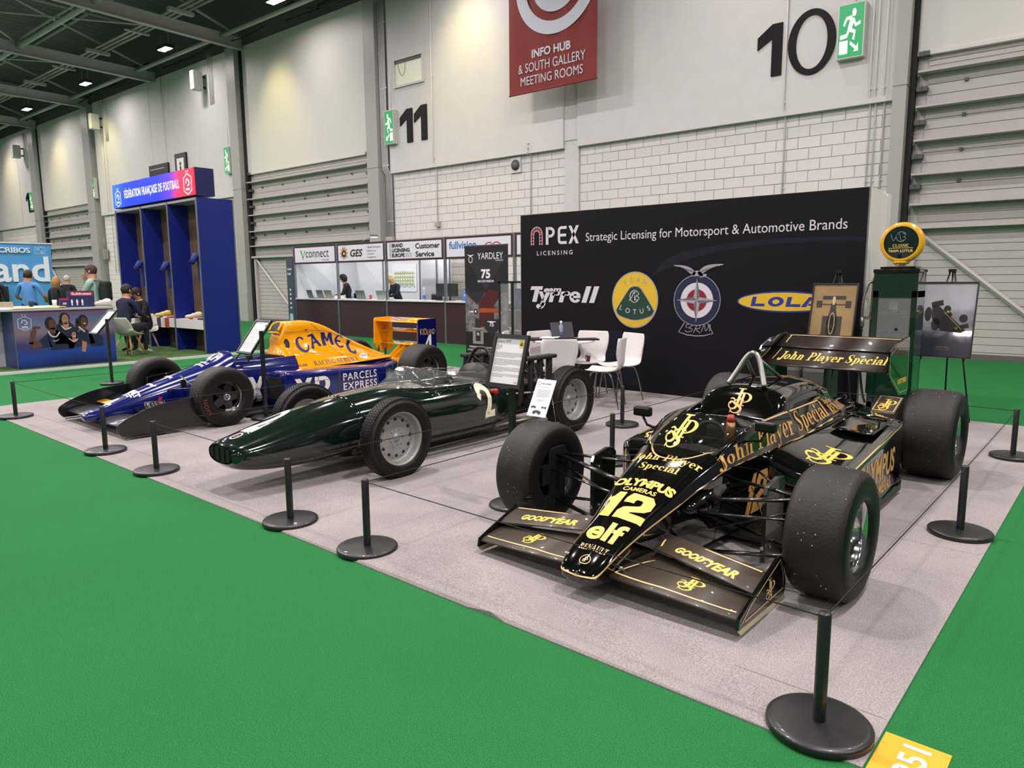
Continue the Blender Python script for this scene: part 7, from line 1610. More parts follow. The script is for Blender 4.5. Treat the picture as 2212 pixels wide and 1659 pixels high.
mb = MB(); mb.box((-19.36, YC + 2.2, 0), (-15.0, YC + 2.25, 2.5)); mb.box((-19.38, YC, 0), (-19.34, YC + 2.25, 2.5)); mb.box((-15.02, YC + 1.2, 0), (-13.9, YC + 1.25, 2.5)); part('partition', mb, m_scw, bt)
for x in (-17.9, -16.2, -14.4, -13.9): 
    mb = MB(); mb.box((x - .02, YC + (2.17 if x < -15 else 1.17), 0), (x + .02, YC + (2.2 if x < -15 else 1.2), 2.5)); part('post', mb, m_alu, bt)
def BT(g, m, off=.033): part('lettering', flat2mb(g, (0, YC, 0), (1, 0, 0), (0, 0, 1), off), m, bt, fixn=False)
m_k = mat('print black', '#17161a', .5)
BT(merge2(fit(text2d('connect'), -18.70, 2.22, 1.15, .20), fit(text2d('WITH VISIT', .01), -17.90, 2.13, .36, .03), fit(text2d('GES', .03, .2), -16.55, 2.19, .55, .2), fit(text2d('- Shell Scheme'), -15.85, 2.40, .62, .06), fit(text2d('- Electrics'), -15.85, 2.31, .42, .05), fit(text2d('- Carpet'), -15.85, 2.22, .33, .06), fit(text2d('- Logistics'), -15.85, 2.13, .42, .06),
   fit(text2d('BRAND', .05), -14.78, 2.38, .44, .10), fit(text2d('LICENSING', .05), -14.78, 2.255, .70, .10), fit(text2d('EUROPE', .05), -14.78, 2.13, .50, .10), fit(text2d('Customer', .03), -13.86, 2.32, .88, .14), fit(text2d('Service', .03), -13.86, 2.12, .68, .14), tf2(fit(text2d('LONDON', .02), 0, 0, .36, .05), 1, 1, -14.82, 2.13, pi / 2)), m_k)
BT(fit(text2d('2025'), -14.26, 2.13, .26, .10), mat('print grey', '#8d8d94', .5)); BT(merge2(poly2((-18.98, 2.43), (-18.90, 2.43), (-18.84, 2.22), (-18.84, 2.15)), poly2((-18.84, 2.15), (-18.84, 2.24), (-18.70, 2.42), (-18.74, 2.43))), mat('print leaf green', '#4b9a3c', .5))
gg = []
for k in range(10): a = 2 * pi * k / 10; gg.append(tf2(disc2(.11, 0, .075, .035, 12), 1, 1, -16.83, 2.30, a))
BT(merge2(*gg), mat('print petals', '#b98a4a', .5, noise=.6, nscale=12)); BT(ring2(-16.83, 2.28, .10, .09, .05, .05), m_k, .035)
BT(fit(text2d('fullvision', .02), -12.65, 2.27, .9, .18), mat('print blue', '#2c63ad', .5)); BT(merge2(ring2(-11.35, 2.30, .14, .10, .04, .03, 30, 330), ring2(-11.12, 2.30, .14, .10, .04, .03, -150, 150)), mat('print pink', '#c0506c', .5))
mb = MB(); mb.box((-17.45, YC + 2.18, 1.20), (-16.35, YC + 2.19, 2.03)); fp = single('floor_plan', mb, mat('plan paper', '#d9dee0', .6), 'large paper floor plan pinned on the white booth wall', 'poster')
g1 = merge2(*[rect2(x, z, x + .045, z + .045 + .04 * (i % 2)) for i, x in enumerate([-17.37 + .055 * k for k in range(17)]) for z in (1.40, 1.50, 1.60, 1.72)]); g1b = [(x, y) for x, y in g1[0]]
part('plan_print', flat2mb(g1, (0, YC + 2.18, 0), (1, 0, 0), (0, 0, 1), .002), mat('plan green', '#9aa65c', .6), fp, fixn=False)
part('plan_print', flat2mb(merge2(*[rect2(-17.37 + .075 * k, 1.32 + .02 * (k % 3), -17.33 + .075 * k, 1.37 + .02 * (k % 3)) for k in range(13)]), (0, YC + 2.18, 0), (1, 0, 0), (0, 0, 1), .003), mat('plan violet', '#8f84ad', .6), fp, fixn=False)
def laptop2(x, y, rz, lab, c='#6f7478'):
    t = thing('laptop', lab, 'laptop', (x, y, 1.036), rz, 'laptops on the service counters')
    mb = MB(); mb.box((-.17, -.12, 0), (.17, .12, .015)); part('base', mb, mat('lt ' + c, c, .4, metal=.4), t); mb = MB(); mb.box((-.17, 0, 0), (.17, .008, .24), Matrix.Translation(V((0, -.12, .012))) @ Matrix.Rotation(R(18), 4, 'X')); part('screen', mb, mat('lt ' + c, c, .4, metal=.4), t)
for i, (x, c, lab) in enumerate(((-18.75, '#4e5256', 'dark grey laptop at the left end of the first counter'), (-18.25, '#6a6e70', 'grey laptop second from the left on the first counter'), (-17.85, '#8a8e8c', 'light grey laptop at the right end of the first counter'), (-16.35, '#7d8184', 'grey laptop before the floor plan, right of the dark-haired woman'), (-15.45, '#a3a7aa', 'silver laptop at the right end of the second counter'))): laptop2(x, YC + .25, R(-8 + i * 5), lab, c)
for x, lab, w_ in ((-13.35, 'black monitor with its back turned on the third counter', .22), (-13.0, 'grey monitor beside the right post of the third counter', .44)):
    t = thing('monitor', lab, 'monitor', (x, YC + .3, 1.036), R(20)); mb = MB(); mb.box((-w_ / 2, -.01, .10), (w_ / 2, .02, .42)); part('screen', mb, mat('monitor grey', '#33383a', .4), t); mb = MB(); mb.box((-.02, .0, .01), (.02, .04, .12)); mb.box((-.1, -.06, 0), (.1, .1, .012)); part('stand', mb, m_k, t)
bottle((-13.78, YC + .15, 1.036), 'clear water bottle standing on the third service counter', 1.35); bottle((-16.78, YC + .15, 1.036), 'clear water bottle in front of the dark-haired woman on the second counter', .8)
t = thing('drink_can', 'red drink can on the second service counter', 'can', (-16.02, YC + .2, 1.036)); mb = MB(); mb.lathe([(0, 0), (.028, .005), (.033, .015), (.033, .11), (.026, .122), (0, .122)], 20); part('can', mb, mat('can red', '#b23a48', .3), t)
mb = MB(); mb.box((-.12, 0, 0), (.12, .05, .30), Matrix.Rotation(R(-10), 4, 'X')); t = single('counter_card', mb, mat('card blue', '#2273c2', .5), 'blue show card standing on the fourth service counter', 'sign', loc=(-12.25, YC + .1, 1.036)); part('lettering', flat2mb(merge2(fit(text2d('fullvision', .03), -.08, .22, .16, .03), fit(text2d('SERVICE DESK', .03), -.08, .12, .16, .05)), (0, -.002, 0), (1, 0, 0), (0, .17, .98), .002), m_paper, t, fixn=False)
for x, c, lab in ((-17.45, '#d8d8d8', 'white tissue box at the left post of the second counter'), (-15.2, '#d0cfc8', 'stack of white papers before the blonde woman')): mb = MB(); mb.box((-.12, -.09, 0), (.12, .09, .09 if x < -17 else .02)); single('tissue_box' if x < -17 else 'papers', mb, mat('c ' + c, c, .5), lab, 'box' if x < -17 else 'papers', loc=(x, YC + .2, 1.036), bevel=.005)
for x, lab in ((-14.2, 'black office chair back behind the third counter'), (-17.6, 'black office chair back behind the first counter')):
    t = thing('office_chair', lab, 'chair', (x, YC + .95, 0)); mb = MB(); mb.box((-.2, 0, .75), (.2, .06, 1.18)); part('backrest', mb, m_k, t, bevel=.03); mb = MB(); mb.box((-.23, -.4, .44), (.23, .05, .52)); part('seat', mb, m_k, t, bevel=.02); mb = MB(); mb.cyl((0, -.2, .05), (0, -.2, .44), .03); mb.box((-.25, -.23, 0), (.25, -.17, .06)); mb.box((-.03, -.45, 0), (.03, .05, .06)); mb.box((-.03, .0, .46), (.03, .08, .8)); part('base', mb, m_k, t)
t = thing('clamp_lamp', 'small white lit clamp lamp on top of the service booth', 'lamp', (-17.2, YC + .8, 2.57)); mb = MB(); mb.tube([(-.1, 0, -.05), (.1, 0, .08), (.60, 0, .22)], .012, 6); part('arm', mb, m_alu, t); mb = MB(); mb.box((.56, -.07, .19), (.76, .07, .25)); part('shade', mb, m_alu, t); mb = MB(); mb.box((.58, -.06, .175), (.74, .06, .19)); part('bulb', mb, mat('lamp lens', '#ffffff'), t)
mb = MB(); mb.box((-18.98, 11.78, .02), (-18.66, 11.83, 2.22)); t = single('rollup_banner', mb, mat('slate banner', '#3b4650', .5), 'narrow slate grey roll-up banner at the left end of the service booth', 'banner')
part('lettering', flat2mb(merge2(fit(text2d('London', .02), -18.93, 1.86, .22, .07), fit(text2d('Hall', .02), -18.93, 1.72, .16, .07), *[rect2(-18.86, .75 + k * .13, -18.79, .80 + k * .13) for k in range(5)]), (0, 11.78, 0), (1, 0, 0), (0, 0, 1), .002), m_paper, t, fixn=False)
part('lower_panel', flat2mb(poly2((-18.95, .03), (-18.70, .03), (-18.76, .6), (-18.90, .6)), (0, 11.78, 0), (1, 0, 0), (0, 0, 1), .002), mat('banner pale', '#a9bdc9', .5), t, fixn=False)
# ------------------------------------------------------------------ football federation stand
m_loc = mat('royal blue laminate', '#0b2074', .35); m_locd = mat('dark blue laminate', '#0c1b58', .4); m_oak = mat('brown timber laminate', '#6a5646', .5, noise=.25, nscale=3); m_edge = mat('aluminium', '#8b8d90')
m_grass = mat('artificial grass', '#3b5c22', .95, noise=.35, nscale=120, bump=.6, bscale=300)
pl = thing('platform', 'raised artificial grass platform with white edge under the blue stand', 'platform', (-17.5, 6.0, 0)); OFF[pl.name] = (-17.5, 6.0, 0)
mb = MB(); mb.box((-19.6, 2.2, 0), (-14.56, 8.6, .04)); part('grass', mb, m_grass, pl); mb = MB(); mb.box((-14.56, 2.2, 0), (-14.50, 8.6, .045)); part('edge_strip', mb, m_ct, pl)
tw = thing('locker_stand', 'tall blue changing-room locker stand with a lit red and blue header sign', 'stand', (-17, 7.6, .04)); OFF[tw.name] = (-17, 7.6, .04)
Y0, Y1, TP, YB_ = 7.22, 8.02, 3.27, 7.70
xs_ = [-19.05, -17.62, -16.25, -14.88]
mb = MB(); mb.box((-14.90, Y0, .04), (-14.85, Y1, TP)); part('side_panel', mb, m_loc, tw)
for x in xs_[:-1]:
    mb = MB(); mb.box((x, Y0, .04), (x + .05, YB_, TP)); part('divider', mb, m_loc, tw); mb = MB(); mb.box((x + .0, Y0 - .012, .04), (x + .05, Y0, TP)); part('edge_trim', mb, m_edge, tw)
mb = MB(); mb.box((-14.90, Y0 - .012, .04), (-14.85, Y0, TP)); mb.box((-14.85, Y1 - .03, .04), (-14.84, Y1, TP)); part('edge_trim', mb, m_edge, tw)
for a, b in zip(xs_[:-1], xs_[1:]):
    mb = MB(); mb.box((a + .05, YB_ - .04, .04), (a + (b - a) * .5, YB_, TP)); part('timber_panel', mb, m_oak, tw); mb = MB(); mb.box((a + (b - a) * .5, YB_ - .04, .04), (b, YB_, TP)); part('timber_panel', mb, m_oak, tw)
    mb = MB(); mb.box((a + .05, Y0, .54), (b, YB_ - .05, .74)); part('bench', mb, m_ct, tw)
    mb = MB(); mb.box((a + .05, Y0, TP - .05), (b, YB_, TP)); part('ceiling_panel', mb, mat('locker ceiling', '#8b8d95', .5), tw)
    mb = MB(); cx_ = b - .35; mb.cyl((cx_, Y0 + .25, TP - .055), (cx_, Y0 + .25, TP - .07), .07, n=20); part('downlight', mb, mat('downlight', '#ffffff', .3, emit='#fff4e0', es=14), tw)
    spot((cx_, Y0 + .2, TP - .09), (cx_, Y0 + .3, .5), 34, (1, .93, .82), 80, .6, .04)
def grad_mat(nm, stops, axis='X', es=0.0, rough=.4):
    m = mat(nm, '#203080', rough); nt = m.node_tree; b = nt.nodes['Principled BSDF']; tc = nt.nodes.new('ShaderNodeTexCoord'); sp = nt.nodes.new('ShaderNodeSeparateXYZ'); nt.links.new(tc.outputs['Generated'], sp.inputs[0])
    n = nt.nodes.new('ShaderNodeTexNoise'); n.inputs['Scale'].default_value = 1.6; nt.links.new(tc.outputs['Generated'], n.inputs['Vector']); mu = nt.nodes.new('ShaderNodeMath'); mu.operation = 'MULTIPLY_ADD'; mu.inputs[1].default_value = .12 if es else .35; mu.inputs[2].default_value = -.06 if es else -.17; nt.links.new(n.outputs['Fac'], mu.inputs[0])
    ad = nt.nodes.new('ShaderNodeMath'); nt.links.new(sp.outputs[axis], ad.inputs[0]); nt.links.new(mu.outputs[0], ad.inputs[1]); r = nt.nodes.new('ShaderNodeValToRGB'); e = r.color_ramp.elements
    while len(e) < len(stops): e.new(.5)
    for el, (p, c) in zip(e, stops): el.position = p; el.color = (*srgb(c), 1)
    nt.links.new(ad.outputs[0], r.inputs[0]); nt.links.new(r.outputs[0], b.inputs['Base Color'])
    if es: nt.links.new(r.outputs[0], b.inputs['Emission Color']); b.inputs['Emission Strength'].default_value = es
    return m
mb = MB(); mb.box((-19.04, Y0, 3.31), (-14.84, 7.62, 3.87)); part('header_box', mb, mat('header navy', '#101a52', .4), tw)
mb = MB(); mb.box((-19.03, Y0 - .03, 3.32), (-14.85, Y0 - .001, 3.86)); part('header_screen', mb, grad_mat('header light', [(0, '#2a6ad8'), (.18, '#1038d8'), (.60, '#1230d8'), (.74, '#5a2fc0'), (.84, '#d62a55'), (1, '#e02840')], 'X', .75), tw)
def hexb(cx, cz, s): 
    h = [(cx + s * .5 * a, cz + s * .62 * b) for a, b in ((0, 1), (1, .62), (1, -.62), (0, -1), (-1, -.62), (-1, .62))]
    return merge2(stroke2(h + [h[0]], s * .06, 1), stroke2([(cx - s * .22, cz + s * .05), (cx - s * .1, cz + s * .3), (cx + s * .12, cz + s * .22), (cx + s * .2, cz), (cx - s * .02, cz - s * .1)], s * .09, 4), rect2(cx - s * .24, cz - s * .36, cx + s * .24, cz - s * .24), disc2(cx - s * .12, cz + s * .74, s * .05), disc2(cx + s * .12, cz + s * .74, s * .05))
part('lettering', flat2mb(merge2(fit(text2d('FÉDÉRATION FRANÇAISE DE FOOTBALL', .01, 0, 1.15), -18.35, 3.46, 2.85, .27), hexb(-18.72, 3.53, .30), hexb(-15.12, 3.55, .34)), (0, Y0 - .032, 0), (1, 0, 0), (0, 0, 1), .001), mat('header white', '#ffffff', .4, emit='#ffffff', es=.9), tw, fixn=False)
# shirts hanging from the dividers
for x, z, lab in ((-17.85, 1.45, 'blue football shirt hanging in the middle locker bay'), (-16.45, 1.4, 'blue football shirt hanging in the second locker bay'), (-15.02, 1.55, 'blue football shirt with white print hanging in the right locker bay')):
    t = thing('football_shirt', lab, 'shirt', (x, 7.42, z)); mb = MB(); rows = []
    for zz, w_, d in ((0, .20, .05), (.25, .19, .05), (.42, .20, .05), (.50, .26, .045), (.58, .22, .04), (.64, .10, .03)): rows.append([(d * cos(a), w_ * sin(a) * 1.0, zz) for a in [2 * pi * k / 16 for k in range(16)]])
    mb.grid(rows, True, closed=True); mb.tube([(0, .2, .56), (.02, .33, .38)], [.07, .06], 8); mb.tube([(0, -.2, .56), (.02, -.33, .38)], [.07, .06], 8); part('cloth', mb, mat('shirt blue', '#1b2a6e', .8), t)
    part('print', flat2mb(merge2(rect2(-.1, .44, -.04, .47), disc2(.1, .45, .03)), (-.055, 0, 0), (0, -1, 0), (0, 0, 1), 0), m_paper, t, fixn=False)
    mb = MB(); mb.tube([(0, 0, .64), (0, 0, .78), (.0, .0, .8)], .006, 6); part('hanger', mb, m_alu, t)
def shoe(loc, rz, col, lab, s=1.0, tilt=0):
    t = thing('football_boot', lab, 'shoe', loc, rz); mb = MB(); rows = []
    for y, w_, h in ((-.14, .018, .03), (-.12, .036, .05), (-.05, .045, .062), (.02, .038, .085), (.07, .036, .105), (.12, .036, .10), (.145, .022, .08)): rows.append([(w_ * s * cos(a), y * s, (h / 2 + .012 + h / 2 * sin(a)) * s) for a in [2 * pi * k / 12 for k in range(12)]])
    mb.grid(rows, True, closed=True); mb.add(rows[0], [tuple(range(12))]); mb.add(rows[-1], [tuple(range(12))]); part('upper', mb, mat('boot ' + col, col, .45), t)
    mb = MB(); mb.box((-.035 * s, -.12 * s, 0), (.035 * s, .13 * s, .012 * s)); part('sole', mb, mat('boot sole', '#b8b29a', .5), t)
    mb = MB(); [mb.tube([(-.02 * s, y * s, .088 * s), (.02 * s, y * s, .088 * s)], .003 * s, 5) for y in (-.02, .0, .02)]; part('laces', mb, m_paper, t)
shoe((-17.25, 7.40, .742), R(-49), '#d9b84a', 'yellow football boot on the left bench of the locker stand', 1.35); shoe((-15.75, 7.42, .742), R(-49), '#cfc8a8', 'cream football boot on the right bench of the locker stand', 1.35)
def scarf(x, lab, cols, hang):
    t = thing('scarf', lab, 'scarf', (x, 7.3, .742))
    for k, c in enumerate(cols): mb = MB(); x0 = -.3 + k * .6 / len(cols); mb.box((x0, -.04, -.0), (x0 + .6 / len(cols) - .002, .25, .03)); (mb.box((x0, -.09, -.22), (x0 + .6 / len(cols) - .002, -.065, .0)) if hang else None); part('cloth', mb, mat('cloth ' + c, c, .9), t)
scarf(-16.85, 'blue white and red scarf hanging over the left bench', ['#2a3350', '#d0c8c0', '#a33a30'], True); scarf(-15.35, 'folded red and navy shirt on the right bench', ['#8f2430', '#b8aab0', '#1a1c3c'], False)
# two black signs on the wall above the header
for s, z, w_, h_, txt, lab in ((-29.6, 5.9, 1.75, .75, 'South Gallery Rooms', 'black wall sign South Gallery Rooms above the blue header'), (-27.6, 5.75, .95, 1.15, '', 'black wall sign with a white pictogram panel above the blue header')):
    t = thing('direction_sign', lab, 'sign', WP(s, z - .6, .11), WA); mb = MB(); mb.box((-w_ / 2, -.1, 0), (w_ / 2, 0, h_ + .6)); part('board', mb, m_blk, t)
    g = merge2(fit(text2d(txt, .01), -w_ / 2 + .15, .75, w_ * .6, .13), rect2(-w_ / 2 + .15, 1.15, w_ / 2 - .3, 1.17), fit(text2d('Level 1'), -w_ / 2 + .15, .5, .5, .12)) if txt else rect2(-.3, .2, .3, 1.55)
    part('lettering', flat2mb(g, (0, -.103, 0), (1, 0, 0), (0, 0, 1)), m_wht, t, fixn=False)
    if not txt: part('pictogram', flat2mb(merge2(disc2(0, 1.32, .08), rect2(-.07, .85, .07, 1.22)), (0, -.106, 0), (1, 0, 0), (0, 0, 1)), m_blk, t, fixn=False)
# counter with the printed players
ct = thing('reception_counter', 'blue printed counter with football players in front of the blue stand', 'counter', (-15.2, 4.6, .04)); OFF[ct.name] = (-15.2, 4.6, .04)
CX, CY0, CY1, CH_ = -14.86, 3.80, 5.44, 1.06
mb = MB(); mb.box((CX - .75, CY0, .04), (CX - .004, CY1, CH_)); part('carcass', mb, mat('counter blue end', '#26336e', .4), ct)
mb = MB(); mb.box((CX - .78, CY0 - .28, CH_), (CX + .03, CY1 + .03, CH_ + .035)); mb.box((CX - .75, CY0 - .25, .04), (CX - .71, CY0, CH_)); part('counter_top', mb, mat('counter top', '#aeb4b8', .4), ct)
mb = MB(); mb.box((CX - .004, CY0, .04), (CX, CY1, CH_)); part('print_panel', mb, grad_mat('players backdrop', [(0, '#0d1850'), (.25, '#1a3f93'), (.45, '#3a3566'), (.62, '#7a6a78'), (.82, '#5d6c94'), (1, '#7c3550')], 'Z'), ct)
mb = MB(); mb.box((CX - .0, CY0 - .004, .04), (CX + .006, CY0 + .006, CH_)); mb.box((CX, CY1 - .006, .04), (CX + .006, CY1 + .004, CH_)); part('edge_trim', mb, m_edge, ct)
def CP(g, col, off): part('player_print', flat2mb(g, (CX, CY0, .04), (0, 1, 0), (0, 0, 1), off), mat('pp ' + col, col, .5), ct, fixn=False)
E2 = disc2
CP(merge2(poly2((.50, .62), (.66, .66), (.74, .60), (.94, .40), (.90, .30), (.54, .30)), poly2((.62, .74), (.86, .82), (1.0, .66), (.96, .40), (.62, .40)), poly2((.80, .50), (1.0, .60), (1.12, .68), (1.22, .58), (1.28, .38), (.84, .30)), poly2((1.18, .56), (1.34, .56), (1.42, .48), (1.42, .32), (1.20, .32)), poly2((.36, .48), (.50, .60), (.56, .36), (.40, .34))), '#101a3c', .0015)
CP(merge2(E2(.56, .78, .085, .12), E2(.80, .86, .085, .11), E2(1.10, .80, .09, .12), E2(1.0, .74, .03, .12), E2(.72, .72, .03, .12), E2(.92, .56, .055, .07)), '#17110f', .002)
CP(merge2(E2(.60, .765, .062, .095), E2(1.12, .79, .055, .085), rect2(.56, .60, .64, .70), rect2(1.06, .62, 1.13, .72), poly2((.26, .42), (.34, .66), (.30, .72), (.24, .64), (.20, .44)), poly2((.20, .46), (.36, .48), (.42, .38), (.26, .34)), E2(.34, .72, .07, .025)), '#5a3426', .003)
CP(merge2(E2(.81, .845, .055, .09), rect2(.77, .66, .86, .78), E2(.93, .55, .04, .06), poly2((1.06, .44), (1.14, .40), (1.10, .22), (1.04, .24)), E2(1.34, .60, .035, .06), rect2(.9, .42, .96, .5)), '#a5765c', .0035)
CP(merge2(stroke2([(.52, .64), (.56, .56), (.64, .54), (.70, .62)], .022, 2), stroke2([(.74, .74), (.80, .66), (.90, .70)], .018, 2), stroke2([(1.02, .70), (1.12, .60)], .022, 1), stroke2([(.84, .50), (.92, .43), (.99, .48)], .016, 2), stroke2([(.58, .47), (.63, .46), (.68, .49)], .010, 2), E2(1.125, .755, .022, .010), E2(.93, .53, .018, .008)), '#cfc8c8', .0045)
CP(merge2(*[E2(x, z, .010, .005) for x, z in ((.58, .79), (.63, .79), (.79, .86), (.835, .86), (1.10, .815), (1.145, .815), (.915, .56), (.945, .56))], E2(.605, .715, .020, .008), E2(.812, .795, .016, .007)), '#20110e', .005)
part('badge_print', flat2mb(merge2(hexb(.165, .80, .20), fit(text2d('FRANCE', .01), .10, .70, .13, .025)), (CX, CY0, .04), (0, 1, 0), (0, 0, 1), .005), mat('badge pale', '#b9c4d8', .5), ct, fixn=False)
# things on and behind the counter
ZT = CH_ + .036
mb = MB(); rows = [[(x, y, .012 + .022 * abs(sin(x * 37 + y * 9)) * (1 - abs(x) / .16)) for y in [-.42 + .84 * k / 16 for k in range(17)]] for x in [-.14 + .28 * k / 6 for k in range(7)]]; mb.grid(rows, True); single('football_shirt', mb, mat('folded yellow', '#e0ac1e', .9), 'flat folded yellow shirts on the printed counter', 'shirt', loc=(-15.0, 4.24, ZT), fixn=False)
def carton(loc, d, col, lab, txt, prt, rz=0):
    t = thing('game_box', lab, 'box', loc, rz); mb = MB(); mb.box((-d[0] / 2, -d[1] / 2, 0), (d[0] / 2, d[1] / 2, d[2])); part('carton', mb, mat('box ' + col, col, .5), t)
    part('label_print', flat2mb(prt, (d[0] / 2 + .002, -d[1] / 2, 0), (0, 1, 0), (0, 0, 1)), mat('box red print', '#a8203a', .5), t, fixn=False); part('lettering', flat2mb(txt, (d[0] / 2 + .004, -d[1] / 2, 0), (0, 1, 0), (0, 0, 1)), m_paper, t, fixn=False)
men = []
for k in range(5): y = .05 + k * .088; men += [E2(y, .135, .010, .012), rect2(y - .016, .08, y + .016, .125), rect2(y - .012, .03, y - .002, .08), rect2(y + .002, .03, y + .012, .08)]
carton((-15.10, 4.98, ZT), (.10, .44, .30), '#1c2352', 'dark blue table football game box on the printed counter', merge2(fit(text2d('Subbuteo', .03), .05, .225, .34, .05), *men[:12]), merge2(rect2(.02, .205, .42, .285)))
carton((-15.0, 4.66, ZT), (.08, .14, .17), '#1f2a60', 'small blue and red card box left of the table football game', fit(text2d('FFF', .03), .04, .05, .06, .04), rect2(0, .13, .14, .17))
shoe((-15.0, 5.30, ZT), R(-49), '#d9d4d0', 'white and red football boot standing on the printed counter', 1.3)
c2 = thing('counter', 'white-topped dark second counter behind the printed counter', 'counter', (-16.6, 4.2, .04)); OFF[c2.name] = (-16.6, 4.2, .04)
mb = MB(); mb.box((-17.0, 3.0, 1.05), (-16.2, 5.05, 1.09)); part('counter_top', mb, m_ct, c2, bevel=.02); mb = MB(); mb.box((-16.9, 3.1, .04), (-16.3, 4.95, 1.05)); part('carcass', mb, m_locd, c2)
for y, d, c, lab, cat in ((4.02, (.2, .36, .10), '#b3a184', 'cardboard tray on the left of the second counter', 'box'), (4.52, (.1, .12, .11), '#1a1f38', 'small black cup on the second counter', 'cup'), (4.93, (.1, .12, .12), '#d8d8d8', 'small white cup at the right end of the second counter', 'cup')):
    mb = MB(); (mb.box((-d[0] / 2, -d[1] / 2, 0), (d[0] / 2, d[1] / 2, d[2])) if cat == 'box' else mb.lathe([(0, 0), (.035, 0), (.045, d[2]), (.04, d[2]), (.03, .01), (0, .01)], 16)); single('tray' if cat == 'box' else 'cup', mb, mat('c ' + c, c, .6), lab, cat, loc=(-16.4, y, 1.091))
def eames(loc, rz, lab):
    t = thing('chair', lab, 'chair', loc, rz, 'white bucket chairs with wooden legs'); rows = []
    for (y, z, w_, cv) in ((-.22, .43, .20, .02), (-.1, .42, .23, .05), (.05, .42, .24, .08), (.15, .46, .235, .10), (.21, .56, .23, .09), (.25, .70, .215, .06), (.27, .80, .17, .03)): rows.append([(w_ * u, y - cv * abs(u) ** 2 * (1 if z > .5 else 0), z + cv * abs(u) ** 2 * (1 if z <= .5 else 0)) for u in (-1, -.75, -.5, -.25, 0, .25, .5, .75, 1)])
    mb = MB(); mb.grid([spline(r, 2) for r in zip(*[spline([r[i] for r in rows], 3) for i in range(9)])], True); o = part('shell', mb, mat('pale bucket seat', '#c9ccbd', .4), t, fixn=False); md = o.modifiers.new('s', 'SOLIDIFY'); md.thickness = .012
    for a in (-1, 1):
        for b in (-1, 1): mb = MB(); mb.tube([(a * .10, b * .09, .42), (a * .23, b * .22, 0)], [.018, .012], 8); part('leg', mb, mat('beech leg', '#b38a55', .5), t)
eames((-15.75, 6.02, .04), R(-150), 'white bucket chair with wooden legs under the man in the navy jacket'); eames((-16.75, 6.80, .04), R(70), 'white bucket chair half hidden behind the seated man with glasses'); eames((-16.0, 3.35, .04), R(100), 'white bucket chair at the left picture edge')
kz = thing('brand_wall', 'light blue exhibition wall with big white raised letters at far left', 'display wall', (-26, 5, 0)); OFF[kz.name] = (-26, 5, 0)
mb = MB(); mb.box((-26.3, 1.5, 0), (-26, 7.85, 2.74)); part('panel', mb, mat('sky blue board', '#4a93c9', .5), kz); mb = MB(); mb.box((-26.32, 1.5, 2.74), (-25.97, 7.9, 2.78)); part('edge_trim', mb, m_scw, kz)
part('lettering', solid2mb(merge2(fit(text2d('brand', .02), 5.35, 1.58, 2.40, .78), fit(text2d('KURZ SCRIBOS', .02), 5.65, 2.46, 1.62, .16)), (-25.998, 0, 0), (0, 1, 0), (0, 0, 1), .05), mat('raised letters', '#dfe4ea', .4), kz, fixn=False)
part('emblem', flat2mb(merge2(stroke2([(7.42, 2.45), (7.42, 2.64), (7.68, 2.64), (7.68, 2.45), (7.42, 2.45)], .01, 1), ring2(7.5, 2.58, .035, .035, .01, .01), ring2(7.6, 2.50, .035, .035, .01, .01)), (-25.995, 0, 0), (0, 1, 0), (0, 0, 1)), m_paper, kz, fixn=False)
mb = MB(); mb.box((-.1, -.25, 0), (.1, .25, .4)); single('screen', mb, m_k, 'small black screen on the light blue wall behind the man in blue', 'screen', loc=(-25.85, 6.3, 1.05))

for x in (-18.3, -16.2, -13.9): light_area((x, YC + 1.0, 2.52), 1.2, .12, 16, (.92, .96, 1.0), (0, 0, 0), 170)
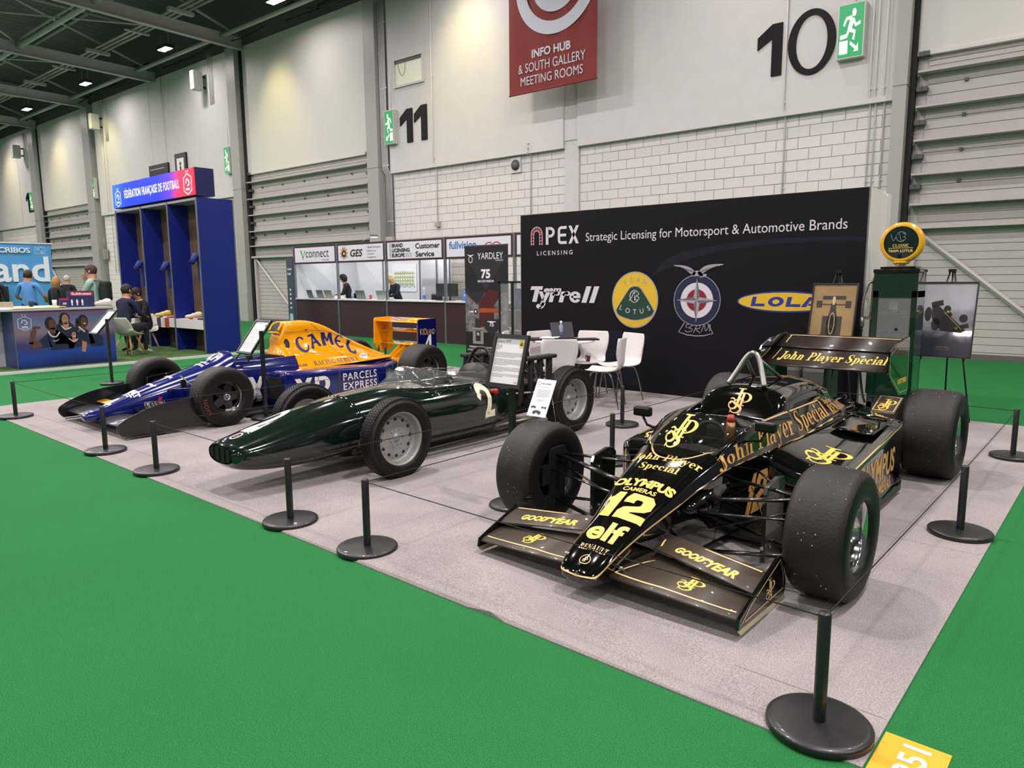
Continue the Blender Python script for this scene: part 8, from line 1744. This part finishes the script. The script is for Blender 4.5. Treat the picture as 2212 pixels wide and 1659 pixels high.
# ------------------------------------------------------------------ people
DG = None
def person(name_lab, loc, rz, J, top, legs, hair, skin='#b98468', hairlen=0, shoes='#1a1a1a', sleeve=1.0, jacket=None, sc=1.0, glasses=False):
    """J: joint positions in the figure's own frame, it looks towards -y"""
    t = thing('person', name_lab, 'person', loc, rz)
    names = ['pelvis', 'belly', 'chest', 'neck', 'chin', 'head', 'crown']
    P_ = {k: V(v) for k, v in J.items()}
    vs, rs, es = [], [], []
    def add(p, r): vs.append(V(p) * sc); rs.append(tuple(x * sc for x in r)); return len(vs) - 1
    up = (P_['chest'] - P_['pelvis'])
    ip = add(P_['pelvis'], (.155, .125)); ib = add(P_['pelvis'].lerp(P_['chest'], .45), (.145, .11)); ic = add(P_['chest'], (.165, .12)); ish = add(P_['chest'].lerp(P_['neck'], .72), (.095, .075)); inn = add(P_['neck'], (.058, .058)); ih = add(P_['head'], (.08, .098)); icr = add(P_['head'] + (P_['head'] - P_['neck']).normalized() * .085, (.06, .075))
    es += [(ip, ib), (ib, ic), (ic, ish), (ish, inn), (inn, ih), (ih, icr)]
    for s in ('l', 'r'):
        a = add(P_['sh_' + s], (.065, .065)); b = add(P_['el_' + s], (.047, .047)); c = add(P_['wr_' + s], (.031, .028)); es += [(ish, a), (a, b), (b, c)]
        d = (P_['wr_' + s] - P_['el_' + s]).normalized(); sd = d.cross(V((0, 0, 1)) if abs(d.z) < .9 else V((0, 1, 0))).normalized(); hp = add(P_['wr_' + s] + d * .06, (.036, .018)); es.append((c, hp))
        for k, o in enumerate((-.028, -.010, .010, .028)):
            f1 = add(P_['wr_' + s] + d * .105 + sd * o, (.010, .010)); f2 = add(P_['wr_' + s] + d * (.150 - .012 * abs(k - 1.4)) + sd * o * 1.1 - V((0, 0, .012)), (.008, .008)); es += [(hp, f1), (f1, f2)]
        th = add(P_['wr_' + s] + d * .07 - sd * .055, (.011, .011)); es.append((c, th))
        h = add(P_['hip_' + s], (.098, .098)); k_ = add(P_['kn_' + s], (.062, .062)); an = add(P_['an_' + s], (.042, .042)); fd = V(J.get('toe_' + s, P_['an_' + s] + V((0, -.16, -.05)))); to = add(fd, (.036, .03)); es += [(ip, h), (h, k_), (k_, an), (an, to)]
    me = bpy.data.meshes.new('body'); me.from_pydata([v[:] for v in vs], es, []); o = bpy.data.objects.new('body', me); COL.objects.link(o)
    md = o.modifiers.new('skin', 'SKIN'); sv = me.skin_vertices[0].data
    for i, r in enumerate(rs): sv[i].radius = r
    sv[0].use_root = True
    o.modifiers.new('sub', 'SUBSURF').levels = 2
    dg = bpy.context.evaluated_depsgraph_get(); dg.update(); m2 = bpy.data.meshes.new_from_object(o.evaluated_get(dg), depsgraph=dg); bpy.data.objects.remove(o); bpy.data.meshes.remove(me)
    m2.name = 'body'; m2.materials.clear()
    mats = [mat('skin ' + skin, skin, .5), mat('top ' + top, top, .85), mat('legs ' + legs, legs, .85), mat('shoe ' + shoes, shoes, .5)]
    for m in mats: m2.materials.append(m)
    nk = P_['neck'] * sc; hd = P_['head'] * sc
    for p in m2.polygons:
        c = V(p.center); p.use_smooth = True; dn = [((P_[k] * sc) - c).length for k in ('an_l', 'an_r')]
        ud = (hd - nk).normalized(); k = 1
        if (c - nk).dot(ud) > -.015 * sc and (c - hd).length < .26 * sc: k = 0
        else:
            best = (9, 1)
            def seg(a, b, mt, x=0):
                global _b
                a, b = a * sc, b * sc; ab = b - a; u = max(0, min(1, (c - a).dot(ab) / ab.length_squared)); return ((c - (a + ab * u)).length, mt)
            L = [seg(P_['pelvis'] + (P_['chest'] - P_['pelvis']) * .08, P_['chest'], 1), seg(P_['chest'], P_['neck'], 1)]
            for s in ('l', 'r'):
                L += [seg(P_['sh_' + s], P_['sh_' + s].lerp(P_['el_' + s], min(1, sleeve * 1.6)), 1), seg(P_['hip_' + s], P_['kn_' + s], 2), seg(P_['kn_' + s], P_['an_' + s], 2)]
                if sleeve >= 1: L.append(seg(P_['el_' + s], P_['wr_' + s], 1))
                else: L.append(seg(P_['sh_' + s].lerp(P_['el_' + s], .8), P_['wr_' + s], 0))
                e_ = P_['wr_' + s] + (P_['wr_' + s] - P_['el_' + s]).normalized() * .15; L.append(seg(P_['wr_' + s] + (P_['wr_' + s] - P_['el_' + s]).normalized() * .03, e_, 0))
                L.append(seg(P_['an_' + s], V(J.get('toe_' + s, P_['an_' + s] + V((0, -.16, -.05)))), 3))
            L.append(seg(P_['pelvis'] - V((0, 0, .05)), P_['pelvis'], 2)); k = min(L)[1]
        p.material_index = k
    b = bpy.data.objects.new('body', m2); COL.objects.link(b); b.parent = t
    # hair: a cap that leaves the face open, longer behind when asked
    f = V(J.get('face', (0, -1, 0))).normalized(); u_ = (P_['head'] - P_['neck']).normalized(); f = (f - u_ * f.dot(u_)).normalized(); s_ = f.cross(u_); H_ = P_['head'] + u_ * .035
    def hp_(x, y, z): return (H_ + s_ * x + f * y + u_ * z) * sc
    mb = MB(); n, m_ = 20, 12; vv = []; fs = []
    for i in range(m_ + 1):
        th = pi * (.0 + i / m_ * .80)
        for k in range(n):
            a = 2 * pi * k / n; fy = cos(a); cut = .46 if fy > .35 else (.60 + .25 * (1 - max(fy, -1)) / 2 if fy > -.2 else .80 + .0 * hairlen)
            tt = min(th, pi * cut); r = 1 + .04 * sin(a * 5 + i); x, y, z = .094 * sin(tt) * sin(a) * r, .112 * sin(tt) * cos(a) * r, .118 * cos(tt)
            if hairlen and th > pi * .5 and fy < .3: z -= hairlen * (th / pi - .5) * 3.3; x *= 1.25; y = min(y * 1.1, .02)
            vv.append(hp_(x, y - .006, z))
    for i in range(m_):
        for k in range(n): fs.append((i * n + k, (i + 1) * n + k, (i + 1) * n + (k + 1) % n, i * n + (k + 1) % n))
    mb.add(vv, fs, True); part('hair', mb, mat('hair ' + hair, hair, .7, noise=.3, nscale=60), t, fixn=False)
    mb = MB(); q = [hp_(0, .098, -.01), hp_(0, .122, -.045), hp_(0, .102, -.052)]; mb.tube(q, [.010, .015, .008], 6)
    for x in (-1, 1): mb.sphere(hp_(x * .088, -.005, -.03), .022 * sc, 8, 6, (.5, 1, 1.3))
    part('nose_and_ears', mb, mats[0], t)
    mb = MB(); [mb.sphere(hp_(x * .033, .090, -.010), .011 * sc, 8, 6) for x in (-1, 1)]; mb.tube([hp_(-.025, .094, -.080), hp_(0, .100, -.082), hp_(.025, .094, -.080)], .005, 5); mb.tube([hp_(-.05, .088, .014), hp_(-.02, .098, .02)], .004, 4); mb.tube([hp_(.05, .088, .014), hp_(.02, .098, .02)], .004, 4); part('face_features', mb, mat('dark features', '#3a211c', .5), t)
    if glasses:
        mb = MB(); [mb.tube([hp_(x * .035 + .024 * cos(a), .108, -.012 + .018 * sin(a)) for a in [2 * pi * k / 12 for k in range(13)]], .003, 4) for x in (-1, 1)]; [mb.tube([hp_(x * .06, .105, -.01), hp_(x * .09, .0, -.012)], .003, 4) for x in (-1, 1)]; part('glasses', mb, m_k, t)
    return t
def standing(**k):
    J = dict(pelvis=(0, 0, .95), chest=(0, .0, 1.28), neck=(0, .0, 1.51), head=(0, -.02, 1.63), sh_l=(.18, 0, 1.43), sh_r=(-.18, 0, 1.43), el_l=(.24, .02, 1.15), el_r=(-.24, .02, 1.15), wr_l=(.24, -.06, .90), wr_r=(-.24, -.06, .90), hip_l=(.09, 0, .90), hip_r=(-.09, 0, .90), kn_l=(.10, -.02, .50), kn_r=(-.10, -.02, .50), an_l=(.10, .02, .08), an_r=(-.10, .02, .08)); J.update(k); return J
def sitting(**k):
    J = dict(pelvis=(0, .10, .56), chest=(0, .02, .92), neck=(0, -.06, 1.13), head=(0, -.10, 1.25), sh_l=(.18, -.02, 1.05), sh_r=(-.18, -.02, 1.05), el_l=(.24, -.12, .80), el_r=(-.24, -.12, .80), wr_l=(.14, -.34, .76), wr_r=(-.14, -.34, .76), hip_l=(.09, .06, .54), hip_r=(-.09, .06, .54), kn_l=(.13, -.36, .53), kn_r=(-.13, -.36, .53), an_l=(.13, -.30, .09), an_r=(-.13, -.30, .09)); J.update(k); return J
FACE_AWAY = R(139)      # looks straight away from the camera
person('man in a light blue polo shirt seen from behind before the light blue wall', (-20.21, 5.55, 0), R(50 + 180), standing(face=(.5, -1, 0), el_l=(.30, -.06, 1.17), el_r=(-.30, -.06, 1.17), wr_l=(.24, -.26, 1.08), wr_r=(-.24, -.26, 1.08)), '#5b93cf', '#1d2338', '#2f2018', sleeve=.45, sc=1.05)
person('blonde woman in a dark coat seen from behind, left of the grey-haired man', (-20.92, 6.35, 0), R(205), standing(face=(.6, -1, 0)), '#1b1a1c', '#1b1a1c', '#a07a45', hairlen=.10, sc=.96)
person('grey-haired man in a black top with his back turned near the far door', (-24.58, 7.77, 0), R(230), standing(), '#15161a', '#20222a', '#a9a59d', sc=1.0)
person('man in a mint green sweater with a hand at his face behind the printed counter', (-16.61, 5.74, .04), R(318), standing(face=(0, -1, 0), el_r=(-.20, -.20, 1.20), wr_r=(-.05, -.17, 1.47), el_l=(.16, -.14, 1.13), wr_l=(-.10, -.26, 1.12)), '#8fae9f', '#17181c', '#3a2a20', sc=1.06)
mb = MB(); mb.box((-.15, .0, 0), (.15, .17, .42)); t = thing('backpack', 'dark green backpack worn by the man in the mint sweater', 'backpack', (-16.52, 5.86, 1.16), R(318)); part('bag', mb, mat('bag green', '#15251f', .8), t, bevel=.05); mb = MB(); [mb.tube(spline([(x, .02, .38), (x, -.10, .44), (x, -.26, .38), (x, -.27, .2), (x * 1.1, -.12, .06)], 4), .018, 6, flat=.5) for x in (-.11, .11)]; part('strap', mb, mat('bag green', '#15251f'), t)
person('seated man in a navy jacket seen from behind on a white bucket chair', (-15.85, 6.05, .04), R(205), sitting(face=(0, -1, 0), head=(0, -.06, 1.26), neck=(0, -.03, 1.13)), '#161c33', '#15171d', '#1f1814', shoes='#cfcabf', sc=1.05)
person('seated man with glasses in a dark padded jacket facing the man in navy', (-16.70, 6.72, .04), R(10), sitting(face=(-.2, -1, -.3)), '#14161c', '#15171d', '#181412', glasses=True, sc=1.0)
person('person in a black jacket cut off by the left picture edge', (-20.25, 4.85, 0), R(250), standing(el_l=(.32, -.04, 1.2), wr_l=(.22, -.25, 1.05)), '#161518', '#17171b', '#241b16', sc=1.03)
person('dark-haired woman in black looking down behind the second counter', (-17.75, 13.0, .35), R(-40), sitting(face=(-.3, -1, -.35)), '#18171b', '#18171b', '#1c1413', '#c08a70', hairlen=.04)
person('blonde woman in a navy jacket leaning over the third counter', (-15.50, 13.0, .35), R(-15), sitting(face=(0, -1, -.5), chest=(0, -.04, .90), head=(0, -.20, 1.22), neck=(0, -.14, 1.11)), '#141a2c', '#18171b', '#d4c290', '#c9957c', hairlen=.06)
